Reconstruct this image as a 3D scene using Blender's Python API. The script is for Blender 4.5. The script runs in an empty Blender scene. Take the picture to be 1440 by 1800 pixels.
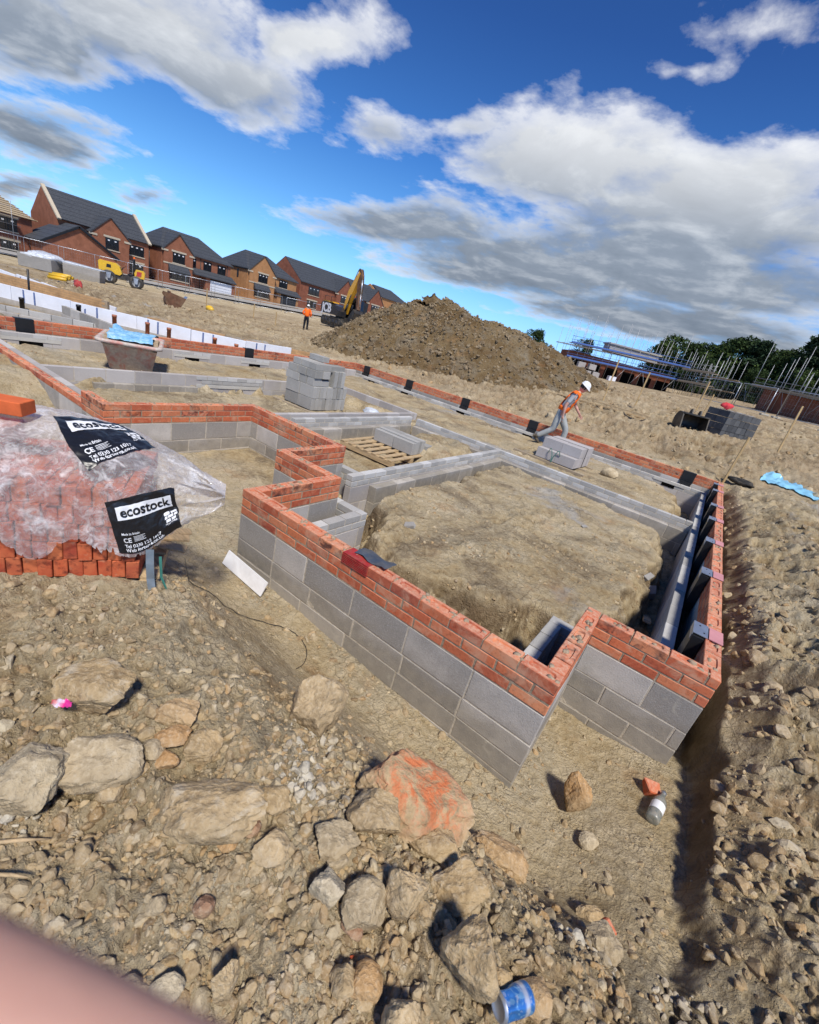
import bpy, bmesh, math, random
import numpy as np
from mathutils import Vector, Matrix, Euler
SC = bpy.context.scene
COL = SC.collection
rnd = random.Random(7)
R = math.radians

# ------------------------------------------------------------------ object helpers
def link(o, parent=None):
    COL.objects.link(o)
    if parent is not None: o.parent = parent
    return o
def tag(o, label=None, cat=None, group=None, kind=None):
    if label: o['label'] = label
    if cat: o['category'] = cat
    if group: o['group'] = group
    if kind: o['kind'] = kind
    return o
def thing(name, label, cat, loc=(0, 0, 0), rz=0, group=None):
    o = bpy.data.objects.new(name, None); o.empty_display_size = .1
    o.location = loc; o.rotation_euler = (0, 0, rz)
    return tag(link(o), label, cat, group)
def copy_tree(o, parent=None):
    c = o.copy(); link(c)
    if parent is not None: c.parent = parent
    for ch in list(o.children): copy_tree(ch, c)
    return c

class MB:
    """collects geometry for ONE mesh object"""
    def __init__(s): s.v = []; s.f = []; s.m = []; s.sm = []
    def add(s, vs, fs, mi=0, smooth=False):
        b = len(s.v); s.v += [tuple(p) for p in vs]
        for f in fs: s.f.append(tuple(i + b for i in f)); s.m.append(mi); s.sm.append(smooth)
        return s
    def box(s, x0, x1, y0, y1, z0, z1, mi=0):
        return s.add([(x0, y0, z0), (x1, y0, z0), (x1, y1, z0), (x0, y1, z0), (x0, y0, z1), (x1, y0, z1), (x1, y1, z1), (x0, y1, z1)],
                     [(0, 3, 2, 1), (4, 5, 6, 7), (0, 1, 5, 4), (1, 2, 6, 5), (2, 3, 7, 6), (3, 0, 4, 7)], mi)
    def obox(s, M, sx, sy, sz, mi=0, c=0.0, j=0.0):
        """chamfered box of full size sx,sy,sz centred on matrix M"""
        hx, hy, hz = sx / 2, sy / 2, sz / 2
        J = lambda: rnd.uniform(-j, j) if j else 0
        if c <= 0:
            P = [M @ Vector((a * hx + J(), b * hy + J(), d * hz + J())) for d in (-1, 1) for a, b in ((-1, -1), (1, -1), (1, 1), (-1, 1))]
            return s.add(P, [(0, 3, 2, 1), (4, 5, 6, 7), (0, 1, 5, 4), (1, 2, 6, 5), (2, 3, 7, 6), (3, 0, 4, 7)], mi)
        P = []; idx = {}
        for a in (-1, 1):
            for b in (-1, 1):
                for d in (-1, 1):
                    jx, jy, jz = J(), J(), J()
                    for k in range(3):
                        q = [a * hx + jx, b * hy + jy, d * hz + jz]
                        for ax in range(3):
                            if ax != k: q[ax] -= (a, b, d)[ax] * c
                        idx[(a, b, d, k)] = len(P); P.append(M @ Vector(q))
        F = []
        for k in range(3):
            o = [i for i in range(3) if i != k]
            for sg in (-1, 1):
                loop = []
                for u, w in ((-1, -1), (1, -1), (1, 1), (-1, 1)):
                    t = [0, 0, 0]; t[k] = sg; t[o[0]] = u; t[o[1]] = w; loop.append(idx[(*t, k)])
                if (sg > 0) == (k == 1): loop.reverse()
                F.append(tuple(loop))
        for k in range(3):                                   # edges along axis k
            o = [i for i in range(3) if i != k]
            for u in (-1, 1):
                for w in (-1, 1):
                    q = []
                    for e, kk in ((-1, o[0]), (1, o[0]), (1, o[1]), (-1, o[1])):
                        t = [0, 0, 0]; t[k] = e; t[o[0]] = u; t[o[1]] = w; q.append(idx[(*t, kk)])
                    F.append(tuple(q))
        for a in (-1, 1):
            for b in (-1, 1):
                for d in (-1, 1): F.append((idx[(a, b, d, 0)], idx[(a, b, d, 1)], idx[(a, b, d, 2)]))
        return s.add(P, F, mi)
    def tube(s, pts, r, n=8, mi=0, cap=True, smooth=True):
        pts = [Vector(p) for p in pts]; rs = r if isinstance(r, (list, tuple)) else [r] * len(pts)
        V = []; prev = None
        for i, p in enumerate(pts):
            t = (pts[min(i + 1, len(pts) - 1)] - pts[max(i - 1, 0)]).normalized()
            if prev is None:
                a = Vector((0, 0, 1)) if abs(t.z) < .9 else Vector((1, 0, 0)); u = t.cross(a).normalized()
            else:
                u = (prev - t * prev.dot(t)).normalized()
            prev = u; w = t.cross(u)
            for k in range(n):
                a = 2 * math.pi * k / n; V.append(p + (u * math.cos(a) + w * math.sin(a)) * rs[i])
        F = [(i * n + k, i * n + (k + 1) % n, (i + 1) * n + (k + 1) % n, (i + 1) * n + k) for i in range(len(pts) - 1) for k in range(n)]
        if cap: F += [tuple(range(n - 1, -1, -1)), tuple((len(pts) - 1) * n + k for k in range(n))]
        return s.add(V, F, mi, smooth)
    def lathe(s, prof, n=20, M=None, mi=0, smooth=True):
        M = M or Matrix(); V = []
        for r_, z_ in prof:
            for k in range(n):
                a = 2 * math.pi * k / n; V.append(M @ Vector((r_ * math.cos(a), r_ * math.sin(a), z_)))
        F = [(i * n + k, i * n + (k + 1) % n, (i + 1) * n + (k + 1) % n, (i + 1) * n + k) for i in range(len(prof) - 1) for k in range(n)]
        return s.add(V, F, mi, smooth)
    def prism(s, poly, y0, y1, mi=0, M=None):
        """polygon in x,z swept along y"""
        M = M or Matrix(); n = len(poly)
        V = [M @ Vector((x, y0, z)) for x, z in poly] + [M @ Vector((x, y1, z)) for x, z in poly]
        F = [tuple(range(n)), tuple(range(2 * n - 1, n - 1, -1))] + [((i + 1) % n, i, i + n, (i + 1) % n + n) for i in range(n)]
        return s.add(V, F, mi)
    def build(s, name, mats, parent=None, fixn=False):
        me = bpy.data.meshes.new(name); me.from_pydata([tuple(v) for v in s.v], [], s.f)
        mats = mats if isinstance(mats, (list, tuple)) else [mats]
        for m in mats: me.materials.append(m)
        me.polygons.foreach_set('material_index', s.m); me.polygons.foreach_set('use_smooth', s.sm)
        if fixn:
            bm = bmesh.new(); bm.from_mesh(me); bmesh.ops.recalc_face_normals(bm, faces=bm.faces); bm.to_mesh(me); bm.free()
        me.update()
        return link(bpy.data.objects.new(name, me), parent)
def np_mesh(name, V, F, mats, parent=None, smooth=True, mi=None):
    """V (n,3) float, F (m,k) int with k = 3 or 4"""
    me = bpy.data.meshes.new(name); n, k = F.shape
    me.vertices.add(len(V)); me.vertices.foreach_set('co', np.ascontiguousarray(V, dtype=np.float32).ravel())
    me.loops.add(n * k); me.loops.foreach_set('vertex_index', np.ascontiguousarray(F, dtype=np.int32).ravel())
    me.polygons.add(n); me.polygons.foreach_set('loop_start', np.arange(0, n * k, k, dtype=np.int32))
    me.polygons.foreach_set('use_smooth', np.full(n, smooth))
    for m in (mats if isinstance(mats, (list, tuple)) else [mats]): me.materials.append(m)
    if mi is not None: me.polygons.foreach_set('material_index', np.asarray(mi, np.int32))
    me.update(calc_edges=True); me.validate()
    return link(bpy.data.objects.new(name, me), parent)
def T(x=0, y=0, z=0, rx=0, ry=0, rz=0): return Matrix.Translation((x, y, z)) @ Euler((rx, ry, rz)).to_matrix().to_4x4()

# ------------------------------------------------------------------ material helpers
class NT:
    def __init__(s, name):
        s.mat = bpy.data.materials.new(name); s.mat.use_nodes = True; s.t = s.mat.node_tree
        s.t.nodes.clear(); s.out = s.t.nodes.new('ShaderNodeOutputMaterial'); s._co = None
    def n(s, typ, **kw):
        nd = s.t.nodes.new(typ)
        for k, v in kw.items():
            if k.startswith('i_'): s.put(nd.inputs[k[2:].replace('_', ' ')], v)
            else: setattr(nd, k, v)
        return nd
    def put(s, sock, v):
        if isinstance(v, bpy.types.NodeSocket): s.t.links.new(v, sock)
        else:
            if sock.type == 'RGBA' and len(v) == 3: v = (*v, 1)
            sock.default_value = v
    def co(s):
        if s._co is None: s._co = s.n('ShaderNodeTexCoord').outputs['Object']
        return s._co
    def noise(s, scale, detail=4, rough=.55, vec=None, dist=0, out='Fac'):
        return s.n('ShaderNodeTexNoise', i_Vector=vec or s.co(), i_Scale=scale, i_Detail=detail, i_Roughness=rough, i_Distortion=dist).outputs[out]
    def vor(s, scale, feature='F1', vec=None, out='Distance', rand=1.0):
        return s.n('ShaderNodeTexVoronoi', feature=feature, i_Vector=vec or s.co(), i_Scale=scale, i_Randomness=rand).outputs[out]
    def ramp(s, fac, stops, interp='LINEAR'):
        r = s.n('ShaderNodeValToRGB', i_Fac=fac); cr = r.color_ramp; cr.interpolation = interp
        while len(cr.elements) < len(stops): cr.elements.new(.5)
        for e, (p, c) in zip(cr.elements, stops):
            e.position = p; e.color = (c, c, c, 1) if isinstance(c, (int, float)) else (*c, 1)
        return r.outputs['Color']
    def mix(s, fac, a, b, blend='MIX'):
        m = s.n('ShaderNodeMix', data_type='RGBA', blend_type=blend)
        s.put(m.inputs[0], fac); s.put(m.inputs[6], a); s.put(m.inputs[7], b); return m.outputs[2]
    def math(s, op, a, b=0.0, c=None, clamp=False):
        m = s.n('ShaderNodeMath', operation=op, use_clamp=clamp); s.put(m.inputs[0], a); s.put(m.inputs[1], b)
        if c is not None: s.put(m.inputs[2], c)
        return m.outputs[0]
    def vmath(s, op, a, b=None, out=0):
        m = s.n('ShaderNodeVectorMath', operation=op); s.put(m.inputs[0], a)
        if b is not None: s.put(m.inputs[1] if op != 'SCALE' else m.inputs['Scale'], b)
        return m.outputs[out]
    def geo(s, out): return s.n('ShaderNodeNewGeometry').outputs[out]
    def xyz(s, v, out): return s.n('ShaderNodeSeparateXYZ', i_Vector=v).outputs[out]
    def bump(s, h, strength=.5, dist=.01, normal=None):
        b = s.n('ShaderNodeBump', i_Height=h, i_Strength=strength, i_Distance=dist)
        if normal is not None: s.put(b.inputs['Normal'], normal)
        return b.outputs[0]
    def bsdf(s, col, rough=.8, normal=None, metal=0, spec=.3, **kw):
        b = s.n('ShaderNodeBsdfPrincipled'); s.put(b.inputs['Base Color'], col); s.put(b.inputs['Roughness'], rough)
        s.put(b.inputs['Metallic'], metal); s.put(b.inputs['Specular IOR Level'], spec)
        for k, v in kw.items(): s.put(b.inputs[k.replace('_', ' ')], v)
        if normal is not None: s.put(b.inputs['Normal'], normal)
        s.t.links.new(b.outputs[0], s.out.inputs[0]); return b
    def surf(s, sh): s.t.links.new(sh, s.out.inputs[0]); return s.mat
def simple(name, col, rough=.6, metal=0, spec=.4, var=.25, scale=6, bump=0, dirt=None, bscale=40):
    """a paint-like surface with uneven tone and, if asked, ground-in dirt"""
    m = NT(name); c = Vector(col)
    n = m.noise(scale, 5, .6)
    cc = m.ramp(n, [(.3, tuple(c * (1 - var))), (.7, tuple(min(1, k * (1 + var * .5)) for k in c))])
    if dirt:
        d = m.ramp(m.noise(scale * .6, 6, .7, dist=.4), [(.45, 0), (.72, 1)])
        cc = m.mix(m.math('MULTIPLY', d, dirt), cc, (.27, .21, .13))
    nm = m.bump(m.noise(bscale, 4), .4, bump) if bump else None
    m.bsdf(cc, m.math('MULTIPLY_ADD', n, .2, rough - .1), nm, metal, spec)
    return m.mat
# ------------------------------------------------------------------ where the wrapped brick pack stands
PACK_R = np.array([.65, -1.08, -.10]); _pa = math.radians(55.757)
PACK_U = np.array([math.cos(_pa), math.sin(_pa), 0]); PACK_V = np.array([-math.sin(_pa), math.cos(_pa), 0])
def pk(u, v, z): return PACK_R + PACK_U * u + PACK_V * v + np.array([0, 0, z])
PACKPAD = [tuple(pk(u, v, 0)[:2]) for u, v in ((.12, -.06), (.12, .75), (-1.3, .75), (-1.3, -.06))]
_SEC = np.array([(-.045, .215), (-.040, .33), (-.030, .45), (-.012, .555), (.03, .64), (.10, .695), (.22, .730), (.36, .745), (.50, .740), (.62, .69), (.69, .58), (.71, .41), (.71, .22)])
_TIP = np.array([.40, .20, .445])
def _sec(b):
    k = np.linspace(0, 1, len(_SEC)); return np.stack([np.interp(b, k, _SEC[:, 0]), np.interp(b, k, _SEC[:, 1])], -1)
def wrapS(a, b, rough=True):
    """plastic hood: a runs 0..1 from the far left to the gathered tip, b runs 0..1 from the front hem over the top to the back"""
    a = np.asarray(a, float); b = np.asarray(b, float)
    u = -1.15 + a * 1.55
    s = _sec(b); v, z = s[..., 0], s[..., 1]
    t = np.clip((u + .10) / .50, 0, 1)
    k = t ** 1.5
    # sag of the top towards the right, dropping hem at the label
    z = z - .10 * np.clip((u + .55) / .55, 0, 1) ** 2 * (b > .3) * np.clip((b - .3) / .15, 0, 1) * (1 - np.clip((b - .85) / .15, 0, 1))
    hem = (1 - np.clip(b / .22, 0, 1)) ** 1.3
    z = z + hem * (.045 * np.sin(u * 17) * (u < -.15) - .09 * np.exp(-((u - .02) / .13) ** 2) - .05 * np.exp(-((u + .40) / .10) ** 2) + .03 * np.exp(-((u + .62) / .08) ** 2))
    v = v * (1 - k) + (_TIP[1] + (v - .3) * .05) * k; z = z * (1 - k) + (_TIP[2] + (z - .45) * .10) * k
    if rough:
        w = np.abs(np.sin(7 * u + 9 * fbm(u * 2.2, b * 3.1, 201, 3))) ** .5 - .6
        r = .012 * fbm(u * 5, b * 7, 203, 3) + .007 * w + .006 * ridged(u * 9 + b * 4, b * 11 - u * 3, 205, 3) + .003 * ridged(u * 30, b * 26, 209, 2)
        r = r * (1 + 1.1 * k)
        n = (b - .45) * math.pi * .95
        v = v + r * np.sin(n); z = z + r * np.cos(n) * .8
        v = v + k * .05 * np.sin(b * 47 + u * 11) * t; z = z + k * .022 * np.sin(b * 39 - u * 9) * t
    return PACK_R + u[..., None] * PACK_U + v[..., None] * PACK_V + z[..., None] * np.array([0, 0, 1.])
# ------------------------------------------------------------------ noise + terrain
def _hash2(ix, iy, seed):
    h = (ix.astype(np.int64) * 374761393 + iy.astype(np.int64) * 668265263 + seed * 974711) & 0x7fffffff
    h = ((h ^ (h >> 13)) * 1274126177) & 0x7fffffff
    h = (h ^ (h >> 16)) & 0x7fffffff
    return h / float(0x7fffffff)
def pnoise(x, y, seed=0):
    xi = np.floor(x); yi = np.floor(y); fx = x - xi; fy = y - yi
    u = fx * fx * fx * (fx * (fx * 6 - 15) + 10); v = fy * fy * fy * (fy * (fy * 6 - 15) + 10)
    def g(dx, dy):
        a = _hash2(xi + dx, yi + dy, seed) * 2 * math.pi
        return np.cos(a) * (fx - dx) + np.sin(a) * (fy - dy)
    return ((g(0, 0) * (1 - u) + g(1, 0) * u) * (1 - v) + (g(0, 1) * (1 - u) + g(1, 1) * u) * v) * 1.5
def fbm(x, y, seed=0, oct=4, gain=.5):
    a, s, t = 1., 0., 0.
    for i in range(oct):
        s = s + a * pnoise(x * 2 ** i, y * 2 ** i, seed + i * 7); t += a; a *= gain
    return s / t
def ridged(x, y, seed=0, oct=4):
    a, s, t = 1., 0., 0.
    for i in range(oct):
        s = s + a * (1 - np.abs(pnoise(x * 2 ** i, y * 2 ** i, seed + i * 5)) * 2); t += a; a *= .5
    return s / t
def sstep(a, b, x):
    t = np.clip((x - a) / (b - a), 0, 1); return t * t * (3 - 2 * t)
def sd_poly(x, y, P):
    """signed distance to a polygon, positive inside"""
    d = np.full(np.shape(x), 1e9); ins = np.zeros(np.shape(x), bool); n = len(P)
    for i in range(n):
        ax, ay = P[i]; bx, by = P[(i + 1) % n]
        ex, ey = bx - ax, by - ay; wx, wy = x - ax, y - ay
        t = np.clip((wx * ex + wy * ey) / (ex * ex + ey * ey), 0, 1)
        d = np.minimum(d, (wx - ex * t) ** 2 + (wy - ey * t) ** 2)
        c = (ay > y) != (by > y)
        xx = ax + (y - ay) * ex / (ey if abs(ey) > 1e-9 else 1e-9)
        ins ^= c & (x < xx)
    d = np.sqrt(d); return np.where(ins, d, -d)
CTRL = np.array([(-74, 34, -1.0), (-77, 50, -.45), (-80, 67, .3), (-62, 20, -1.1), (-48, 21, -1.05), (-55, 35, -.75), (-56, 15, -1.1), (-52, 45, -.3),
    (-24, 21.6, -.40), (-28, 29, .02), (-16, 15.5, -.24), (-9.5, 5, -.3), (-9, 11, -.18), (-12, 3, -.35), (-20, 4, -.5), (-35, 8, -.8),
    (-6.7, 11.2, -.10), (-3.2, 11.5, .0), (0, 11, -.02), (3.5, 11, 0), (4.4, 13.7, .52), (2.2, 15.3, .48), (3.5, 18, .64), (1.8, 21, 1.02),
    (-.8, 15.5, .55), (-4, 21.4, 1.0), (-18, 71, 1.5), (-5, 79, 2.05), (3.2, 82, 3.4), (12, 67, 2.75), (6, 40, 1.9), (12, 25, 1.1), (-10, 45, 1.2),
    (-40, 60, .4), (5, 5, -.02), (8, 8, .1), (5, 0, -.12), (8, -2, -.1), (2.8, -2, -.1), (1, -2, -.1), (-1, -2, -.12), (-5, -3, -.2), (3, -6, -.1), (-10, -10, -.3), (12, -10, 0),
    (-110, 20, -1.5), (-120, 90, 1), (-20, 140, 4), (40, 150, 6), (60, 40, 3), (40, -20, .5), (-60, -30, -1.2)], float)
def _rbf():
    X = CTRL[:, :2]; D = np.sqrt(((X[:, None] - X[None]) ** 2).sum(-1)); n = len(X)
    A = np.zeros((n + 3, n + 3)); A[:n, :n] = D + np.eye(n) * -.0
    A[:n, n] = 1; A[:n, n + 1:] = X; A[n:, :n] = A[:n, n:].T
    return np.linalg.solve(A, np.concatenate([CTRL[:, 2], np.zeros(3)]))
_W = _rbf()
def base_h(x, y):
    s = _W[-3] + _W[-2] * x + _W[-1] * y
    for (cx, cy, _), w in zip(CTRL, _W[:-3]):
        s = s + w * np.sqrt((x - cx) ** 2 + (y - cy) ** 2 + .04)
    return s
PLATEAU = [(-.12, 2.0), (.40, 1.22), (.72, .86), (1.3, .92), (1.65, 1.12), (2.1, 1.36), (2.55, 1.46), (2.84, 2.2), (2.90, 4.0), (2.9, 5.4), (2.75, 5.9), (1.8, 5.95), (1.1, 6.0), (-.12, 5.9)]
REAR = [(-3.2, 6.3), (2.7, 6.3), (2.85, 7.2), (2.9, 8.2), (2.7, 9.2), (2.3, 9.9), (-8, 9.9), (-8, 6.3)]
MIDM = [(-2.0, 4.9), (-1.3, 4.6), (-.85, 4.9), (-.8, 5.6), (-1.1, 6.2), (-2.2, 6.2)]
HOUSE = [(-8.0, 0), (-2.45, 0), (-2.45, 1.85), (-.72, 1.85), (-.72, 1.0), (.06, 1.0), (.06, .05), (2.65, .05), (2.65, .97), (3.39, .97), (3.39, 10.0), (-8, 10.0)]
def cut_x(y):
    """the right-hand bank's edge"""
    return 3.60 - .04 * sstep(.6, 2.0, y) + .02 * np.sin(y * 1.3) + .025 * pnoise(y * 2.2, y * 0 + .5, 91)
def height(x, y, detail=True):
    x = np.asarray(x, float); y = np.asarray(y, float)
    far = np.sqrt((x - 2.8) ** 2 + (y + 2.05) ** 2)
    b = base_h(x, y)
    n1 = fbm(x * .9, y * .9, 3, 3); n2 = fbm(x * 3.1, y * 3.1, 11, 4)
    if detail:
        b = b + .08 * n1 * sstep(2, 9, far) + .07 * n2 * sstep(1, 6, far) * (1 - .6 * sstep(25, 60, far))
        site = np.maximum(sstep(10.4, 12.5, y), sstep(-13.5, -16, x) * sstep(5, 7.5, y)) * sstep(-42, -30, x) * (1 - sstep(30, 50, far))
        b = b + site * (.22 * ridged(x * .8, y * 1.9, 21, 5) - .11 + .12 * ridged(x * 3.1, y * 4.2, 23, 4) + .05 * ridged(x * 8, y * 9, 24, 3) - .03 + .035 * np.sin(11 * (x * .42 + y * .9) + 4 * n1) * sstep(.0, .3, fbm(x * .31, y * .31, 25, 2)))          # tracked, lumpy ground behind the rear wall
        b = b + .16 * sstep(.15, .6, fbm(x * .23, y * .23, 31, 3)) * np.maximum(sstep(10.8, 13, y), sstep(-13.5, -16, x) * sstep(5, 7.5, y)) * (1 - sstep(40, 70, far)) * ridged(x * 1.4, y * 1.4, 33, 4)
    # ---- bank on the right of the trench
    cx = cut_x(y)
    dx = x - cx
    kb = sstep(.5, 1.7, y)
    bank = -.52 + .24 * kb + (.10 + .10 * kb) * sstep(.0, .22, dx) + (.16 + .04 * kb) * sstep(.12, 1.1, dx) - .08 * sstep(1.4, 2.6, dx)
    if detail:
        bank = bank + sstep(.02, .3, dx) * (.15 * ridged(x * 1.9, y * 1.5, 41, 4) - .08 + .07 * n2 + .07 * ridged(x * 5, y * 5, 43, 4) + .03 * ridged(x * 13, y * 13, 44, 2))
    wb = sstep(-1.3, -.5, y) * (1 - sstep(9.5, 11.5, y)) * (1 - sstep(1.6, 3.2, dx))
    b = np.where(dx > -.3, b * (1 - wb) + bank * wb, b)
    # ---- excavated apron in front of the house
    floor = -.665 - .05 * np.clip(x, -1, 3.4) + .02 * n2
    floor = floor + (.13 * (1 - sstep(-.7, .7, y)) + .10) * sstep(2.95, 3.5, x) * (1 - sstep(.95, 1.3, y))
    wob = .13 * n1 + .07 * n2 if detail else 0
    ap = sstep(-1.3, -.30, y + wob) * sstep(-4.6, -3.3, x + wob) * (1 - sstep(10.0, 10.25, y))
    ap = np.where(y < .0, ap * (1 - .45 * sstep(-.25, -1.1, y)), ap)
    shelf = sstep(-.9, .2, x) 
    low = b * (1 - ap) + floor * ap
    e = sstep(-.05, .03, dx + ((.03 * pnoise(x * 4, y * 4, 47) + .035 * (ridged(x * 2.3, y * 3.1, 48, 3) - .5)) if detail else 0))
    face = sstep(-.95, -.65, y)
    e2 = e * face + sstep(-.5, .5, dx) * (1 - face)
    inb = (x < 6) & (y > -1.6) & (y < 10.3) & (x > -4.7)
    h = np.where(inb, low * (1 - e2) + b * e2, b)
    # ---- rooms
    ins = sd_poly(x, y, HOUSE)
    r = np.full(x.shape, -.9) + .05 * n2 + (.06 * ridged(x * 5, y * 5, 59, 3) if detail else 0)
    cl = sstep(-.05, .35, fbm(x * 1.1, y * 1.1, 52, 3)); rough = (.035 * n1 + .022 * n2 + cl * (.085 * ridged(x * 3.3, y * 3.3, 55, 5) - .03) + .006 * fbm(x * 12, y * 12, 56, 3)) if detail else 0
    def lay(r, P, top, w, wobble):
        s = sd_poly(x, y, P) + wobble * fbm(x * 2.2, y * 2.2, 12, 2) + .05 * n1 + (.12 * (ridged(x * 1.7, y * 1.7, 57, 2) - .45) if detail else 0)
        return np.maximum(r, r + (top + rough - r) * sstep(-w * .6, w * .6, s))
    r = lay(r, PLATEAU, -.45 - .02 * (x - 1), .20, .07)
    if detail:                                                   # crumbling ledges on the cut faces
        st = np.exp(-((r + .68) / .14) ** 2)
        r = r + st * (.040 * np.sin(r * 38 + 9 * fbm(x * 3, y * 3, 14, 2) + 5 * n1) + .05 * (ridged(x * 5, y * 5, 58, 2) - .5))
    r = lay(r, REAR, -.46 + .05 * sstep(7.5, 9.3, y), .3, .2)
    r = lay(r, [(-3.0, 2.2), (-.5, 1.8), (-.5, 6.3), (-3.0, 6.3)], -.66, .15, .1)
    r = lay(r, MIDM, -.40, .35, .25)
    r = lay(r, [(-5.6, .2), (-2.4, .2), (-2.9, 6.8), (-5.6, 6.8)], -.60, .15, .1)
    r = lay(r, [(-7.9, .1), (-5.6, .1), (-5.6, 6.8), (-7.9, 6.8)], -.42, .15, .2)
    h = np.where(ins > 0, r, h)
    # ---- the footprint of the plot next door is a little lower
    nd = sd_poly(x, y, [(-22, 2.0), (-9.5, 1.0), (-9.2, 8.0), (-21, 6)])
    h = np.where(x < -8.1, h - .12 * sstep(0, .5, nd), h)
    if detail:
        near = 1 - sstep(3.5, 7, far)
        rub = sstep(-.25, -.9, y + .3 * n1) * (1 - .75 * np.exp(-((x - 1.35) ** 2 / .35 + (y + .55) ** 2 / .18)))
        h = h + near * (ins < 0) * (rub * (.055 * ridged(x * 3.2, y * 3.2, 61, 3) - .03 + .03 * ridged(x * 9, y * 9, 63, 3)) + .012 * fbm(x * 14, y * 14, 65, 3) + .004 * fbm(x * 50, y * 50, 67, 2))
        h = h + .012 * fbm(x * 9, y * 9, 71, 3) * (1 - near) * (1 - sstep(14, 30, far))
    return h
# ------------------------------------------------------------------ materials
def soil_mat(name, tint=(1, 1, 1), pale=0.0, dark=0.0, churn=False):
    m = NT(name); P = m.co()
    big = m.noise(.55, 4, .55); mid = m.noise(2.6, 6, .62, dist=.3); fine = m.noise(22, 6, .68); grit = m.noise(95, 4, .7)
    f = m.math('ADD', m.math('MULTIPLY', big, .35), m.math('ADD', m.math('MULTIPLY', mid, .38), m.math('ADD', m.math('MULTIPLY', fine, .30), m.math('MULTIPLY', grit, .16))))
    t = Vector(tint)
    C = lambda r, g, b: (r * t.x, g * t.y, b * t.z)
    col = m.ramp(f, [(.41 - pale + dark, C(.12, .080, .043)), (.48 - pale + dark, C(.30, .222, .120)), (.57 - pale + dark, C(.43, .352, .222)), (.70 - pale + dark, C(.575, .50, .36))])
    # grey clay, ochre and rusty patches
    g = m.ramp(m.noise(1.15, 5, .6, dist=.6), [(.50, 0), (.66, 1)])
    col = m.mix(m.math('MULTIPLY', g, .42), col, m.ramp(fine, [(.3, (.15, .135, .10)), (.7, (.40, .375, .30))]))
    o = m.ramp(m.noise(1.7, 5, .65, vec=m.vmath('ADD', P, (7, 3, 1))), [(.58, 0), (.70, 1)])
    col = m.mix(m.math('MULTIPLY', o, .45), col, m.ramp(mid, [(.3, (.26, .125, .05)), (.7, (.46, .27, .12))]))
    if churn:                                                    # far ground: browner, wetter clay where machines have driven
        far_ = m.math('MAXIMUM', m.math('MULTIPLY', m.math('SUBTRACT', m.xyz(P, 1), 9.9), .6, clamp=True), m.math('MULTIPLY', m.math('SUBTRACT', -9.0, m.xyz(P, 0)), .25, clamp=True))
        near_shade = m.math('MULTIPLY', m.math('SUBTRACT', -.35, m.xyz(P, 1)), 2.2, clamp=True); near_shade = m.math('MULTIPLY', near_shade, m.ramp(m.noise(1.4, 4), [(.38, .15), (.55, 1)]))
        col = m.mix(m.math('MULTIPLY', near_shade, .32), col, m.ramp(f, [(.42, (.085, .058, .034)), (.55, (.22, .16, .09)), (.68, (.40, .32, .20))]))  # near ground: shade between the rubble stones, put into the soil colour
        far_ = m.math('MULTIPLY', far_, m.math('MULTIPLY', m.math('ADD', m.xyz(P, 0), 46.), .15, clamp=True))
        far_ = m.math('MULTIPLY', far_, m.ramp(m.math('ADD', m.math('MULTIPLY', m.noise(.22, 5, .6, dist=.5), .5), m.math('MULTIPLY', m.noise(1.3, 6, .7, dist=1.0), .5)), [(.40, .15), (.55, 1)]))
        col = m.mix(m.math('MULTIPLY', far_, .85), col, m.ramp(f, [(.42, (.07, .046, .026)), (.52, (.20, .140, .080)), (.63, (.37, .275, .165))]))
        pl = m.math('MULTIPLY', m.math('MULTIPLY', m.math('SUBTRACT', m.xyz(P, 1), .9), 6., clamp=True), m.math('MULTIPLY', m.math('SUBTRACT', 10., m.xyz(P, 1)), 6., clamp=True))
        wet = m.ramp(m.noise(.9, 6, .68, vec=m.vmath('ADD', P, (3.3, 1.7, 0)), dist=.9), [(.50, 0), (.62, .75)])
        col = m.mix(m.math('MULTIPLY', pl, wet), col, m.ramp(fine, [(.35, (.12, .085, .05)), (.65, (.30, .235, .15))]))
        puddle = m.ramp(m.noise(.55, 5, .6, vec=m.vmath('ADD', P, (.4, 5.2, 0)), dist=.5), [(.58, 0), (.66, .7)])
        col = m.mix(m.math('MULTIPLY', pl, puddle), col, (.40, .39, .36))
    # pale stone chips and dark cracks
    vd = m.vor(58); ch = m.ramp(vd, [(.10, 1), (.22, 0)]); chm = m.ramp(m.noise(5, 3), [(.45, 0), (.6, 1)])
    col = m.mix(m.math('MULTIPLY', m.math('MULTIPLY', ch, chm), .75), col, (.58, .53, .42))
    ck = m.ramp(m.vor(13, 'DISTANCE_TO_EDGE'), [(.0, 1), (.055, 0)])
    col = m.mix(m.math('MULTIPLY', ck, m.ramp(mid, [(.42, 0), (.6, .55)])), col, (.085, .06, .036))
    if churn:                                                    # lighter on the crests, darker in the hollows
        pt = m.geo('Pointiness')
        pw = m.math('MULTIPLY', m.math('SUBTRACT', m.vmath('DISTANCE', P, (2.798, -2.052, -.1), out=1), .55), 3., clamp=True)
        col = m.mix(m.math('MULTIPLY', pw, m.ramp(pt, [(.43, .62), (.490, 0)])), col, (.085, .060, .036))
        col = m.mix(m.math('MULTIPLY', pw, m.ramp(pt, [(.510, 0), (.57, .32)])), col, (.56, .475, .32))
    # darker brown soil on steep cuts
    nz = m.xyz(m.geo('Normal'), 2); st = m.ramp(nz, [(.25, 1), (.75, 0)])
    col = m.mix(m.math('MULTIPLY', st, .62), col, m.ramp(mid, [(.3, (.055, .034, .019)), (.7, (.19, .115, .06))]))
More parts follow.
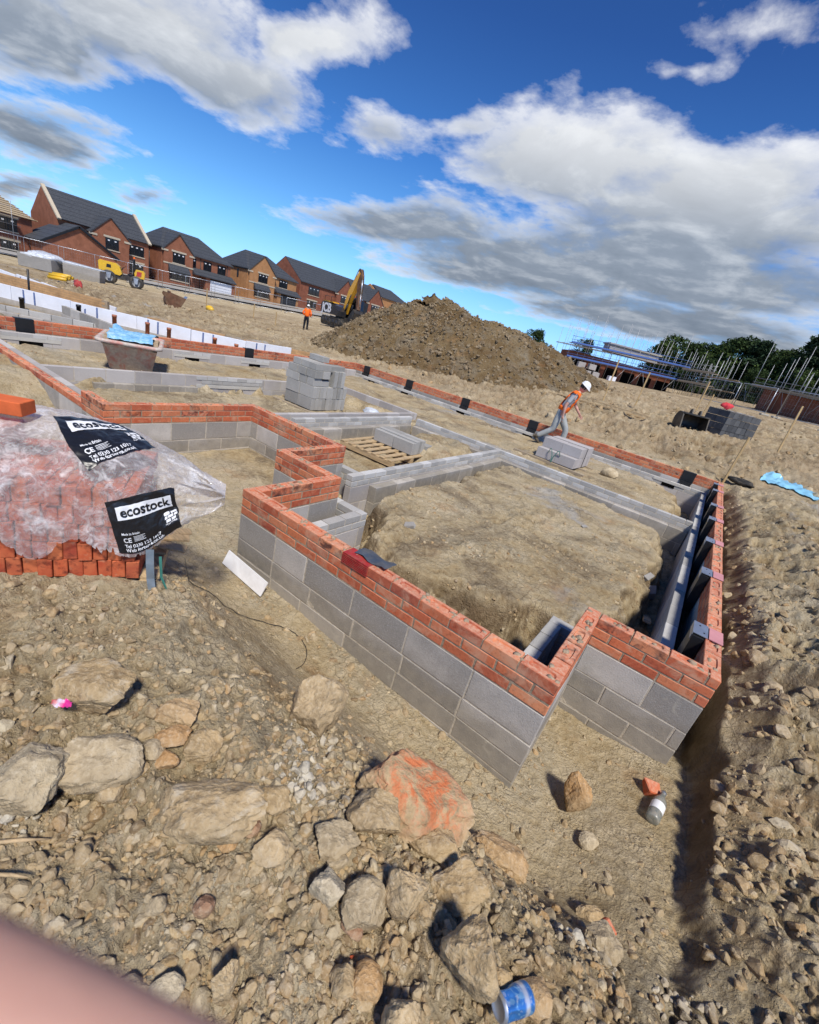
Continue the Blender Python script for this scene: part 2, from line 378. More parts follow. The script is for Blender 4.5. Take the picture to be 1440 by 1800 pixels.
    h = m.math('ADD', m.math('MULTIPLY', mid, .5), m.math('ADD', m.math('MULTIPLY', fine, .35), m.math('SUBTRACT', m.math('MULTIPLY', grit, .20), m.math('MULTIPLY', m.math('MULTIPLY', vd, chm), .12))))
    m.bsdf(col, .95, m.bump(h, 1.0, .09), spec=.12)
    return m.mat
def rock_mat(name, ramp_cols, white=.3, paint=None, scale=1.0, isl=True):
    m = NT(name); P = m.co()
    r = m.geo('Random Per Island') if isl else m.n('ShaderNodeObjectInfo').outputs['Random']
    a = m.noise(4 * scale, 6, .6, dist=.4); b = m.noise(17 * scale, 6, .65); c = m.noise(70 * scale, 4, .7)
    base = m.ramp(r, [(i / max(1, len(ramp_cols) - 1), k) for i, k in enumerate(ramp_cols)])
    col = m.mix(m.ramp(a, [(.35, 0), (.65, .75)]), base, m.mix(.5, base, (.46, .33, .18)))
    col = m.mix(m.ramp(b, [(.30, .75), (.55, 0)]), col, m.mix(.75, base, (.10, .065, .035)))
    col = m.mix(m.ramp(c, [(.50, 0), (.70, .45)]), col, (.60, .52, .38))
    up = m.ramp(m.xyz(m.geo('Normal'), 2), [(.35, 0), (.95, 1)])
    w = m.ramp(m.noise(8 * scale, 6, .65, dist=.5), [(.52, 0), (.66, 1)])
    col = m.mix(m.math('MULTIPLY', m.math('MULTIPLY', w, up), white), col, (.60, .565, .46))
    dirt = m.ramp(m.noise(2.6 * scale, 4), [(.45, 0), (.62, .55)])
    col = m.mix(dirt, col, m.ramp(b, [(.3, (.20, .145, .08)), (.7, (.42, .33, .205))]))
    if paint:
        ps = m.ramp(m.math('ADD', m.math('MULTIPLY', m.noise(5.5, 5, .7, dist=1.2), .7), m.math('MULTIPLY', c, .3)), [(.43, 0), (.53, 1)])
        sh = m.n('ShaderNodeMapping', i_Vector=P); sh.inputs['Location'].default_value = paint[0]; sh.inputs['Scale'].default_value = paint[1]
        d = m.ramp(m.vmath('LENGTH', sh.outputs[0], out=1), [(.55, 1), (1.0, 0)])
        col = m.mix(m.math('MULTIPLY', m.math('MULTIPLY', ps, d), .85), col, (.62, .16, .055))
    h = m.math('ADD', m.math('MULTIPLY', b, .6), m.math('MULTIPLY', c, .25))
    m.bsdf(col, .93, m.bump(h, .8, .03 / scale), spec=.15)
    return m.mat
def brick_mat(name, far=False, warm=1.0, stops=None):
    m = NT(name); r = m.geo('Random Per Island')
    stops = stops or [(.0, (.37, .080, .042)), (.17, (.62, .20, .085)), (.34, (.50, .115, .052)), (.5, (.66, .27, .13)), (.66, (.31, .070, .045)), (.84, (.60, .17, .07)), (1., (.52, .16, .09))]
    base = m.ramp(r, stops)
    ofs = m.n('ShaderNodeCombineXYZ', i_X=m.math('MULTIPLY', r, 37.), i_Y=m.math('MULTIPLY', r, 91.), i_Z=m.math('MULTIPLY', r, 53.)).outputs[0]
    P = m.vmath('ADD', m.co(), ofs)
    a = m.noise(9, 5, .6, vec=P, dist=.5); b = m.noise(45, 5, .65, vec=P); c = m.noise(150, 3, .7, vec=P)
    col = m.mix(m.ramp(a, [(.35, 0), (.62, .75)]), base, m.mix(.55, base, (.60, .17, .075)))
    burnt = m.math('MULTIPLY', m.ramp(m.math('FRACT', m.math('MULTIPLY', r, 17.3)), [(.80, 0), (.90, 1)]), m.ramp(m.noise(13, 4, .6, vec=P, dist=.8), [(.44, 0), (.62, .88)]))
    col = m.mix(burnt, col, (.055, .026, .026))
    col = m.mix(m.ramp(b, [(.32, .6), (.48, 0)]), col, m.mix(.6, base, (.10, .025, .018)))
    col = m.mix(m.ramp(b, [(.58, 0), (.75, .5)]), col, (.62, .28, .15))
    up = m.ramp(m.xyz(m.geo('Normal'), 2), [(.6, 0), (.95, 1)])
    dust = m.ramp(m.noise(22, 5, .7), [(.38, .25), (.62, .85)])
    col = m.mix(m.math('MULTIPLY', up, dust), col, m.ramp(m.noise(60, 4, .6), [(.35, (.60, .22, .125)), (.68, (.66, .47, .33))]))
    lime = m.math('MULTIPLY', m.ramp(m.noise(6.5, 6, .7, dist=.6), [(.50, 0), (.66, .62)]), m.math('SUBTRACT', 1.0, up))
    col = m.mix(lime, col, (.60, .37, .235))
    m.bsdf(col, .88, m.bump(m.math('ADD', m.math('MULTIPLY', b, .6), m.math('MULTIPLY', c, .3)), .7, .004), spec=.2)
    return m.mat
def block_mat(name, c0=(.34, .315, .28), c1=(.57, .53, .475), stain=.5, low=True):
    m = NT(name); r = m.geo('Random Per Island')
    ofs = m.n('ShaderNodeCombineXYZ', i_X=m.math('MULTIPLY', r, 17.), i_Y=m.math('MULTIPLY', r, 41.), i_Z=m.math('MULTIPLY', r, 29.)).outputs[0]
    P = m.vmath('ADD', m.co(), ofs)
    a = m.noise(5, 5, .6, vec=P); b = m.noise(120, 4, .7, vec=P); pit = m.vor(110, vec=P)
    f = m.math('ADD', m.math('MULTIPLY', r, .62), m.math('MULTIPLY', a, .50))
    col = m.ramp(f, [(.25, tuple(Vector(c0) * .85)), (.5, c0), (.85, c1)])
    col = m.mix(m.ramp(b, [(.55, 0), (.72, .55)]), col, (.60, .58, .54))
    col = m.mix(m.ramp(b, [(.26, .7), (.42, 0)]), col, (.10, .095, .085))
    if low:
        z = m.xyz(m.geo('Position'), 2)
        lz = m.ramp(m.math('ADD', z, m.math('MULTIPLY', m.noise(4, 5, .65), .25)), [(-.66 + 1, 1), (-.40 + 1, 0)]) if False else \
            m.ramp(m.math('MULTIPLY_ADD', z, -1.4, m.math('MULTIPLY', m.noise(3.5, 5, .65, dist=.5), .55)), [(.84, 0), (1.12, 1)])
        col = m.mix(m.math('MULTIPLY', lz, stain), col, m.ramp(m.noise(14, 5, .6), [(.3, (.17, .15, .115)), (.7, (.33, .285, .205))]))
    sm = m.ramp(m.noise(7, 6, .72, dist=.8), [(.60, 0), (.70, .5)])
    col = m.mix(sm, col, (.50, .46, .37))
    h = m.math('ADD', m.math('MULTIPLY', b, .5), m.math('MULTIPLY', pit, .5))
    m.bsdf(col, .93, m.bump(h, .55, .004), spec=.15)
    return m.mat
def mortar_mat(name, c=(.40, .345, .25)):
    m = NT(name); a = m.noise(30, 5, .65); b = m.noise(140, 3)
    low_ = m.math('MULTIPLY', m.math('SUBTRACT', -.215, m.xyz(m.geo('Position'), 2)), 60., clamp=True)
    col = m.mix(low_, m.ramp(a, [(.3, tuple(Vector(c) * .62)), (.7, tuple(Vector(c) * 1.2))]), m.ramp(a, [(.3, (.40, .35, .27)), (.7, (.60, .54, .44))]))
    m.bsdf(col, .95, m.bump(m.math('ADD', a, m.math('MULTIPLY', b, .4)), .8, .008), spec=.1)
    return m.mat
def wood_mat(name, c=(.47, .34, .19), axis=0):
    m = NT(name); mp = m.n('ShaderNodeMapping', i_Vector=m.co()); sc = [22., 22., 22.]; sc[axis] = 1.4; mp.inputs['Scale'].default_value = sc
    g = m.noise(2.2, 6, .6, vec=mp.outputs[0], dist=.6); c = Vector(c)
    col = m.ramp(g, [(.3, tuple(c * .55)), (.5, tuple(c)), (.7, tuple(c * 1.22))])
    col = m.mix(m.ramp(m.noise(6, 5, .7), [(.5, 0), (.7, .5)]), col, (.30, .25, .18))
    m.bsdf(col, .8, m.bump(g, .3, .004), spec=.2); return m.mat

M = {}
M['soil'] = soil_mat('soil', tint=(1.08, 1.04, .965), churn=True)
M['heap_soil'] = soil_mat('heap soil', tint=(.42, .36, .28), dark=.06)
M['rubble'] = rock_mat('rubble stone', [(.32, .215, .105), (.46, .34, .18), (.24, .16, .085), (.50, .39, .23), (.40, .245, .105), (.42, .345, .225), (.54, .46, .31), (.36, .26, .14)], .4, scale=1.6)
M['heap_rubble'] = rock_mat('heap stone', [(.10, .070, .042), (.155, .115, .07), (.08, .054, .032), (.21, .165, .108), (.125, .088, .05)], .12, scale=.6)
M['chip'] = rock_mat('pale limestone chips', [(.50, .46, .36), (.60, .56, .46), (.42, .38, .30)], .6, scale=2)
M['rock_tan'] = rock_mat('tan sandstone', [(.52, .375, .20), (.45, .32, .165), (.57, .43, .25)], .55, isl=False)
M['rock_orange'] = rock_mat('ochre sandstone', [(.55, .33, .145), (.50, .275, .11), (.52, .36, .19)], .4, isl=False)
M['rock_grey'] = rock_mat('grey clay stone', [(.48, .385, .245), (.42, .335, .21), (.52, .43, .28)], .35, isl=False)
M['rock_pale'] = rock_mat('pale limestone', [(.58, .48, .31), (.62, .53, .37)], .7, isl=False)
M['rock_red'] = rock_mat('reddish stone', [(.36, .19, .115), (.32, .16, .10)], .2, isl=False)
M['rock_paint'] = rock_mat('sandstone with survey paint', [(.52, .385, .215), (.48, .345, .19)], .12, paint=((-.02, .0, -.12), (4.2, 5.5, 4.5)), isl=False)
M['brick'] = brick_mat('red facing brick')
M['pack_brick'] = brick_mat('new red brick', stops=[(.0, (.40, .070, .030)), (.3, (.50, .105, .042)), (.55, (.34, .055, .03)), (.8, (.55, .15, .055)), (1., (.45, .085, .035))])
M['new_brick'] = simple('clean orange brick', (.62, .135, .045), .85, spec=.15, var=.2, scale=18, bump=.003)
M['block'] = block_mat('grey concrete block')
M['stack_block'] = block_mat('stacked concrete block', (.31, .295, .27), (.43, .415, .385), .0, False)
M['light_block'] = block_mat('light concrete block', (.40, .37, .345), (.50, .47, .44), .0, False)
M['dark_block'] = block_mat('dark engineering block', (.075, .078, .082), (.125, .128, .132), .0, False)
M['coursing'] = block_mat('blue grey coursing brick', (.41, .40, .375), (.56, .55, .52), .35)
M['mortar'] = mortar_mat('sandy mortar', (.37, .285, .195))
M['mortar_grey'] = mortar_mat('grey mortar', (.44, .41, .34))
M['lintel'] = block_mat('pale concrete lintel', (.50, .48, .43), (.60, .58, .52), .2)
M['black'] = simple('black plastic', (.012, .012, .013), .45, spec=.5, var=.3)
M['void'] = simple('dark opening', (.006, .006, .006), .95, spec=0)
M['dpc'] = simple('dark grey membrane', (.06, .075, .10), .45, spec=.5, dirt=.3, scale=14)
M['red_plastic'] = simple('red air brick plastic', (.38, .03, .028), .5, spec=.4, var=.2, dirt=.35, scale=30)
M['galv'] = simple('galvanised steel', (.50, .53, .57), .42, .75, .5, .2)
M['tube'] = simple('scaffold tube', (.36, .37, .38), .5, .6, .5, .25)
M['pink'] = simple('pink plastic cap', (.60, .27, .27), .55, var=.15)
M['wood'] = wood_mat('pale pallet wood'); M['wood_old'] = wood_mat('weathered board', (.36, .29, .20)); M['stake'] = wood_mat('pine stake', (.50, .35, .17), 2)
M['white'] = simple('white board', (.80, .80, .80), .5, var=.06, dirt=.25, scale=9)
M['poly'] = simple('white insulation board', (.78, .80, .85), .6, var=.05, dirt=.12)
M['blue_line'] = simple('blue printed stripe', (.12, .17, .34), .6)
M['terracotta'] = simple('terracotta pipe', (.38, .12, .06), .6, dirt=.25)
M['yellow_brick'] = simple('buff brickwork', (.50, .30, .14), .9, var=.3, scale=4)
M['steel_dark'] = simple('worn dark steel', (.055, .052, .05), .5, .5, .5, .4, dirt=.45, scale=4)
M['rust'] = simple('rusty steel', (.17, .085, .05), .8, .2, .3, .45, dirt=.5, scale=4)
M['red_paint'] = simple('red paint', (.42, .045, .04), .6, dirt=.4, scale=5)
M['yellow'] = simple('yellow machine paint', (.74, .45, .02), .4, spec=.5, var=.12, dirt=.3)
M['orange_paint'] = simple('amber machine paint', (.86, .43, .03), .4, spec=.5, var=.1, dirt=.05)
M['rubber'] = simple('black rubber', (.018, .018, .018), .75, var=.3, dirt=.5)
M['black_paint'] = simple('black machine paint', (.018, .018, .02), .35, spec=.5, dirt=.12)
M['glass'] = simple('dark glass', (.012, .015, .02), .08, spec=.8, var=.1)
M['print_white'] = simple('white print', (.80, .80, .80), .5, var=.03)
M['print_black'] = simple('black print', (.012, .012, .014), .35, spec=.5, var=.1)
M['tub'] = simple('pinkish mortar tub plastic', (.33, .15, .125), .7, var=.2, dirt=.0, scale=5)
M['skin'] = NT('skin'); _m = M['skin']; _n = _m.noise(9, 4)
_m.bsdf(_m.ramp(_n, [(.3, (.46, .23, .17)), (.7, (.60, .36, .28))]), .55, _m.bump(_m.noise(260, 3), .2, .0015), spec=.35, Subsurface_Weight=.12, Subsurface_Radius=(.02, .008, .004)); M['skin'] = _m.mat
M['hivis'] = simple('orange hi-vis fabric', (.95, .17, .02), .75, var=.1, spec=.2, bump=.01, bscale=25)
M['hivis_tape'] = simple('reflective tape', (.62, .62, .60), .4, spec=.6, var=.1)
M['grey_cloth'] = simple('grey cotton', (.36, .375, .36), .95, var=.18, scale=8, spec=.05, bump=.02, bscale=14)
M['grey_shirt'] = simple('light grey shirt', (.42, .42, .43), .95, var=.15, scale=8, spec=.05, bump=.015, bscale=16)
M['dark_cloth'] = simple('navy cloth', (.015, .018, .026), .9, var=.3, scale=9, spec=.1, bump=.015, bscale=16)
M['boot'] = simple('dusty boot', (.10, .08, .055), .85, dirt=.4)
M['helmet'] = simple('white safety helmet', (.80, .80, .78), .35, spec=.5, var=.05)
M['hair'] = simple('dark hair', (.02, .014, .01), .7)
M['cyan_sheet'] = simple('pale blue plastic sheet', (.26, .55, .72), .35, spec=.5, var=.2, scale=5)
M['lead'] = simple('blue grey strap', (.20, .25, .29), .5, .3, .5, .3, dirt=.3, scale=12)
M['green_strap'] = simple('green strap', (.05, .20, .16), .5)
M['cable'] = simple('black cable', (.02, .02, .02), .6)
M['road'] = simple('dusty concrete road', (.36, .34, .30), .9, var=.15, scale=.7, spec=.1)
# mortar tub: pink plastic caked in dried mortar
_m = NT('caked tub'); _a = _m.ramp(_m.noise(5, 6, .65, dist=.7), [(.36, 0), (.52, 1)])
_m.bsdf(_m.mix(_a, (.55, .27, .22), _m.ramp(_m.noise(25, 5), [(.3, (.46, .38, .32)), (.7, (.62, .55, .47))])), .9, _m.bump(_m.noise(18, 5), .6, .015), spec=.15); M['tub'] = _m.mat
# ------------------------------------------------------------------ masonry
def frog_brick(mb, Mx, sx, sy, sz, mi, depth=.010):
    """a brick with a rounded recess (frog) in its upper face"""
    hx, hy, hz = sx / 2, sy / 2, sz / 2; J = lambda: rnd.uniform(-.0012, .0012)
    b = [Vector((a * hx + J(), d * hy + J(), -hz)) for a, d in ((-1, -1), (1, -1), (1, 1), (-1, 1))]
    c = .004
    t = [Vector((a * hx + J(), d * hy + J(), hz - c)) for a, d in ((-1, -1), (1, -1), (1, 1), (-1, 1))]
    u = [Vector((p.x * (1 - c / hx), p.y * (1 - c / hy), hz)) for p in t]
    V = b + t + u; F = [(0, 3, 2, 1)] + [(i, (i + 1) % 4, (i + 1) % 4 + 4, i + 4) for i in range(4)] + [(i + 4, (i + 1) % 4 + 4, (i + 1) % 4 + 8, i + 8) for i in range(4)]
    fx, fy = hx * .70, hy * .58; n = 16; ring = []
    for k in range(n):                                        # superellipse ring, starting at the corner of side 0
        a = 2 * math.pi * (k + .5) / n - math.pi * .75 - math.pi / n
        ca, sa = math.cos(a), math.sin(a); e = (abs(ca) ** 5 + abs(sa) ** 5) ** (-1 / 5)
        ring.append((ca * e * fx, sa * e * fy))
    i0 = len(V); V += [Vector((x, y, hz)) for x, y in ring]
    i1 = len(V); V += [Vector((x * .88, y * .84, hz - depth)) for x, y in ring]
    q = n // 4
    for s in range(4):                                        # top face around the recess
        cs, cn = 8 + s, 8 + (s + 1) % 4
        ks = [(s * q + j) % n for j in range(q + 1)]
        F.append(tuple([cs, cn] + [i0 + k for k in reversed(ks)]))
    F += [(i0 + k, i0 + (k + 1) % n, i1 + (k + 1) % n, i1 + k) for k in range(n)]
    F.append(tuple(i1 + k for k in range(n)))
    mb.add([Mx @ p for p in V], F, mi)
def wall_run(parent, name, p0, p1, side, th, rows, ztop, zbot=-1.05, label=None, near=False, off=0.0, joints=None):
    """a straight length of masonry between p0 and p1; `side` = +1/-1: the thickness lies to the left/right of p0->p1.
    rows: (kind, height, unit length, sub-part name); built with one sub-part per kind of unit."""
    p0 = Vector((*p0, 0)); p1 = Vector((*p1, 0)); L = (p1 - p0).length; d = (p1 - p0) / L; nrm = Vector((-d.y, d.x, 0)) * side
    w = thing(name, None, None, (0, 0, 0)) if parent is None else link(bpy.data.objects.new(name, None), parent)
    if label: w['label'] = label
    Rm = Matrix(((d.x, nrm.x, 0, 0), (d.y, nrm.y, 0, 0), (0, 0, 1, 0), (0, 0, 0, 1)))
    parts = {}
    z = ztop; k = 0
    while z > zbot + .02:
        kind, hgt, ul, sub = rows[min(k, len(rows) - 1)]
        mb = parts.setdefault(sub, (MB(), kind))[0]
        s = -(off + (.5 if k % 2 else 0) * ul) % ul
        cuts = [0.0] + ([j for j in joints if 0 < j < L] if (joints and kind == 'block' and sub == 'blockwork' and k % 2) else list(np.arange(s if s > .06 else s + ul, L - .04, ul))) + [L]
        jm = .0016 if near else .001
        for a, b in zip(cuts[:-1], cuts[1:]):
            gl = 0 if a == 0 else .005; gr = 0 if b == L else .005
            cx = (a + gl + b - gr) / 2; sx = b - a - gl - gr
            if sx < .02: continue
            Mx = Matrix.Translation(p0 + d * cx + nrm * (th / 2) + Vector((0, 0, z - hgt / 2 + .005))) @ Rm @ Euler((rnd.gauss(0, .004), rnd.gauss(0, .003), rnd.gauss(0, .004))).to_matrix().to_4x4()
            if k == 0 and kind == 'brick' and sx > .12: frog_brick(mb, Mx, sx, th - rnd.uniform(0, .003), hgt - .01, 0)
            else: mb.obox(Mx, sx, th - rnd.uniform(0, .003), hgt - .01, 0, .004 if kind == 'brick' else .003, jm)
        z -= hgt; k += 1
    # mortar bed, set back from the faces
    mo = MB(); e = .0035
    A = p0 + d * .004 + nrm * e; B = p1 - d * .004 + nrm * e; C_ = p1 - d * .004 + nrm * (th - e); D_ = p0 + d * .004 + nrm * (th - e)
    zt = ztop - .012
    V = [Vector((p.x, p.y, zz)) for zz in (zbot, zt) for p in (A, B, C_, D_)]
    mo.add(V, [(0, 3, 2, 1), (4, 5, 6, 7), (0, 1, 5, 4), (1, 2, 6, 5), (2, 3, 7, 6), (3, 0, 4, 7)])
    if near and rows[0][0] == 'brick':                          # squeezed-out mortar on the top course
        for _ in range(int(L * 16)):
            t = rnd.choice([rnd.uniform(0, L), round(rnd.uniform(0, L) / .225) * .225]); t = min(max(t, .02), L - .02)
            c = p0 + d * t + nrm * (th * rnd.uniform(.2, .85)); q = rnd.uniform(.004, .013)
            P = []; n = 7
            for ring, (rr, zz) in enumerate(((1, -.004), (.8, q * .6), (.3, q))):
                for i in range(n):
                    a = 2 * math.pi * i / n; r_ = q * 1.5 * rr * rnd.uniform(.6, 1.4)
                    P.append(c + d * math.cos(a) * r_ * 1.3 + nrm * math.sin(a) * r_ + Vector((0, 0, ztop - .004 + zz + rnd.uniform(-.001, .001) - (.008 if rr == 1 else 0))))
            mo.add(P, [(j * n + i, j * n + (i + 1) % n, (j + 1) * n + (i + 1) % n, (j + 1) * n + i) for j in range(2) for i in range(n)] + [tuple(2 * n + i for i in range(n))], 0, True)
    for sub, (mb, kind) in parts.items():
        o = mb.build(sub, M[{'brick': 'brick', 'block': 'block', 'light': 'light_block', 'coursing': 'coursing'}[kind]], w)
    mo.build('mortar', M['mortar'] if rows[0][0] == 'brick' else M['mortar_grey'], w)
    return w
BR = ('brick', .075, .225, 'brickwork'); BK = ('block', .225, .45, 'blockwork'); BL = ('block', .155, .45, 'blockwork'); CO = ('coursing', .075, .225, 'coursing_bricks')
OUT = [BR, BR, BR, BK, BL, BL, BL]
TH = .1025
fnd = thing('house_foundation', 'nearest house foundation, red brick on grey blocks, filling the middle of the picture', 'foundation')
def outer(p0, p1, side, z=0., rows=OUT, label=None, near=True, off=0., joints=None): return wall_run(fnd, 'outer_wall', p0, p1, side, TH, rows, z, label=label, near=near, off=off, joints=joints)
outer((0, 0), (2.70, 0), 1, label='front brick and block wall nearest the boulders', joints=[.46, .82, 1.30, 1.78, 2.26])
outer((2.70, TH + .003), (2.70, .911), 1, off=.1)
outer((2.60, .9135), (3.437, .9135), 1, off=.13, label='short brick wall set back beside the trench')
outer((3.437, .914 + TH), (3.437, 10.05), 1, label='long brick wall along the trench with grey clips on its top')
outer((3.437 - TH - .002, 10.05), (-8.06 + TH, 10.05), 1, label='rear brick wall with black vents', near=False)
outer((-8.06, 10.05), (-8.06, -.02), 1, label='far left brick wall with black vents', near=False)
outer((-8.06 + TH, -.03), (-2.97, -.03), 1, -.148, [BR, BK, BL, BL, BL], label='low front wall capped by a single brick course')
outer((-2.97, -.05), (-2.41, -.05), 1, off=.1)
outer((-2.41, -.05 + TH), (-2.41, 1.794 + TH), 1, label='brick wall at the back of the bay', off=.05)
outer((-2.409, 1.794), (-.672, 1.794), 1, off=.08)
outer((-.775, .932), (-.775, 1.792), -1, off=.1)
outer((-.672, .932), (.1025, .932), 1, off=.06)
outer((0, TH + .003), (0, .930), -1, off=.12)
IN = [CO, CO, ('light', .225, .45, 'blockwork'), BK, BL]
INB = [('light', .225, .45, 'blockwork'), BK, BL, BL]
def inner(p0, p1, side, z=-.3, rows=IN, th=.1, label=None, name='inner_wall', zbot=-1.05, off=0.): return wall_run(fnd, name, p0, p1, side, th, rows, z, zbot, label, off=off)
inner((3.235, 1.18), (3.235, 9.85), 1, rows=[('coursing', .15, .45, 'coursing_bricks')] + IN[2:], label='grey inner leaf beside the long trench wall')
inner((3.133, 9.75), (-7.85, 9.75), -1, label='grey inner leaf in front of the rear wall')
inner((-7.85, .30), (-7.85, 9.74), -1, z=-.215, rows=INB)
inner((-7.74, .20), (-3.02, .20), 1, z=-.24, rows=INB)
inner((.38, .21), (.38, 1.20), 1, rows=IN)
inner((.276, 1.10), (-.05, 1.10), -1, rows=IN)
inner((2.385, .21), (2.385, 1.09), -1, rows=IN); inner((2.385, 1.095), (2.59, 1.095), 1, rows=IN)
inner((-.80, 1.96), (-.54, 1.96), 1, rows=IN)
SL = 'sleeper_wall'
inner((-.43, 1.84), (-.43, 6.26), 1, name=SL, label='cross wall of two coursing rows on a wider block footing')
inner((-.305, 2.2), (-.305, 6.14), 1, z=-.46, rows=[BK, BK], th=.12, name='footing')
inner((-2.6, 6.27), (3.13, 6.27), 1, name=SL)
inner((-2.58, 6.145), (3.12, 6.145), 1, z=-.46, rows=[BK, BK], th=.12, name='footing')
inner((-2.72, 2.87), (-2.72, 6.27), 1, name=SL)
inner((-2.60, 3.0), (-2.60, 6.14), 1, z=-.46, rows=[BK, BK], th=.115, name='footing')
inner((-3.0, 2.55), (-3.0, 6.75), 1, rows=INB, name=SL, label='plain block cross wall beside the tall block stack')
inner((-7.73, 6.75), (-3.0, 6.75), 1, rows=INB, name=SL)
inner((-5.55, .32), (-5.55, 6.74), 1, rows=INB, name=SL, label='plain block cross wall in front of the mortar tub')
inner((-5.425, 1.0), (-5.425, 2.75), 1, z=-.50, rows=[('block', .12, .3, 'blockwork')], th=.12, name='footing')
# coursed patch with its pale lintel in that wall
mb = MB()
for r_ in range(2):
    for i in range(7):
        x0 = 2.78 + i * .225 + (.11 if r_ else 0)
        mb.box(-5.548, -5.541, x0, min(x0 + .215, 4.3), -.375 - r_ * .075 + .005, -.305 - r_ * .075)
mb.build('coursing_patch', M['coursing'], fnd)
MB().box(-5.55, -5.537, 2.78, 4.32, -.525, -.458).build('lintel', M['lintel'], fnd)
# lintels and dark openings under the left and rear inner leaves
for y, z in ((.55, -.215), (3.6, -.215), (5.35, -.215)):
    MB().box(-7.76, -7.742, y - .1, y + .78, z - .13, z - .068).build('lintel', M['lintel'], fnd)
    MB().box(-7.76, -7.745, y + .15, y + .5, z - .20, z - .132).build('opening', M['void'], fnd)
    c = MB(); [c.box(-7.76, -7.746, y - .08 + i * .22, y + .13 + i * .22, z - .066, z - .003) for i in range(4)]; c.build('coursing_patch', M['coursing'], fnd)
for x in (-7.0, -5.55, -3.4, -1.2, 2.45):
    MB().box(x - .35, x + .35, 9.737, 9.75, -.365, -.302).build('lintel', M['lintel'], fnd)
    MB().box(x - .14, x + .14, 9.741, 9.75, -.445, -.368).build('opening', M['void'], fnd)
# black cavity vents
def vent(parent, loc, rz, drop=.13):
    mb = MB(); mb.box(-.135, .135, -.012, .0, -.232, .004); mb.box(-.128, .128, -.02, -.012, -.225, -.19); mb.box(-.12, .12, -.09, -.012, -.232 - drop, -.222)
    mb.box(-.14, .14, -.012, .11, .004, .012)
    o = mb.build('cavity_vent', M['black'], parent); o.location = loc; o.rotation_euler = (0, 0, rz); return o
for y in (.86, 3.1, 5.62, 7.9): vent(fnd, (-7.957, y, 0), R(90))
for x in (-7.45, -5.58, -3.42, -1.2, 2.75): vent(fnd, (x, 9.946, 0), 0)
# clips and hanging black vents in the cavity of the long wall
for y in (9.5, 8.53, 6.81, 5.62, 4.26, 2.94, 1.51):
    o = MB().box(3.255, 3.327, y - .13, y + .13, -.42, -.004).build('cavity_vent', M['black'], fnd)
    mb = MB(); mb.box(3.25, 3.345, y - .105, y + .105, .006, .011); mb.box(3.25, 3.255, y - .105, y + .105, -.05, .006)
    c = mb.build('clip', M['galv'], o)
    MB().box(3.352, 3.44, y - .10, y + .10, .007, .012).build('cap', M['pink'], o)
    for dx, dy in ((.03, .05), (.06, -.05)):
        c2 = MB().lathe([(0, .0135), (.006, .0135), (.006, .011)], 8, T(3.26 + dx, y + dy, 0)).build('hole', M['void'], o)
# red air brick with its dark membrane on the front wall
mb = MB(); x0, x1 = 1.145, 1.375
mb.box(x0, x1, -.006, .10, -.004, .004)
for i in range(6): mb.box(x0, x1, -.009, .003, -.075 + i * .012, -.0685 + i * .012)
for xx in (x0, x1 - .006): mb.box(xx + .0005, xx + .0055, -.007, .003, -.077, -.005)
ab = mb.build('air_brick', M['red_plastic'], fnd); MB().box(x0 + .004, x1 - .004, .004, .10, -.078, -.004).build('slot', M['void'], ab); ab['label'] = 'red louvred air brick let into the top of the front wall'
V = []; n = 9
for i in range(n):
    for j in range(6):
        u, v = i / (n - 1), j / 5
        V.append((1.20 + u * .27, .045 + v * .14 + .012 * math.sin(u * 9), .0085 + .012 * math.sin(u * 5 + v * 3) ** 2 - .05 * max(0, v - .45) ** 1.5 + .01 * rnd.random() * v))
sh = MB().add(V, [(i * 6 + j, (i + 1) * 6 + j, (i + 1) * 6 + j + 1, i * 6 + j + 1) for i in range(n - 1) for j in range(5)], 0, True).build('membrane', M['dpc'], fnd)
# ------------------------------------------------------------------ ground sheet: one mesh, finer towards the near ground
CAMP = (2.79780686, -2.05246217, 1.46218571)
def make_ground():
    r = [0.0, .25]
    while r[-1] < 420: r.append(r[-1] * (1.0065 if 2 < r[-1] < 11 else 1.0105) + (.0005 if r[-1] < 30 else 0))
    r = np.array(r)
    a0 = math.atan2(.7957, -.4751)                      # looking direction
    u = np.linspace(-1, 1, 1001)
    th = a0 + np.where(np.abs(u) < .82, u / .82 * R(68), np.sign(u) * (R(68) + (np.abs(u) - .82) / .18 * R(112)))
    th = th[:-1]
    nr, na = len(r), len(th)
    X = CAMP[0] + r[:, None] * np.cos(th)[None]; Y = CAMP[1] + r[:, None] * np.sin(th)[None]
    Z = height(X.ravel(), Y.ravel())
    V = np.stack([X.ravel(), Y.ravel(), Z], 1)
    i = np.arange(nr - 1)[:, None] * na; j = np.arange(na)[None]; jn = (j + 1) % na
    F = np.stack([i + j, i + na + j, i + na + jn, i + jn], -1).reshape(-1, 4)
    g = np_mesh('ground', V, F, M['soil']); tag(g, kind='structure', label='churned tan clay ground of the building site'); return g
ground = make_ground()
def H(x, y): return float(height(np.array([x]), np.array([y]))[0])

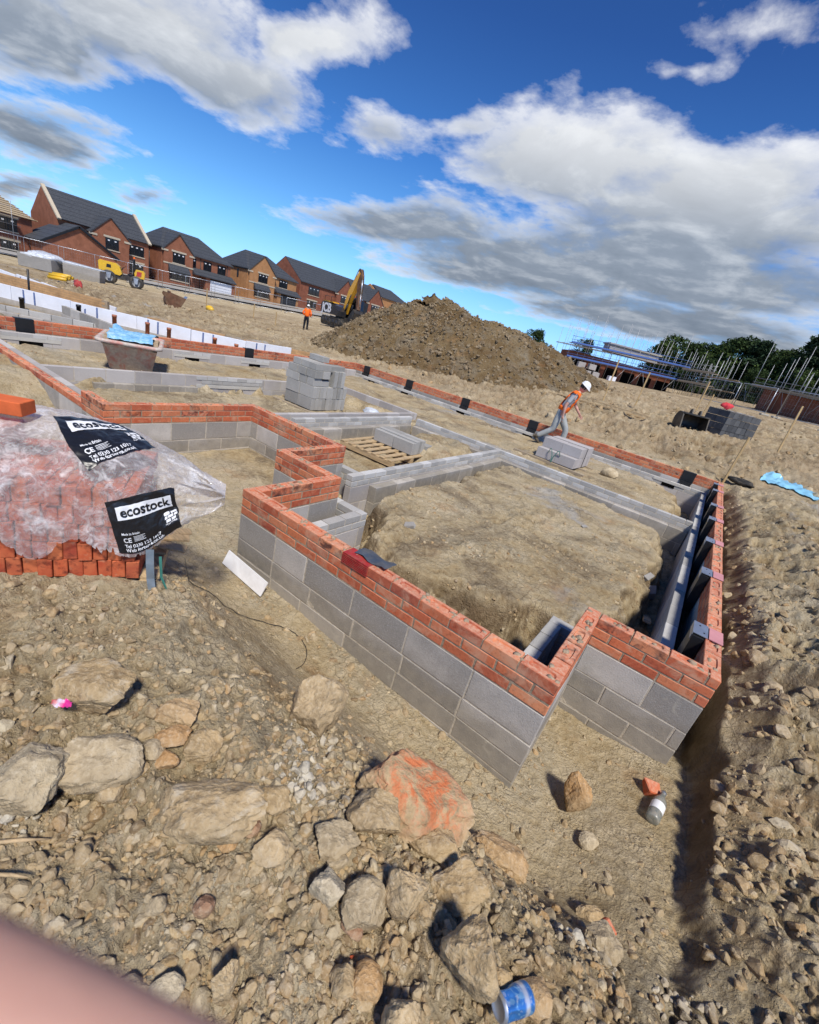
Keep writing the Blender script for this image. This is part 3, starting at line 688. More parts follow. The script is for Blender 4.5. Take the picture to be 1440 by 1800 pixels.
# ------------------------------------------------------------------ stones
def ico(sub):
    bm = bmesh.new(); bmesh.ops.create_icosphere(bm, subdivisions=sub, radius=1)
    V = np.array([v.co[:] for v in bm.verts]); F = np.array([[v.index for v in f.verts] for f in bm.faces]); bm.free(); return V, F
ICO = {k: ico(k) for k in (1, 2, 3, 5)}
def stone(seed, sub, planes=13, sq=(1, .8, .65), rough=.05, soft=0.0):
    """an angular stone: a sphere cut by random planes, then weathered"""
    g = np.random.RandomState(seed); V, F = ICO[sub]
    N = g.normal(size=(planes, 3)); N /= np.linalg.norm(N, axis=1)[:, None]; c = g.uniform(.55, .95, planes)
    D = V @ N.T; rr = np.where(D > .05, c[None] / np.maximum(D, .05), 9.)
    if soft > 0: rad = (np.minimum(rr, 3) ** -soft).sum(1) ** (-1 / soft) * 1.25; rad = np.minimum(rad, 1.05)
    else: rad = np.minimum(rr.min(1), 1.0)
    if rough > 0:
        o = g.uniform(0, 50)
        def n3(k, s):
            return (pnoise(V[:, 0] * k + o, V[:, 1] * k + V[:, 2] * k * .7, s) + pnoise(V[:, 1] * k + o, V[:, 2] * k - V[:, 0] * k * .6, s + 1)) * .5
        rad = rad * (1 + rough * 1.3 * n3(1.9, seed) + rough * n3(4.3, seed + 3) + (rough * .6 * n3(9.5, seed + 5) if sub >= 3 else 0) + (rough * .5 * n3(21, seed + 9) if sub >= 5 else 0))
    return V * rad[:, None] * np.array(sq)[None], F
BASE = {s: [stone(100 * s + i, s, 12, (1, .65 + .3 * ((i * 37) % 10) / 10, .5 + .3 * ((i * 53) % 10) / 10), .04) for i in range(12)] for s in (1, 2)}
def hull_stone(seed):
    g = np.random.RandomState(seed); bm = bmesh.new(); k = g.randint(11, 17)
    P = g.normal(size=(k, 3)); P /= np.linalg.norm(P, axis=1)[:, None]; P *= g.uniform(.78, 1.05, (k, 1)) * np.array([1, g.uniform(.6, .95), g.uniform(.42, .8)])
    for p in P: bm.verts.new(p)
    r = bmesh.ops.convex_hull(bm, input=bm.verts); bmesh.ops.delete(bm, geom=[v for v in bm.verts if not v.link_faces], context='VERTS')
    bmesh.ops.bevel(bm, geom=list(bm.edges), offset=.07, segments=1, affect='EDGES'); bmesh.ops.triangulate(bm, faces=bm.faces); bm.verts.index_update()
    V = np.array([v.co[:] for v in bm.verts]); F = np.array([[v.index for v in f.verts] for f in bm.faces]); bm.free(); return V, F
BASE[2] = [hull_stone(7000 + i) for i in range(8)] + BASE[2][:4]
def rotmats(n, g):
    q = g.normal(size=(n, 4)); q /= np.linalg.norm(q, axis=1)[:, None]; w, x, y, z = q.T
    return np.stack([1 - 2 * (y * y + z * z), 2 * (x * y - z * w), 2 * (x * z + y * w), 2 * (x * y + z * w), 1 - 2 * (x * x + z * z), 2 * (y * z - x * w), 2 * (x * z - y * w), 2 * (y * z + x * w), 1 - 2 * (x * x + y * y)], 1).reshape(-1, 3, 3)
def stone_cloud(name, P, S, mat, sub, parent=None, seed=1, flat=1.0):
    """all the loose stones of one kind as ONE mesh (nobody could count them)"""
    g = np.random.RandomState(seed); Rm = rotmats(len(P), g); VV, FF = [], []; off = 0
    for i in range(len(P)):
        V, F = BASE[sub][g.randint(12)]; v = (V * S[i]) @ Rm[i].T; v[:, 2] *= flat
        VV.append(v + P[i]); FF.append(F + off); off += len(V)
    o = np_mesh(name, np.concatenate(VV), np.concatenate(FF), mat, parent, smooth=False); return tag(o, kind='stuff')
def scatter_near():
    g = np.random.RandomState(5); n = 60000
    a0 = math.atan2(.7957, -.4751); th = a0 + g.uniform(-R(78), R(62), n); r = .45 * (5.2 / .45) ** g.uniform(0, 1, n)
    th = np.concatenate([th, g.uniform(0, 2 * math.pi, 9000)]); r = np.concatenate([r, 3.2 * np.sqrt(g.uniform(0, 1, 9000))]); n = len(r)
    x = CAMP[0] + r * np.cos(th); y = CAMP[1] + r * np.sin(th)
    ins = sd_poly(x, y, HOUSE); n1 = fbm(x * 1.3, y * 1.3, 81, 3); n2 = fbm(x * 4, y * 4, 83, 2)
    d = np.zeros(n)
    fore = sstep(-.25, -1.0, y + .25 * n1); smooth_pad = np.exp(-((x - 1.30) ** 2 / .45 + (y + .62) ** 2 / .20))
    d = np.maximum(d, fore * (.60 + .9 * n1) * (1 - .93 * smooth_pad))
    d = np.maximum(d, np.exp(-((y + .10) / .16) ** 2) * ((x > 0) & (x < 2.8)) * .35)                     # crumbs at the wall foot
    d = np.maximum(d, ((x > 2.7) & (x < 3.5) & (y < .9)) * (.16 + .5 * n1))
    d = np.maximum(d, ((x > cut_x(y) + .03) & (y > -1.6)) * (.62 + .9 * n1 + .3 * n2))
    d = np.maximum(d, .05 + .10 * n1)
    pk = sd_poly(x, y, PACKPAD); d = np.where(pk > -.03, 0, d)
    pl = sd_poly(x, y, PLATEAU); d = np.where(ins > 0, .09 + .35 * np.exp(-((pl + .05) / .16) ** 2), d)
    keep = g.uniform(0, 1, n) < np.clip(d, 0, 1) * .62; x, y, r = x[keep], y[keep], r[keep]
    s = .0045 * (.034 / .0045) ** (g.uniform(0, 1, len(x)) ** 2.1)
    s = s * np.clip(.6 + .35 * r, .6, 1.9)
    s = np.where(sd_poly(x, y, HOUSE) > -.05, np.minimum(s, np.where(np.abs(sd_poly(x, y, PLATEAU) + .05) < .2, .03, .012)), s)
    # fist-sized stones heaped in the foreground
    k = 520; x2 = g.uniform(1.55, 3.25, k); y2 = -1.75 + 1.05 * g.uniform(0, 1, k) + .25 * (x2 - 2.4); s2 = .016 * (.043 / .016) ** (g.uniform(0, 1, k) ** 1.5)
    q = (np.exp(-((x2 - 1.30) ** 2 / .45 + (y2 + .62) ** 2 / .20)) < .3) & (np.sqrt((x2 - CAMP[0]) ** 2 + (y2 - CAMP[1]) ** 2) > .45)
    x = np.concatenate([x, x2[q]]); y = np.concatenate([y, y2[q]]); s = np.concatenate([s, s2[q]])
    s = np.where((x > cut_x(y)) & (y > -1), s * 1.35, s)
    z = height(x, y)
    return np.stack([x, y, z - s * .12], 1), s
# ------------------------------------------------------------------ wrapped pack of bricks on its pallet
PM = Matrix(((PACK_U[0], PACK_V[0], 0, PACK_R[0]), (PACK_U[1], PACK_V[1], 0, PACK_R[1]), (0, 0, 1, PACK_R[2]), (0, 0, 0, 1)))
def brick_mesh(name, sx, sy, sz, mat, c=.003, j=.0015):
    mb = MB(); mb.obox(Matrix(), sx, sy, sz, 0, c, j); o = mb.build(name, mat); me = o.data; bpy.data.objects.remove(o); return me
def brick_obj_mat(name, cols):
    m = NT(name); r = m.n('ShaderNodeObjectInfo').outputs['Random']; a = m.noise(14, 5, .6, dist=.5); b = m.noise(60, 4)
    P = m.vmath('ADD', m.co(), m.n('ShaderNodeCombineXYZ', i_X=m.math('MULTIPLY', r, 9.)).outputs[0])
    base = m.ramp(r, [(i / (len(cols) - 1), c) for i, c in enumerate(cols)])
    a = m.noise(9, 5, .6, vec=P, dist=.6)
    col = m.mix(m.ramp(a, [(.35, 0), (.62, .8)]), base, m.mix(.6, base, (.60, .19, .075)))
    col = m.mix(m.ramp(m.noise(20, 5, .7, vec=P), [(.34, .85), (.50, 0)]), col, (.12, .028, .018))
    col = m.mix(m.ramp(m.noise(8, 5, .7, vec=P, dist=.4), [(.60, 0), (.72, .6)]), col, (.55, .36, .22))
    m.bsdf(col, .88, m.bump(b, .6, .003), spec=.2); return m.mat
M['loose'] = brick_obj_mat('stacked new brick', [(.34, .055, .026), (.50, .10, .038), (.40, .07, .03), (.54, .145, .055), (.30, .045, .028)])
bme = [brick_mesh('brick', .0615, .213, .100, M['loose'], .003, .0022) for _ in range(3)]
def pack_brick(u, v, z, rz=0, label=None):
    o = bpy.data.objects.new('brick', bme[rnd.randrange(3)]); link(o)
    o.matrix_world = PM @ T(u, v, z, rnd.gauss(0, .012), rnd.gauss(0, .012), rz + rnd.gauss(0, .012))
    tag(o, label or 'red brick stacked on edge in the pack under the torn plastic wrap', 'brick', 'red bricks in the wrapped pack'); return o
for row in range(6):
    z = .053 + row * .1025
    for i in range(15):
        for dpt in range(3):
            if row == 5 and (i < 10 or dpt == 0): continue
            if dpt > 0 and 0 < i < 14 and row < 4: continue           # never seen: buried in the pack
            u = -.031 - i * .0632 - (.018 if row % 2 else 0) - (.0 if row < 2 else .01)
            pack_brick(u, .108 + dpt * .216 + rnd.uniform(-.012, .008), z)
lb = bpy.data.objects.new('brick', brick_mesh('brick', .215, .1025, .065, M['new_brick'], .003, .001)); link(lb)
tag(lb, 'clean bright orange brick lying loose on top of the plastic wrapped pack', 'brick')
# pallet below
pal = thing('pallet', 'wooden pallet with its boards sticking out below the wrapped red bricks', 'pallet')
for k, (v0, v1) in enumerate(((.02, .11), (.28, .36), (.56, .65))):
    mb = MB(); mb.obox(PM @ T(-.47, (v0 + v1) / 2, -.012), 1.13, v1 - v0, .018, 0, .002); mb.build('board', M['wood'], pal)
for k in range(4):
    mb = MB(); mb.obox(PM @ T(.04 - k * .31, .34, -.065), .09, .66, .085, 0, .002); mb.build('bearer', M['wood'], pal)
for k, v in enumerate((.30, .47, .60)):
    mb = MB(); mb.obox(PM @ T(.12, v, .03 - k * .03, .1, .1, .3 * k - .2), .17, .065, .016, 0, .002); mb.build('splintered_board', M['wood'], pal)
# strap and ties
def ribbon(name, pts, w, mat, parent=None, twist=0.0, th=.002):
    mb = MB(); V = []; n = len(pts)
    for i, p in enumerate(pts):
        p = Vector(p); t = (Vector(pts[min(i + 1, n - 1)]) - Vector(pts[max(i - 1, 0)])).normalized()
        side = t.cross(Vector((PACK_V[0], PACK_V[1], .2))).normalized(); side.rotate(Matrix.Rotation(twist * i / n, 3, t)) if twist else None
        nn = t.cross(side) * th
        V += [p + side * w / 2, p - side * w / 2, p - side * w / 2 + nn, p + side * w / 2 + nn]
    F = [(i * 4 + k, i * 4 + (k + 1) % 4, (i + 1) * 4 + (k + 1) % 4, (i + 1) * 4 + k) for i in range(n - 1) for k in range(4)] + [(3, 2, 1, 0), tuple((n - 1) * 4 + k for k in range(4))]
    return mb.add(V, F).build(name, mat, parent, True)
s0 = [pk(.055, -.03, .20), pk(.058, -.045, .12), pk(.062, -.05, .03), pk(.075, -.075, -.05), pk(.09, -.12, -.085), pk(.10, -.17, -.075)]
tag(ribbon('packing_strap', s0, .038, M['lead']), 'blue grey metal strap hanging from the corner of the wrapped brick pack to the ground', 'strap')
s1 = [pk(.10, .0, .14), pk(.11, -.02, .02), pk(.14, -.04, -.05), pk(.19, -.05, -.10), pk(.245, -.06, -.125)]
tag(ribbon('packing_strap', s1, .014, M['green_strap'], twist=1.2), 'thin dark green strap curling on the ground by the pack corner', 'strap')
cp = [(.40, .25, .02), (.62, .32, -.10), (.80, .30, -.20), (.93, .22, -.24), (1.0, .08, -.22), (.98, -.06, -.14), (.90, -.18, -.10)]
pts = []
for q in cp:
    p = pk(*q); pts.append((p[0], p[1], H(p[0], p[1]) + .012))
pts[0] = tuple(pk(.20, .25, -.02))
def smooth_path(P, k=6):
    P = [Vector(p) for p in P]; o = []
    for i in range(len(P) - 1):
        a, b, c, d = P[max(i - 1, 0)], P[i], P[i + 1], P[min(i + 2, len(P) - 1)]
        for j in range(k):
            t = j / k; o.append(.5 * ((2 * b) + (c - a) * t + (2 * a - 5 * b + 4 * c - d) * t * t + (3 * b - a - 3 * c + d) * t ** 3))
    return o + [P[-1]]
tag(MB().tube([pts[0]] + [(p.x, p.y, H(p.x, p.y) + .010) for p in smooth_path(pts, 10)[1:]], .0022, 6).build('cable', M['cable']), 'thin black cable trailing over the ground from the brick pack towards the wall', 'cable')
# plastic hood
m = NT('clear plastic hood'); crease = m.noise(16, 6, .7, dist=1.6); fold = m.noise(5, 5, .6, dist=1.0)
film = m.ramp(m.math('ADD', m.math('MULTIPLY', crease, .55), m.math('MULTIPLY', fold, .5)), [(.40, .10), (.53, .30), (.66, .88)])
lw = m.n('ShaderNodeLayerWeight', i_Blend=.35).outputs['Facing']
alpha = m.math('ADD', film, m.math('MULTIPLY', lw, .38), clamp=True)
bmp = m.bump(m.math('ADD', m.math('MULTIPLY', crease, .6), m.math('MULTIPLY', m.noise(45, 5, .7, dist=1.5), .35)), 1.0, .012)
b = m.n('ShaderNodeBsdfPrincipled'); m.put(b.inputs['Base Color'], m.ramp(m.noise(3, 5, .7), [(.4, (.86, .85, .84)), (.75, (.76, .70, .64))])); m.put(b.inputs['Roughness'], .10); m.put(b.inputs['Specular IOR Level'], .8)
m.put(b.inputs['Normal'], bmp)
tl = m.n('ShaderNodeBsdfTranslucent', i_Color=(.8, .78, .75, 1)); mx = m.n('ShaderNodeMixShader'); mx.inputs[0].default_value = .22
m.t.links.new(b.outputs[0], mx.inputs[1]); m.t.links.new(tl.outputs[0], mx.inputs[2])
tr = m.n('ShaderNodeBsdfTransparent', i_Color=(.97, .95, .94, 1)); mx2 = m.n('ShaderNodeMixShader'); m.put(mx2.inputs[0], alpha)
m.t.links.new(tr.outputs[0], mx2.inputs[1]); m.t.links.new(mx.outputs[0], mx2.inputs[2]); M['film'] = m.surf(mx2.outputs[0])
na, nb = 300, 220
A, B = np.meshgrid(np.linspace(0, 1, na), np.linspace(0, 1, nb), indexing='ij')
# a torn, ragged hem
B2 = B + (1 - B) ** 6 * (.022 * fbm(A * 24, A * 0 + .3, 211, 4) + .022 * pnoise(A * 75, A * 0 + 3.3, 213) + .012 * pnoise(A * 190, A * 0 + 5.3, 214))
V = wrapS(A.ravel(), B2.ravel())
i = np.arange(na - 1)[:, None] * nb; j = np.arange(nb - 1)[None]
F = np.stack([i + j, i + nb + j, i + nb + j + 1, i + j + 1], -1).reshape(-1, 4)
hood = np_mesh('plastic_wrap', V, F, M['film'])
tag(hood, 'torn clear plastic hood with two black printed panels, draped over the pack of red bricks', 'plastic wrap')
def on_wrap(Q, uv, lift):
    """place label coordinates (0..1) on the hood through the four (a, b) corners tl, tr, br, bl"""
    uv = np.asarray(uv, float); u, v = uv[:, 0:1], uv[:, 1:2]; Q = np.array(Q)
    ab = (Q[3] * (1 - u) + Q[2] * u) * (1 - v) + (Q[0] * (1 - u) + Q[1] * u) * v
    e = 4e-3
    P = wrapS(ab[:, 0], ab[:, 1]); da = wrapS(ab[:, 0] + e, ab[:, 1]) - wrapS(ab[:, 0] - e, ab[:, 1]); db = wrapS(ab[:, 0], ab[:, 1] + e) - wrapS(ab[:, 0], np.maximum(ab[:, 1] - e, 0))
    n = np.cross(da, db); n /= np.linalg.norm(n, axis=1)[:, None] + 1e-9
    return P + n * lift
def text_uv(txt, size, x, y, bold=.0, squeeze=1.0, res=3):
    cu = bpy.data.curves.new('t', 'FONT'); cu.body = txt; cu.size = size; cu.resolution_u = res; cu.offset = bold; cu.align_x = 'LEFT'
    o = bpy.data.objects.new('t', cu); COL.objects.link(o); dg = bpy.context.evaluated_depsgraph_get(); me = o.evaluated_get(dg).to_mesh()
    bm = bmesh.new(); bm.from_mesh(me); bmesh.ops.triangulate(bm, faces=bm.faces)
    bmesh.ops.subdivide_edges(bm, edges=[e for e in bm.edges if e.calc_length() > .05], cuts=1)
    bmesh.ops.triangulate(bm, faces=bm.faces)
    V = np.array([v.co[:] for v in bm.verts]); F = np.array([[v.index for v in f.verts] for f in bm.faces]); bm.free()
    bpy.data.objects.remove(o); bpy.data.curves.remove(cu)
    V = V[:, :2] * np.array([[squeeze, 1.0]]) + np.array([[x, y]]); return V, F
def grid_uv(x0, x1, y0, y1, n=26):
    X, Y = np.meshgrid(np.linspace(x0, x1, n), np.linspace(y0, y1, n), indexing='ij'); i = np.arange(n - 1)[:, None] * n; j = np.arange(n - 1)[None]
    return np.stack([X.ravel(), Y.ravel()], 1), np.stack([i + j, i + n + j, i + n + j + 1, i + j + 1], -1).reshape(-1, 4)
def label_panel(Q):
    def put(name, VF, mat, lift, parent):
        V, F = VF; return np_mesh(name, on_wrap(Q, V, lift), F, mat, parent)
    pnl = put('printed_panel', grid_uv(0, 1, 0, 1, 60), M['print_black'], .004, hood)
    put('name_band', grid_uv(.12, .93, .62, .86, 30), M['print_white'], .0065, pnl)
    put('lettering', text_uv('ecostock', .245, .17, .67, .006, .80), M['print_black'], .009, pnl)
    put('lettering', text_uv('CE', .125, .12, .215, .003, .8), M['print_white'], .0065, pnl)
    put('lettering', text_uv('Made in Britain', .055, .12, .355, .001, .8), M['print_white'], .0065, pnl)
    put('lettering', text_uv('Tel 0330 123 1017', .088, .12, .115, .002, .85), M['print_white'], .0065, pnl)
    put('lettering', text_uv('Web forterra.co.uk', .088, .12, .035, .002, .85), M['print_white'], .0065, pnl)
    for r_ in range(5): put('small_print', grid_uv(.28, .46 - .03 * (r_ % 2), .225 + r_ * .022, .233 + r_ * .022, 4), M['print_white'], .0065, pnl)
    # the brick emblem: staggered blocks above a small word
    for (a, b, c, d) in ((.78, .86, .44, .50), (.875, .97, .44, .50), (.78, .82, .36, .425), (.835, .91, .36, .425), (.925, .97, .36, .425), (.80, .86, .28, .345), (.875, .945, .28, .345)):
        put('emblem', grid_uv(a, b, c, d, 5), M['print_white'], .0065, pnl)
    put('lettering', text_uv('FORTERRA', .04, .785, .225, .001, .9), M['print_white'], .0065, pnl)
label_panel([(.652, .175), (.837, .251), (.867, .018), (.692, .012)])
label_panel([(.459, .575), (.614, .67), (.754, .60), (.609, .29)])
p = pk(-.60, .26, .80); lb.matrix_world = Matrix.Translation((p[0], p[1], p[2])) @ Euler((.03, -.02, _pa - .25)).to_matrix().to_4x4()
# ------------------------------------------------------------------ boulders, each its own thing
BOULDERS = [
    (1.316, -1.562, 0.291, 0.216, 5, 'rock_tan', 'big tan block with a flat pale top, farthest left boulder standing below the brick pack'),
    (1.596, -1.641, 0.263, 0.204, 35, 'rock_grey', 'grey tan slab leaning between the two big left-hand boulders'),
    (1.537, -1.818, 0.225, 0.201, 0, 'rock_grey', 'large broad grey tan boulder cut off by the left edge of the photo'),
    (1.58, -1.376, 0.161, 0.103, -5, 'rock_orange', 'flat-topped ochre stone, uppermost of the little cluster right of the leaning slab'),
    (1.661, -1.446, 0.122, 0.089, 20, 'rock_orange', 'smooth orange slab wedged under the flat-topped ochre stone'),
    (1.752, -1.377, 0.132, 0.132, -30, 'rock_tan', 'angular stone with a white patch on its upper right face'),
    (1.659, -1.518, 0.077, 0.106, 20, 'rock_grey', 'narrow upright grey stone left of the smooth orange slab'),
    (1.691, -1.583, 0.078, 0.082, 10, 'rock_tan', 'rounded tan stone resting against the foot of the leaning slab'),
    (1.694, -1.653, 0.086, 0.079, 15, 'rock_tan', 'knobbly tan stone lying in front of the leaning slab'),
    (1.718, -1.498, 0.085, 0.065, 0, 'rock_orange', 'small ochre stone below the smooth orange slab'),
    (1.986, -1.505, 0.329, 0.181, 12, 'rock_tan', 'broad low boulder with a vertical crack in the middle of the rubble, left of centre'),
    (1.862, -0.892, 0.264, 0.311, 80, 'rock_tan', 'upright lumpy boulder crusted with white bits, standing alone near the front wall'),
    (2.104, -1.341, 0.113, 0.105, -25, 'rock_tan', 'squarish tan stone just right of the broad cracked boulder'),
    (2.203, -1.435, 0.111, 0.107, -20, 'rock_tan', 'pointed tan stone below the squarish one, above loose rubble'),
    (1.998, -1.553, 0.052, 0.052, 0, 'rock_pale', 'small smooth pale pebble under the broad cracked boulder'),
    (2.081, -1.492, 0.058, 0.083, 60, 'rock_orange', 'narrow upright ochre stone at the right foot of the broad cracked boulder'),
    (2.102, -1.438, 0.07, 0.063, 0, 'rock_red', 'reddish brown stone between the broad cracked boulder and the pointed tan stone'),
    (2.408, -0.895, 0.471, 0.344, -35, 'rock_paint', 'largest boulder, sprayed with orange survey paint, beside the front wall'),
    (2.368, -1.108, 0.2, 0.172, -35, 'rock_tan', 'chunky brown stone leaning on the left side of the orange painted boulder'),
    (2.565, -0.975, 0.201, 0.138, -25, 'rock_tan', 'tan stone under the lower right end of the orange painted boulder'),
    (2.322, -1.277, 0.154, 0.116, 10, 'rock_grey', 'grey lump of clay stone left of the chunky brown stone'),
    (2.404, -1.386, 0.113, 0.133, 70, 'rock_pale', 'pale stone with an orange split face, standing in the rubble'),
    (2.368, -1.31, 0.083, 0.044, -10, 'rock_grey', 'thin cracked grey flake lying on the pale split stone'),
    (2.513, -1.343, 0.108, 0.169, 75, 'rock_grey', 'tall grey stone right of the pale split stone'),
    (2.58, -1.24, 0.155, 0.162, 70, 'rock_tan', 'broad tan stone with ridged face, right of the tall grey stone'),
    (2.709, -1.059, 0.189, 0.151, 10, 'rock_tan', 'pale tan triangular boulder below the orange painted boulder'),
    (2.749, -0.553, 0.288, 0.167, -40, 'rock_orange', 'long ochre rock sliding down towards the trench end of the front wall'),
    (2.962, 0.182, 0.308, 0.208, -45, 'rock_orange', 'long ochre rock lying in the pocket between the two brick walls'),
    (3.104, 0.004, 0.111, 0.105, 0, 'rock_pale', 'round pale cobble on the bare soil below the pocket rock'),
    (2.355, -1.68, 0.143, 0.075, 45, 'rock_tan', 'long leaning tan stone in the bottom rubble above the fingertip'),
    (2.205, -1.824, 0.085, 0.061, 15, 'rock_grey', 'squat grey stone close above the fingertip'),
    (2.269, -1.776, 0.08, 0.058, -10, 'rock_pale', 'pale stone right of the squat grey one above the fingertip'),
    (2.515, -1.386, 0.069, 0.053, -30, 'rock_red', 'small reddish brick-shaped stone below the tall grey stone'),
    (3.195, -0.635, 0.164, 0.133, 0, 'rock_grey', 'grey faced clay lump half way between the drinks can and the glass bottle'),
    (3.193, -0.4, 0.155, 0.088, -10, 'rock_tan', 'tan stone behind the grey faced clay lump'),
    (2.986, -1.15, 0.09, 0.122, 75, 'rock_orange', 'upright ochre stone just above the blue drinks can'),
    (2.809, -1.246, 0.19, 0.209, 60, 'rock_tan', 'large rough tan boulder near the bottom, left of the drinks can'),
    (2.899, -1.222, 0.066, 0.11, 80, 'rock_tan', 'narrow tan stone on the right flank of the large bottom boulder'),
    (2.741, -1.457, 0.157, 0.131, 50, 'rock_tan', 'big tan boulder cut off by the bottom edge of the photo'),
    (2.569, -1.479, 0.079, 0.088, 50, 'rock_tan', 'round tan stone left of the twin upright stones near the bottom'),
    (2.617, -1.447, 0.067, 0.109, 65, 'rock_orange', 'upright ochre stone, right of the twin stones near the bottom'),
    (2.183, -1.635, 0.067, 0.07, 50, 'rock_red', 'brown red wedge stone in the middle of the fine rubble'),
    (2.098, -1.718, 0.056, 0.062, 60, 'rock_grey', 'grey upright stone left of the brown red wedge stone'),
]
stone_cloud('rubble', *scatter_near(), M['rubble'], 2, seed=11)
bpy.data.objects['rubble']['label'] = 'loose tan stones and clods strewn over the ground in front of the walls'
for k, (x, y, w, h, ang, mat, lab) in enumerate(BOULDERS):
    big = w > .14
    V, F = stone(500 + k * 3, 5 if w > .1 else 3, 15 if big else 11, (1, .85, max(.55, min(1.0, h / w * .95))), .075 if big else .06, soft=0)
    V = V / np.array([np.ptp(V[:, 0]), np.ptp(V[:, 1]), np.ptp(V[:, 2])])
    a = R(ang)
    # long axis follows the photographed tilt: the rock leans about the viewing direction
    hgt = max(h * .72, .5 * w * abs(math.sin(a)) + .02)
    S = np.array([w, min(w, h) * .85 + .15 * w, hgt])
    if abs(ang) > 40: S = np.array([h * .8, h * .75, w * .95])
    V = V * S
    o = np_mesh('boulder' if w > .12 else 'stone', V, F, M[mat], smooth=True)
    o.data.set_sharp_from_angle(angle=R(33)) if hasattr(o.data, 'set_sharp_from_angle') else None
    z = H(x, y)
    o.location = (x + .0475, y, z + S[2] * .42); o.rotation_euler = (.10 * math.sin(k * 2.3), (-.25 * math.sin(a)) if abs(ang) <= 40 else .1 * math.cos(k), R(36) + (a * .5 if abs(ang) <= 40 else 0))
    tag(o, lab, 'boulder' if w > .12 else 'stone', 'boulders and stones in the foreground rubble')
# whitish crumbly clay lumps among the stones
_g = np.random.RandomState(77); _c = np.array([(2.05, -1.13), (2.13, -1.22), (2.25, -1.20), (3.10, -.78), (3.28, -.72), (3.55, -.55), (1.62, -1.88), (4.0, -.3), (4.3, .6), (1.95, -.95)]); _k = _g.randint(len(_c), size=420)
_x = _c[_k, 0] + _g.normal(0, .055, 420); _y = _c[_k, 1] + _g.normal(0, .05, 420); _s = .006 * (.034 / .006) ** (_g.uniform(0, 1, 420) ** 1.8)
o = stone_cloud('pale_clods', np.stack([_x, _y, height(_x, _y) + _s * .4], 1), _s, M['chip'], 2, seed=19); o['label'] = 'whitish crumbly clay lumps among the foreground stones'
# ------------------------------------------------------------------ litter
can = thing('drinks_can', 'crushed blue and silver drinks can lying in the rubble at the bottom edge', 'drinks can')
a0, a1 = Vector((2.955, -1.275, -.035)), Vector((3.03, -1.165, -.055))
ax = (a1 - a0).normalized(); q = ax.to_track_quat('Z', 'Y').to_matrix().to_4x4()
def canpart(name, prof, mat, dent=0.0):
    mb = MB().lathe(prof, 28, None, 0, True)
    for i, v in enumerate(mb.v):
        f = math.exp(-((v[2] - .028) / .020) ** 2) * dent; mb.v[i] = (v[0] * (1 - f * (.35 + .3 * math.sin(math.atan2(v[1], v[0]) * 5))), v[1] * (1 - f * (.3 + .3 * math.cos(math.atan2(v[1], v[0]) * 4))), v[2])
    o = mb.build(name, mat, can); o.matrix_local = q; return o
can.location = a0
m = NT('blue can print'); zz = m.xyz(m.co(), 2)
sw = m.noise(22, 3, .5, dist=1.5); wv = m.noise(60, 2)
c_ = m.mix(m.ramp(sw, [(.50, 0), (.56, 1)]), (.06, .24, .62), (.22, .48, .76)); c_ = m.mix(m.ramp(m.math('ABSOLUTE', m.math('SUBTRACT', zz, .075)), [(.004, 1), (.009, 0)]), c_, (.70, .74, .80))
c_ = m.mix(m.ramp(wv, [(.58, 0), (.64, .55)]), c_, (.65, .70, .78)); m.bsdf(c_, .3, m.bump(m.noise(45, 3), .5, .004), .6, .5); M['can'] = m.mat
canpart('body', [(.0325, t * .088 + .008) for t in np.linspace(0, 1, 14)], M['can'], .55)
canpart('base', [(.0325, .096), (.031, .100), (.027, .103), (.0245, .1015), (.02, .098), (.0, .0965)], M['galv'])
canpart('lid', [(.0, .004), (.024, .003), (.026, 0), (.029, .002), (.0325, .008)], M['galv'], .0)
bot = thing('glass_bottle', 'dusty clear glass bottle with a pale label lying at the foot of the trench bank', 'bottle')
p0 = Vector((3.40, .36, H(3.40, .36) + .034)); p1 = Vector((3.435, .60, H(3.435, .60) + .045)); qb = (p1 - p0).normalized().to_track_quat('Z', 'Y').to_matrix().to_4x4(); bot.location = p0; bot.scale = (.85, .85, .85)
m = NT('dusty bottle glass'); f = m.ramp(m.noise(30, 5, .7), [(.4, .15), (.65, .8)])
b = m.n('ShaderNodeBsdfPrincipled'); m.put(b.inputs['Base Color'], m.mix(f, (.30, .34, .33), (.36, .31, .23))); m.put(b.inputs['Roughness'], m.math('MULTIPLY_ADD', f, .5, .08)); m.put(b.inputs['Specular IOR Level'], .7)
tr = m.n('ShaderNodeBsdfTransparent', i_Color=(.8, .85, .84, 1)); mx = m.n('ShaderNodeMixShader'); m.put(mx.inputs[0], m.math('MULTIPLY_ADD', f, .5, .45)); m.t.links.new(tr.outputs[0], mx.inputs[1]); m.t.links.new(b.outputs[0], mx.inputs[2]); M['bottle'] = m.surf(mx.outputs[0])
for nm, prof, mt in (('body', [(0, .004), (.030, .0), (.042, .006), (.044, .03), (.044, .17), (.040, .195), (.026, .225), (.017, .25), (.015, .275)], 'bottle'), ('label', [(.0445, .075), (.0447, .15)], 'print_white'), ('cap', [(.0165, .270), (.0175, .272), (.0175, .292), (0, .293)], 'galv')):
    o = MB().lathe(prof, 24).build(nm, M[mt], bot); o.matrix_local = qb
def shard(x, y, sx, rz, label, z=None):
    mb = MB(); mb.obox(T(0, 0, 0, .3, .2, rz), sx, sx * .72, sx * .42, 0, .006, sx * .12)
    o = mb.build('brick_shard', M['pack_brick']); o.location = (x, y, (H(x, y) if z is None else z) + sx * .2); tag(o, label, 'brick shard', 'broken bits of red brick on the soil')
shard(3.375, .62, .115, .6, 'broken chunk of red brick beside the glass bottle'); shard(3.30, -.40, .06, -.5, 'small red brick chip on the stony slope right of the clay lump')
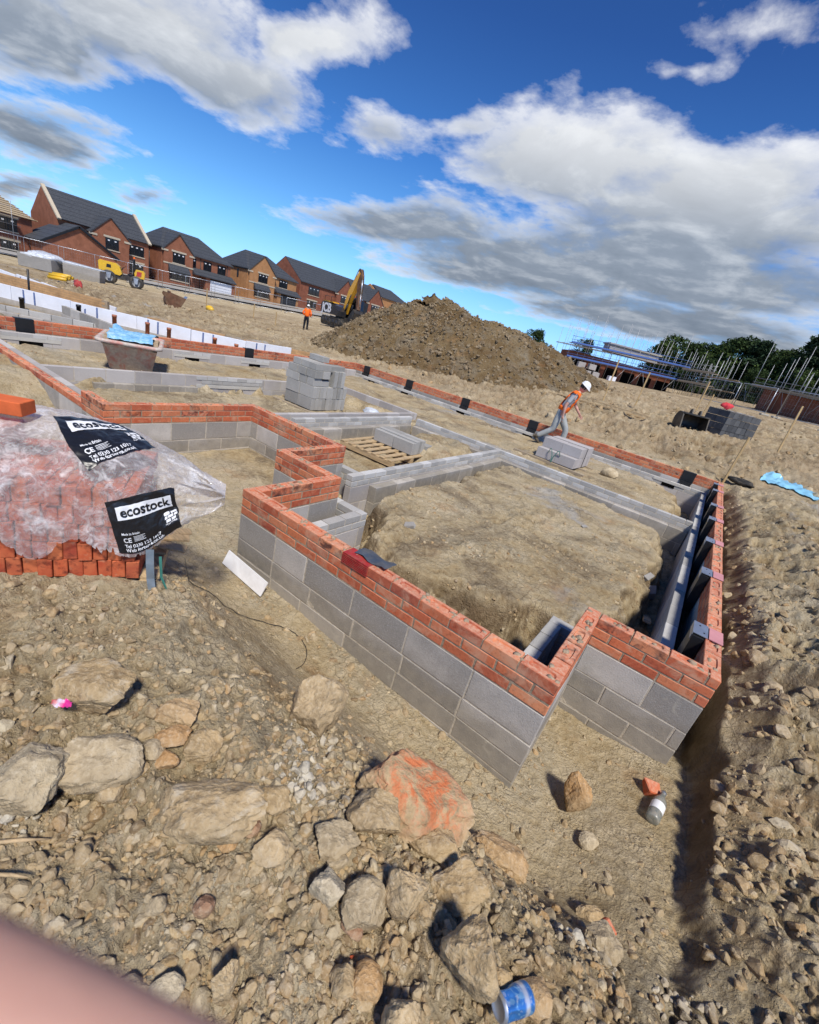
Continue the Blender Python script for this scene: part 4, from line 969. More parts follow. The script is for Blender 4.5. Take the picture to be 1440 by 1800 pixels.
shard(4.1, .25, .045, .2, 'tiny red brick chip on top of the trench bank'); shard(2.60, -1.42, .018, .2, 'tiny red brick crumb among the gravel')
lt = MB(); V = []
for i in range(9):
    for j in range(5): V.append((i * .011, j * .010, .012 * math.sin(i * 1.9 + j) + .009 * math.cos(j * 2.7 - i)))
lt.add(V, [(i * 5 + j, (i + 1) * 5 + j, (i + 1) * 5 + j + 1, i * 5 + j + 1) for i in range(8) for j in range(4)], 0, True)
m = NT('pink wrapper'); m.bsdf(m.ramp(m.xyz(m.co(), 0), [(.0, (.60, .08, .06)), (.03, (.65, .66, .75)), (.055, (.70, .03, .25)), (.085, (.72, .05, .30))]), .35, spec=.6)
o = lt.build('sweet_wrapper', m.mat); o.location = (1.385, -1.70, H(1.40, -1.70) + .10); o.rotation_euler = (.2, 0, .6); o.scale = (.68, .68, .68); tag(o, 'small pink and white sweet wrapper caught on the left boulders', 'wrapper')
for (x0, y0, x1, y1, w, lab) in ((1.70, -1.935, 1.765, -1.83, .012, 'pale splinter of wood standing in the rubble at the left edge'), (1.80, -1.955, 1.86, -1.90, .010, 'pale splinter of wood lying flat near the fingertip')):
    mb = MB(); A = Vector((x0, y0, H(x0, y0) + .025)); B_ = Vector((x1, y1, H(x1, y1) + .035)); mb.tube([A, (A + B_) / 2 + Vector((0, 0, .004)), B_], [w * .4, w * .5, w * .2], 5)
    tag(mb.build('splinter', M['wood']), lab, 'wood splinter')
# white board leaning at the front wall's left end
mb = MB(); mb.obox(T(.27, -.11, -.615, R(-24), R(3.5), 0), .52, .014, .125, 0, .002); tag(mb.build('white_board', M['white']), 'thin white board leaning on the blocks at the left end of the front wall', 'board')
# plank and block bits in the trench inside the right wall
mb = MB(); mb.obox(T(3.04, 3.1, -.80, 0, R(20), R(90)), .95, .075, .035, 0, .003); tag(mb.build('plank', M['wood_old']), 'short wooden plank lying in the trench inside the long wall', 'plank')
for (x, y, s_, rz, lab) in ((2.93, 3.75, .22, .5, 'broken grey block corner in the trench beyond the short plank'), (2.87, 3.45, .12, 1.2, 'smaller grey block chip beside the trench plank'), (.62, 1.65, .12, .4, 'dark grey block chip on the soil behind the front corner'), (1.9, 4.2, .07, .9, 'grey chip lying in the middle of the earth plateau'), (2.95, 7.9, .2, .3, 'pale broken block at the far end of the inner trench')):
    mb = MB(); mb.obox(T(0, 0, 0, .4, -.3, rz), s_, s_ * .6, s_ * .4, 0, .004, s_ * .1); o = mb.build('block_chip', M['stack_block']); o.location = (x, y, H(x, y) + s_ * .15); tag(o, lab, 'block chip')
# ------------------------------------------------------------------ concrete block stacks: every block a thing
blk_mat = M['stack_block']
def obj_block_mat(name, c0, c1):
    m = NT(name); r = m.n('ShaderNodeObjectInfo').outputs['Random']; P = m.vmath('ADD', m.co(), m.n('ShaderNodeCombineXYZ', i_X=m.math('MULTIPLY', r, 9.), i_Y=m.math('MULTIPLY', r, 5.)).outputs[0])
    a = m.noise(5, 5, .6, vec=P); b = m.noise(110, 4, .7, vec=P)
    col = m.ramp(m.math('ADD', m.math('MULTIPLY', r, .5), m.math('MULTIPLY', a, .5)), [(.25, c0), (.75, c1)])
    col = m.mix(m.ramp(b, [(.56, 0), (.72, .45)]), col, tuple(min(1, k * 1.5) for k in c1)); col = m.mix(m.ramp(b, [(.28, .65), (.42, 0)]), col, tuple(k * .35 for k in c0))
    col = m.mix(m.ramp(m.noise(6, 5, .7, vec=P), [(.58, 0), (.72, .4)]), col, (.40, .35, .26))
    m.bsdf(col, .93, m.bump(b, .5, .004), spec=.12); return m.mat
M['blk'] = obj_block_mat('loose grey block', (.27, .26, .235), (.42, .405, .37)); M['blk_lilac'] = obj_block_mat('loose lilac grey block', (.36, .335, .32), (.46, .43, .41)); M['blk_dark'] = obj_block_mat('loose dark block', (.06, .063, .068), (.125, .128, .13))
_bm = {}
def block(Mx, sx, sy, sz, label, group, mat='blk'):
    k = (round(sx, 3), round(sy, 3), round(sz, 3), mat)
    if k not in _bm:
        mb = MB(); mb.obox(Matrix(), sx, sy, sz, 0, .004, .002); t = mb.build('concrete_block', M[mat]); _bm[k] = t.data; bpy.data.objects.remove(t)
    o = bpy.data.objects.new('concrete_block', _bm[k]); link(o); o.matrix_world = Mx; tag(o, label, 'concrete block', group); return o
def pallet(name, label, loc, rz, L=1.1, W=1.0):
    t = thing('pallet', label, 'pallet', loc, rz)
    for i in range(7): MB().obox(T(-W / 2 + .05 + i * (W - .1) / 6, 0, .125), .09, L, .02, 0, .002).build('board', M['wood'], t)
    for j in (-1, 0, 1): MB().obox(T(0, j * (L / 2 - .05), .07), W, .09, .085, 0, .002).build('bearer', M['wood'], t)
    return t
# tall stack: corner at (-4.24, 4.59), runs to -x and +y
SX, SY, SZ = -4.19, 4.56, -.58
TS = 'grey concrete block in the tall stack standing between the block cross walls'; TG = 'blocks of the tall stack'
def sb(x0, x1, y0, y1, z0, z1, label=TS, j=.012):
    z0 *= 1.16; z1 *= 1.16
    block(T(SX - (x0 + x1) / 2 + rnd.uniform(-j, j), SY + (y0 + y1) / 2 + rnd.uniform(-j, j), SZ + (z0 + z1) / 2, 0, 0, rnd.gauss(0, .012)), x1 - x0 - .004, y1 - y0 - .004, z1 - z0 - .003, label, TG)
z = 0.0
for i in range(2):                                             # two courses of blocks on edge, ends to +x
    for k in range(10):
        for e in range(2):
            sb(e * .445, e * .445 + .44, k * .102 + rnd.uniform(-.002, .002), k * .102 + .1, z, z + .215)
    z += .218
for k in range(4):
    for e in range(4):
        if e == 0 and k > 1: continue
        sb(.05 + e * .2175, .05 + e * .2175 + .215, k * .235, k * .235 + .23, z, z + .14 - .03 * (k % 2))
for k in range(3): sb(.0, .44, .58 + k * .105, .58 + k * .105 + .1, z, z + .30)
z += .142
for k in range(3):
    for e in range(3):
        if e == 0 and k == 2: continue
        sb(.02 + e * .29, .02 + e * .29 + .28, k * .22, k * .22 + .215, z, z + .14)
z += .142
for e in range(3): sb(.04 + e * .25, .04 + e * .25 + .24, .04, .48, z, z + .115)
sb(.10, .32, .50, .92, z - .02, z + .10)
sb(.30, .74, .42, .62, z + .118, z + .218, 'single grey block lying crosswise on the very top of the tall stack')
t = MB().obox(T(SX - .4, SY - .12, SZ - .01, 0, 0, .02), 1.35, .09, .03).build('bearer_plank', M['wood_old']); tag(t, 'weathered timber bearer along the foot of the tall block stack', 'plank')
# plastic water bottles behind it
m = NT('clear plastic scrap'); b = m.n('ShaderNodeBsdfPrincipled'); m.put(b.inputs['Base Color'], (.75, .80, .85, 1)); m.put(b.inputs['Roughness'], .2); tr = m.n('ShaderNodeBsdfTransparent'); mx = m.n('ShaderNodeMixShader'); m.put(mx.inputs[0], m.ramp(m.noise(8, 4), [(.3, .4), (.7, .95)])); m.t.links.new(tr.outputs[0], mx.inputs[1]); m.t.links.new(b.outputs[0], mx.inputs[2]); M['scrap'] = m.surf(mx.outputs[0])
V, F = stone(900, 3, 12, (.30, .16, .12), .18); o = np_mesh('plastic_bag', V, F, M['scrap']); o.location = (-3.6, 5.9, -.48); tag(o, 'crumpled clear plastic bag on the ground right of the tall block stack', 'plastic bag')
# low stack on a pallet in the middle room
PX, PY, PA, PZ = -1.47, 4.28, R(2), -.66
pallet('pallet', 'wooden pallet lying flat in the middle room under the low block pile', (-1.72, 4.18, PZ + .0), R(2), 1.25, 1.15)
LS = 'grey concrete block in the low pile on the pallet in the middle room'; LG = 'blocks of the low pile'
for e, (x0, y0, sx, sy, z0, sz) in enumerate(((-.60, -.03, .44, .10, .14, .215), (-.16 + .0, -.03, .0, .0, 0, 0), (-.15, -.03, .44, .10, .14, .215), (-.60, .075, .44, .10, .14, .24), (-.15, .075, .44, .10, .14, .24), (-.62, .18, .44, .10, .14, .24), (-.17, .18, .44, .10, .14, .24), (-.62, .285, .44, .10, .14, .24), (-.17, .285, .44, .10, .14, .24))):
    if sx: block(T(PX + x0 + sx / 2 - .05, PY + y0 + sy / 2, PZ + z0 + sz / 2, 0, 0, rnd.gauss(0, .01)), sx, sy, sz, LS, LG)
block(T(PX + .16, PY + .48, PZ + .215, 0, 0, .1), .21, .215, .14, 'small half block standing apart at the right end of the low pile', LG)
# middle stack beside the walking man
QX, QY, QZ = .74, 7.53, -.46
MS = 'lilac grey concrete block in the strapped pile at the feet of the walking man'; MG = 'blocks of the strapped pile'
Q = T(QX, QY, QZ, 0, 0, R(-4))
for k in range(10):
    for e in range(2): block(Q @ T(-.225 - e * .445, .055 + k * .102, .16), .44, .098, .215, MS, MG, 'blk_lilac')
for k in range(8):
    for e in range(2): block(Q @ T(-.225 - e * .445 + (.0 if k > 0 else 0), .26 + k * .102, .378), .44, .098, .215, MS, MG, 'blk_lilac')
tt = thing('pallet', 'thin timbers under the strapped lilac grey block pile', 'pallet')
MB().obox(Q @ T(-.55, -.05, .02, 0, 0, R(-2)), 1.7, .09, .05).build('bearer', M['wood_old'], tt); MB().obox(Q @ T(-.4, .5, .02), 1.1, .09, .05).build('bearer', M['wood_old'], tt); MB().obox(Q @ T(-.4, .98, .02), 1.1, .09, .05).build('bearer', M['wood_old'], tt)
st = MB(); st.obox(Q @ T(.002, .57, .265), .006, .016, .44); st.obox(Q @ T(-.44, .57, .489), .885, .016, .006)
tag(st.build('steel_band', M['black']), 'black steel band tight around the lilac grey block pile', 'strap')
for (u, s_) in ((-.62, .12), (-.35, -.1)):
    pts = [Q @ Vector((u, -.004, .22)), Q @ Vector((u + s_ * .4, -.05, .33)), Q @ Vector((u + s_, -.07, .20)), Q @ Vector((u + s_ * 1.2, -.08, .05))]
    tag(MB().tube(smooth_path(pts), .008, 5).build('loose_strap', M['green_strap']), 'green plastic strap curling loose from the strapped block pile', 'strap', 'green straps on the strapped pile')
V, F = stone(930, 3, 10, (.2, .13, .12), .06, 20); o = np_mesh('stone', V, F, M['rock_pale']); o.location = (1.35, 8.35, H(1.35, 8.35) + .07); tag(o, 'pale angular lump of mortar on the soil right of the strapped block pile', 'stone')
# dark shrink-stacked pack out in the field
DX, DY = 2.98, 16.95; DZ = H(3.4, 17.6) - .02
DP = T(DX, DY, DZ, 0, 0, R(50))
DS = 'charcoal grey block in the square pack standing alone beyond the digger bucket'; DG = 'blocks of the charcoal pack'
for r_ in range(4):
    for k in range(7):
        for e in range(2):
            if e == 1 and 0 < k < 6 and r_ < 3: continue
            wv = rnd.uniform(-.01, .01)
            block(DP @ T(.11 + k * .222 + wv, .22 + e * .45, .115 + r_ * .226), .215, .44, .215, DS, DG, 'blk_dark')
t = MB().obox(DP @ T(.75, .5, .03), 1.6, .9, .05).build('timber_pallet', M['wood_old']); tag(t, 'low timber base under the charcoal block pack', 'pallet')
V, F = stone(905, 3, 12, (.19, .14, .15), .25); o = np_mesh('red_bag', V, F, simple('red fabric', (.65, .05, .06), .8)); o.location = DP @ Vector((.25, .45, .915 + .14)); tag(o, 'crumpled bright red bag lying on the charcoal block pack', 'bag')
V = [DP @ Vector((.05 + i * .17, .02 + j * .2, .92 + .012 * math.sin(i * 2 + j))) for i in range(9) for j in range(5)]
tag(MB().add(V, [(i * 5 + j, (i + 1) * 5 + j, (i + 1) * 5 + j + 1, i * 5 + j + 1) for i in range(8) for j in range(4)], 0, True).build('plastic_sheet', M['scrap']), 'clear plastic film on top of the charcoal block pack', 'plastic sheet')
# ------------------------------------------------------------------ mortar tub with a blue sheet
tub = thing('mortar_tub', 'pinkish mortar tub caked with cement standing on the soil of the left room', 'tub', (-6.42, 2.02, -.40), R(62))
def frame_loop(w, l, z, n=8, r=.12):
    o = []
    for cx, cy, a0 in ((w - r, l - r, 0), (-w + r, l - r, 90), (-w + r, -l + r, 180), (w - r, -l + r, 270)):
        for i in range(n): a = R(a0 + 90 * i / (n - 1)); o.append((cx + r * math.cos(a), cy + r * math.sin(a), z))
    return o
mb = MB(); loops = [frame_loop(.30, .46, .0, r=.08), frame_loop(.33, .50, .02, r=.09), frame_loop(.42, .64, .46), frame_loop(.50, .72, .47), frame_loop(.51, .73, .52), frame_loop(.45, .67, .53), frame_loop(.41, .63, .46), frame_loop(.38, .58, .40)]
n = len(loops[0]); V = [p for l in loops for p in l]
F = [(i * n + k, i * n + (k + 1) % n, (i + 1) * n + (k + 1) % n, (i + 1) * n + k) for i in range(len(loops) - 1) for k in range(n)] + [tuple(range(n - 1, -1, -1))]
mb.add(V, F, 0, True); mb.build('body', M['tub'], tub)
g = np.random.RandomState(4); X, Y = np.meshgrid(np.linspace(-.42, .42, 40), np.linspace(-.64, .64, 56), indexing='ij')
Z = .44 + .10 * np.exp(-((Y - .1) / .45) ** 2) + .05 * fbm(X * 5, Y * 5, 301, 4); i = np.arange(39)[:, None] * 56; j = np.arange(55)[None]
np_mesh('mortar', np.stack([X.ravel(), Y.ravel(), Z.ravel()], 1), np.stack([i + j, i + 56 + j, i + 57 + j, i + j + 1], -1).reshape(-1, 4), M['mortar'], tub)
X, Y = np.meshgrid(np.linspace(-.36, .34, 60), np.linspace(-.44, .52, 70), indexing='ij')
E_ = .07 * fbm(X * 3, Y * 3, 311, 3)
Z = .535 + .07 * np.exp(-((Y - .1) / .4) ** 2) + .03 * ridged(X * 4 + Y * 3, Y * 4, 305, 3) + .10 * np.exp(-((X + .30) ** 2 + (Y - .50) ** 2) / .012) - .10 * sstep(.42, .6, np.abs(Y - .05))
i = np.arange(59)[:, None] * 70; j = np.arange(69)[None]
m = NT('blue polythene'); cr = m.noise(9, 6, .7, dist=1.0); m.bsdf(m.ramp(cr, [(.35, (.13, .33, .55)), (.52, (.24, .50, .70)), (.68, (.52, .66, .72))]), .4, m.bump(cr, .7, .02), spec=.5); M['blue_poly'] = m.mat
bs = np_mesh('blue_sheet', np.stack([(X + E_).ravel(), (Y + E_ * .8).ravel(), Z.ravel()], 1), np.stack([i + j, i + 70 + j, i + 71 + j, i + j + 1], -1).reshape(-1, 4), M['blue_poly']); bs.location = tub.location; bs.rotation_euler = tub.rotation_euler
tag(bs, 'crumpled light blue plastic sheet lying over the mortar tub', 'plastic sheet')
# blue sheet, timbers, posts out on the site
X, Y = np.meshgrid(np.linspace(0, 1, 40), np.linspace(0, 1, 14), indexing='ij')
gx = 4.15 + X * 1.05 + .1 * Y; gy = 11.55 - X * .7 + Y * (.55 + .25 * np.sin(X * 5)); Z = height(gx.ravel(), gy.ravel()).reshape(X.shape) + .02 + .015 * (1 + fbm(X * 6, Y * 6, 321, 3))
i = np.arange(39)[:, None] * 14; j = np.arange(13)[None]
tag(np_mesh('plastic_sheet', np.stack([gx.ravel(), gy.ravel(), Z.ravel()], 1), np.stack([i + j, i + 14 + j, i + 15 + j, i + j + 1], -1).reshape(-1, 4), M['cyan_sheet']), 'pale blue plastic sheet lying flat on the bank at the right edge', 'plastic sheet')
for k, (x, y, L, a) in enumerate(((-1.2, 15.6, 3.4, 5), (-.9, 15.4, 3.2, -1), (-.4, 15.2, 2.6, 3), (-.1, 15.05, 1.9, -4))):
    mb = MB(); mb.obox(T(0, 0, 0, 0, 0, R(a)), L, .12, .05, 0, .003); o = mb.build('timber', M['wood']); o.location = (x, y, H(x, y) + .06 + .02 * k); tag(o, 'long timber plank lying on the churned soil behind the walking man', 'timber', 'timbers behind the walking man')
POSTS = [(4.62, 15.9, 1.45, -.02, 'tallest pine post at the right edge of the site'), (3.47, 10.75, 1.15, .03, 'pine post rising just behind the far corner of the brick wall'), (-1.0, 16.2, 1.55, .0, 'pine post right behind the walking man, left of its neighbour'), (-.05, 17.5, 1.45, .02, 'pine post in front of the scaffolded house, right of its neighbour'), (1.75, 22.6, 1.45, 0, 'pine post farthest away, above the digger bucket'), (2.15, 20.6, .95, .05, 'short grey stake just behind the digger bucket')]
for (x, y, h, ln, lab) in POSTS:
    mb = MB(); mb.obox(T(0, 0, h / 2 - .15, ln, ln * .8, .3), .048, .036, h + .3, 0, .003); o = mb.build('timber_post', M['stake']); o.location = (x, y, H(x, y)); tag(o, lab, 'post')
V, F = stone(940, 3, 11, (.34, .12, .09), .3); o = np_mesh('black_pipe_bundle', V, F, M['rubber']); o.location = (3.75, 10.75, H(3.75, 10.75) + .05); o.rotation_euler = (0, 0, -.5); tag(o, 'black plastic scrap lying at the far corner of the brick wall', 'plastic scrap')
# ------------------------------------------------------------------ people: bodies grown from a posed skeleton
def skin_mesh(name, nodes, edges, mat, parent, sub=2, rad=None, root=0):
    me = bpy.data.meshes.new(name); me.from_pydata([n[0] for n in nodes], edges, [])
    o = bpy.data.objects.new(name, me); COL.objects.link(o)
    md = o.modifiers.new('Skin', 'SKIN'); md.use_smooth_shade = True
    if not me.skin_vertices: me.skin_vertices.new() if hasattr(me.skin_vertices, 'new') else None
    for i, n in enumerate(nodes):
        r = n[1] if isinstance(n[1], tuple) else (n[1], n[1]); me.skin_vertices[0].data[i].radius = r; me.skin_vertices[0].data[i].use_root = (i == root)
    s = o.modifiers.new('Sub', 'SUBSURF'); s.levels = sub; s.render_levels = sub
    dg = bpy.context.evaluated_depsgraph_get(); ev = o.evaluated_get(dg)
    nm = bpy.data.meshes.new_from_object(ev, depsgraph=dg); bpy.data.objects.remove(o); bpy.data.meshes.remove(me)
    nm.name = name; nm.materials.clear(); nm.materials.append(mat)
    for p in nm.polygons: p.use_smooth = True
    return link(bpy.data.objects.new(name, nm), parent)
def chain(names, J, rads, nodes, edges, idx):
    for a, b in zip(names[:-1], names[1:]): edges.append((idx[a], idx[b]))
def build_person(root, J, look, vest=True, shirt='grey_shirt', trouser='grey_cloth', helmet=True, sleeve='short', hidef=True):
    """J: joint name -> (x forward, y left, z up); look = head turn/tilt matrix"""
    V = {k: Vector(v) for k, v in J.items()}
    def grow(name, spec, edges, mat, sub=2, rootn=None):
        ks = list(spec); idx = {k: i for i, k in enumerate(ks)}
        return skin_mesh(name, [(V[k], spec[k]) for k in ks], [(idx[a], idx[b]) for a, b in edges], M[mat], root, sub, root=idx[rootn] if rootn else 0)
    # ---- body: torso, neck, arms with hands and legs in one surface
    for s in 'lr':
        V['mid_arm_' + s] = V['sh_' + s].lerp(V['el_' + s], .5); V['mid_fore_' + s] = V['el_' + s].lerp(V['wr_' + s], .45)
        V['mid_th_' + s] = V['hip_' + s].lerp(V['kn_' + s], .5); V['mid_ca_' + s] = V['kn_' + s].lerp(V['an_' + s], .35)
        d = (V['wr_' + s] - V['el_' + s]).normalized(); fwd = Vector(J.get('palm_' + s, (1, 0, 0))); side = d.cross(fwd).normalized()
        V['palm' + s] = V['wr_' + s] + d * .085
        for k in range(4):
            off = side * (.027 - .018 * k); ln = (.072, .082, .076, .058)[k]
            V[f'f{k}a' + s] = V['wr_' + s] + d * .088 + off; V[f'f{k}b' + s] = V[f'f{k}a' + s] + d * ln * .55 + fwd * .006; V[f'f{k}c' + s] = V[f'f{k}b' + s] + (d * .7 + fwd * .75).normalized() * ln * .55
        V['ta' + s] = V['wr_' + s] + d * .035 + side * .030; V['tb' + s] = V['ta' + s] + (d * .7 + side * .6 + fwd * .3).normalized() * .045; V['tc' + s] = V['tb' + s] + (d * .9 + fwd * .4).normalized() * .03
    spec = {'pelvis': (.13, .10), 'waist': (.125, .095), 'chest': (.15, .11), 'neckb': .062, 'neck': .054}
    ed = [('pelvis', 'waist'), ('waist', 'chest'), ('chest', 'neckb'), ('neckb', 'neck')]
    for s in 'lr':
        spec.update({'sh_' + s: .058, 'mid_arm_' + s: .047, 'el_' + s: .040, 'mid_fore_' + s: .041, 'wr_' + s: (.027, .022), 'palm' + s: (.040, .016), 'hip_' + s: .088, 'mid_th_' + s: .078, 'kn_' + s: .055, 'mid_ca_' + s: .054, 'an_' + s: .036})
        ed += [('chest', 'sh_' + s), ('sh_' + s, 'mid_arm_' + s), ('mid_arm_' + s, 'el_' + s), ('el_' + s, 'mid_fore_' + s), ('mid_fore_' + s, 'wr_' + s), ('wr_' + s, 'palm' + s), ('pelvis', 'hip_' + s), ('hip_' + s, 'mid_th_' + s), ('mid_th_' + s, 'kn_' + s), ('kn_' + s, 'mid_ca_' + s), ('mid_ca_' + s, 'an_' + s)]
    body = grow('body', spec, ed, 'skin', 2, 'pelvis')
    # head with a face, fingers joined to the body mesh
    bm = bmesh.new(); bm.from_mesh(body.data); bpy.data.objects.remove(body)
    hb = bmesh.new(); bmesh.ops.create_uvsphere(hb, u_segments=28, v_segments=20, radius=1)
    for v in hb.verts:
        x, y, z = v.co; w = .072 * (1 - .22 * max(0, -z)); x2 = x * (.094 if x < 0 else .090) ; z2 = z * .118
        if x > 0:
            x2 *= 1 - .10 * max(0, z - .35); n = math.exp(-((y / .16) ** 2) - ((z + .12) / .20) ** 2); x2 += .024 * n
            x2 += .006 * math.exp(-((y / .4) ** 2) - ((z + .50) / .10) ** 2) - .011 * math.exp(-(((abs(y) - .36) / .16) ** 2) - ((z - .10) / .12) ** 2) + .010 * math.exp(-((y / .5) ** 2) - ((z + .85) / .2) ** 2)
        yy = y * w + (.012 * math.copysign(1, y) * math.exp(-((x + .05) / .16) ** 2 - ((z + .05) / .22) ** 2) if abs(y) > .8 else 0)
        v.co = (x2, yy, z2)
    L = Matrix.Translation(V['head']) @ look
    bmesh.ops.transform(hb, matrix=L, verts=hb.verts); tmp = bpy.data.meshes.new('h'); hb.to_mesh(tmp); hb.free(); bm.from_mesh(tmp)
    for s in 'lr':
        for ch in [[f'f{k}{c}{s}' for c in 'abc'] for k in range(4)] + [['ta' + s, 'tb' + s, 'tc' + s]]:
            mb = MB().tube([V['palm' + s].lerp(V[ch[0]], .5)] + [V[c] for c in ch], [.0105, .0095, .0085, .006], 7); t = bpy.data.meshes.new('f'); t.from_pydata([tuple(v) for v in mb.v], [], mb.f); bm.from_mesh(t)
    me = bpy.data.meshes.new('body'); bm.to_mesh(me); bm.free(); me.materials.append(M['skin'])
    for p in me.polygons: p.use_smooth = True
    body = link(bpy.data.objects.new('body', me), root)
    # ---- clothes
    V['waist2'] = V['pelvis'].lerp(V['waist'], .55)
    sp = {'waist2': (.142, .115), 'pelvis': (.155, .128)}; e = [('waist2', 'pelvis')]
    for s in 'lr':
        V['cuff_' + s] = V['an_' + s] + Vector((-.005, 0, .0)); V['lo_' + s] = V['kn_' + s].lerp(V['an_' + s], .6)
        sp.update({'hip_' + s: .108, 'mid_th_' + s: .098, 'kn_' + s: .078, 'lo_' + s: .074, 'cuff_' + s: .070}); e += [('pelvis', 'hip_' + s), ('hip_' + s, 'mid_th_' + s), ('mid_th_' + s, 'kn_' + s), ('kn_' + s, 'lo_' + s), ('lo_' + s, 'cuff_' + s)]
    grow('trousers', sp, e, trouser, 2, 'pelvis')
    V['hem'] = V['pelvis'].lerp(V['waist'], .1)
    sp = {'hem': (.160, .132), 'waist': (.150, .122), 'chest': (.168, .135), 'neckb': .070}; e = [('hem', 'waist'), ('waist', 'chest'), ('chest', 'neckb')]
    for s in 'lr':
        V['slv_' + s] = V['sh_' + s].lerp(V['el_' + s], .85) if sleeve == 'short' else V['wr_' + s].lerp(V['el_' + s], .12)
        sp.update({'sh_' + s: .072, 'mid_arm_' + s: .056}); e += [('chest', 'sh_' + s), ('sh_' + s, 'mid_arm_' + s)]
        if sleeve != 'short': sp['el_' + s] = .058; e += [('mid_arm_' + s, 'el_' + s), ('el_' + s, 'slv_' + s)]
        else: e += [('mid_arm_' + s, 'slv_' + s)]
        sp['slv_' + s] = .054 if sleeve == 'short' else .045
    sh_ = grow('shirt', sp, e, shirt, 2, 'chest')
    if vest:
        V['vh'] = V['pelvis'].lerp(V['waist'], .45); V['vm'] = V['waist'].lerp(V['chest'], .5)
        me = sh_.data.copy(); me.name = 'hi_vis_vest'; bm = bmesh.new(); bm.from_mesh(me); bm.normal_update()
        def arm_t(p):
            best = 9.
            for s in 'lr':
                a, b = V['sh_' + s], V['el_' + s]; t = (p - a).dot(b - a) / (b - a).length_squared
                if t > .0: best = min(best, (p - a.lerp(b, min(t, 1))).length - (.076 if t < .35 else .10))
            return best
        kill = [v for v in bm.verts if arm_t(v.co) < 0]; nn = {v: v.normal.copy() for v in bm.verts}
        for v in bm.verts: v.co += nn[v] * .030
        bmesh.ops.delete(bm, geom=kill, context='VERTS'); bm.to_mesh(me); bm.free(); me.materials.clear(); me.materials.append(M['hivis'])
        vst = link(bpy.data.objects.new('hi_vis_vest', me), root); sd_ = vst.modifiers.new('Solid', 'SOLIDIFY'); sd_.thickness = .006
    for s in 'lr':
        f = Vector(J.get('toe_' + s, (1, 0, 0))).normalized(); a = V['an_' + s]
        up = Vector((0, 0, 1)) if abs(f.z) < .9 else Vector((1, 0, 0)); sd = f.cross(up).normalized(); un = sd.cross(f).normalized(); mb = MB(); n = 12
        st = [(-.075, .036, .050, .03), (-.05, .043, .055, .045), (.02, .043, .055, .045), (.09, .048, .042, .034), (.15, .045, .030, .026), (.185, .024, .018, .016)]
        P = []
        for (dx, w, hh, _) in st:
            for k in range(n):
                t = 2 * math.pi * k / n; P.append(a + f * dx - un * .055 + sd * (w * math.cos(t)) + un * (max(-.022, hh * math.sin(t))))
        F = [(i * n + k, i * n + (k + 1) % n, (i + 1) * n + (k + 1) % n, (i + 1) * n + k) for i in range(len(st) - 1) for k in range(n)] + [tuple(range(n - 1, -1, -1)), tuple((len(st) - 1) * n + k for k in range(n))]
        mb.add(P, F, 0, True); mb.tube([a + un * .06, a - un * .05], [.052, .056], 12); mb.build('boot', M['boot'], root, True)
    # ---- hair and helmet
    mb = MB(); mb.lathe([(.074, -.035), (.082, .0), (.083, .045), (.07, .085), (.04, .11), (0, .118)], 20, L @ Matrix.Diagonal((1.17, .98, 1.0, 1)) @ Matrix.Translation((-.012, 0, 0)))
    mb.build('hair', M['hair'], root)
    if helmet:
        mb = MB(); K = L @ Matrix.Translation((-.004, 0, .048)) @ Matrix.Rotation(R(6), 4, 'Y') @ Matrix.Diagonal((1.22, 1.0, 1, 1))
        mb.lathe([(.097, -.012), (.104, -.012), (.104, -.004), (.098, .002), (.097, .03), (.088, .062), (.066, .09), (.036, .106), (0, .111)], 32, K)
        for i in range(len(mb.v)):
            p = K.inverted() @ Vector(mb.v[i])
            if p.z < .003 and p.x > .02: p.x += (p.x / .1) ** 2 * .030; p.z -= .010 * (p.x / .1); mb.v[i] = tuple(K @ p)
        hm = mb.build('helmet', M['helmet'], root)
        mb = MB(); mb.tube([K @ Vector((x, 0, .003 + .108 * math.sqrt(max(0, 1 - (x / .1) ** 2)))) for x in np.linspace(-.09, .09, 14)], .008, 8); mb.build('ridge', M['helmet'], hm)
def walker():
    t = thing('person', 'man in white helmet, orange hi-vis vest and grey tracksuit striding beside the strapped blocks', 'person', (-.35, 9.33, -.415), R(16), None)
    J = dict(pelvis=(-.06, 0, .92), waist=(-.02, 0, 1.06), chest=(.10, 0, 1.30), neckb=(.17, 0, 1.45), neck=(.205, 0, 1.52), head=(.25, 0, 1.605),
             sh_l=(.11, .19, 1.39), el_l=(.20, .25, 1.15), wr_l=(.36, .21, .98), sh_r=(.10, -.19, 1.39), el_r=(-.02, -.245, 1.12), wr_r=(.00, -.245, .87), palm_l=(.3, -.9, 0), palm_r=(.9, .2, 0),
             hip_l=(-.05, .095, .86), kn_l=(.20, .105, .50), an_l=(.20, .10, .085), hip_r=(-.07, -.095, .86), kn_r=(-.12, -.10, .47), an_r=(-.44, -.10, .20), toe_l=(1, .05, 0), toe_r=(.80, 0, -.60))
    build_person(t, J, Matrix.Rotation(R(24), 4, 'Y')); return t
walker()
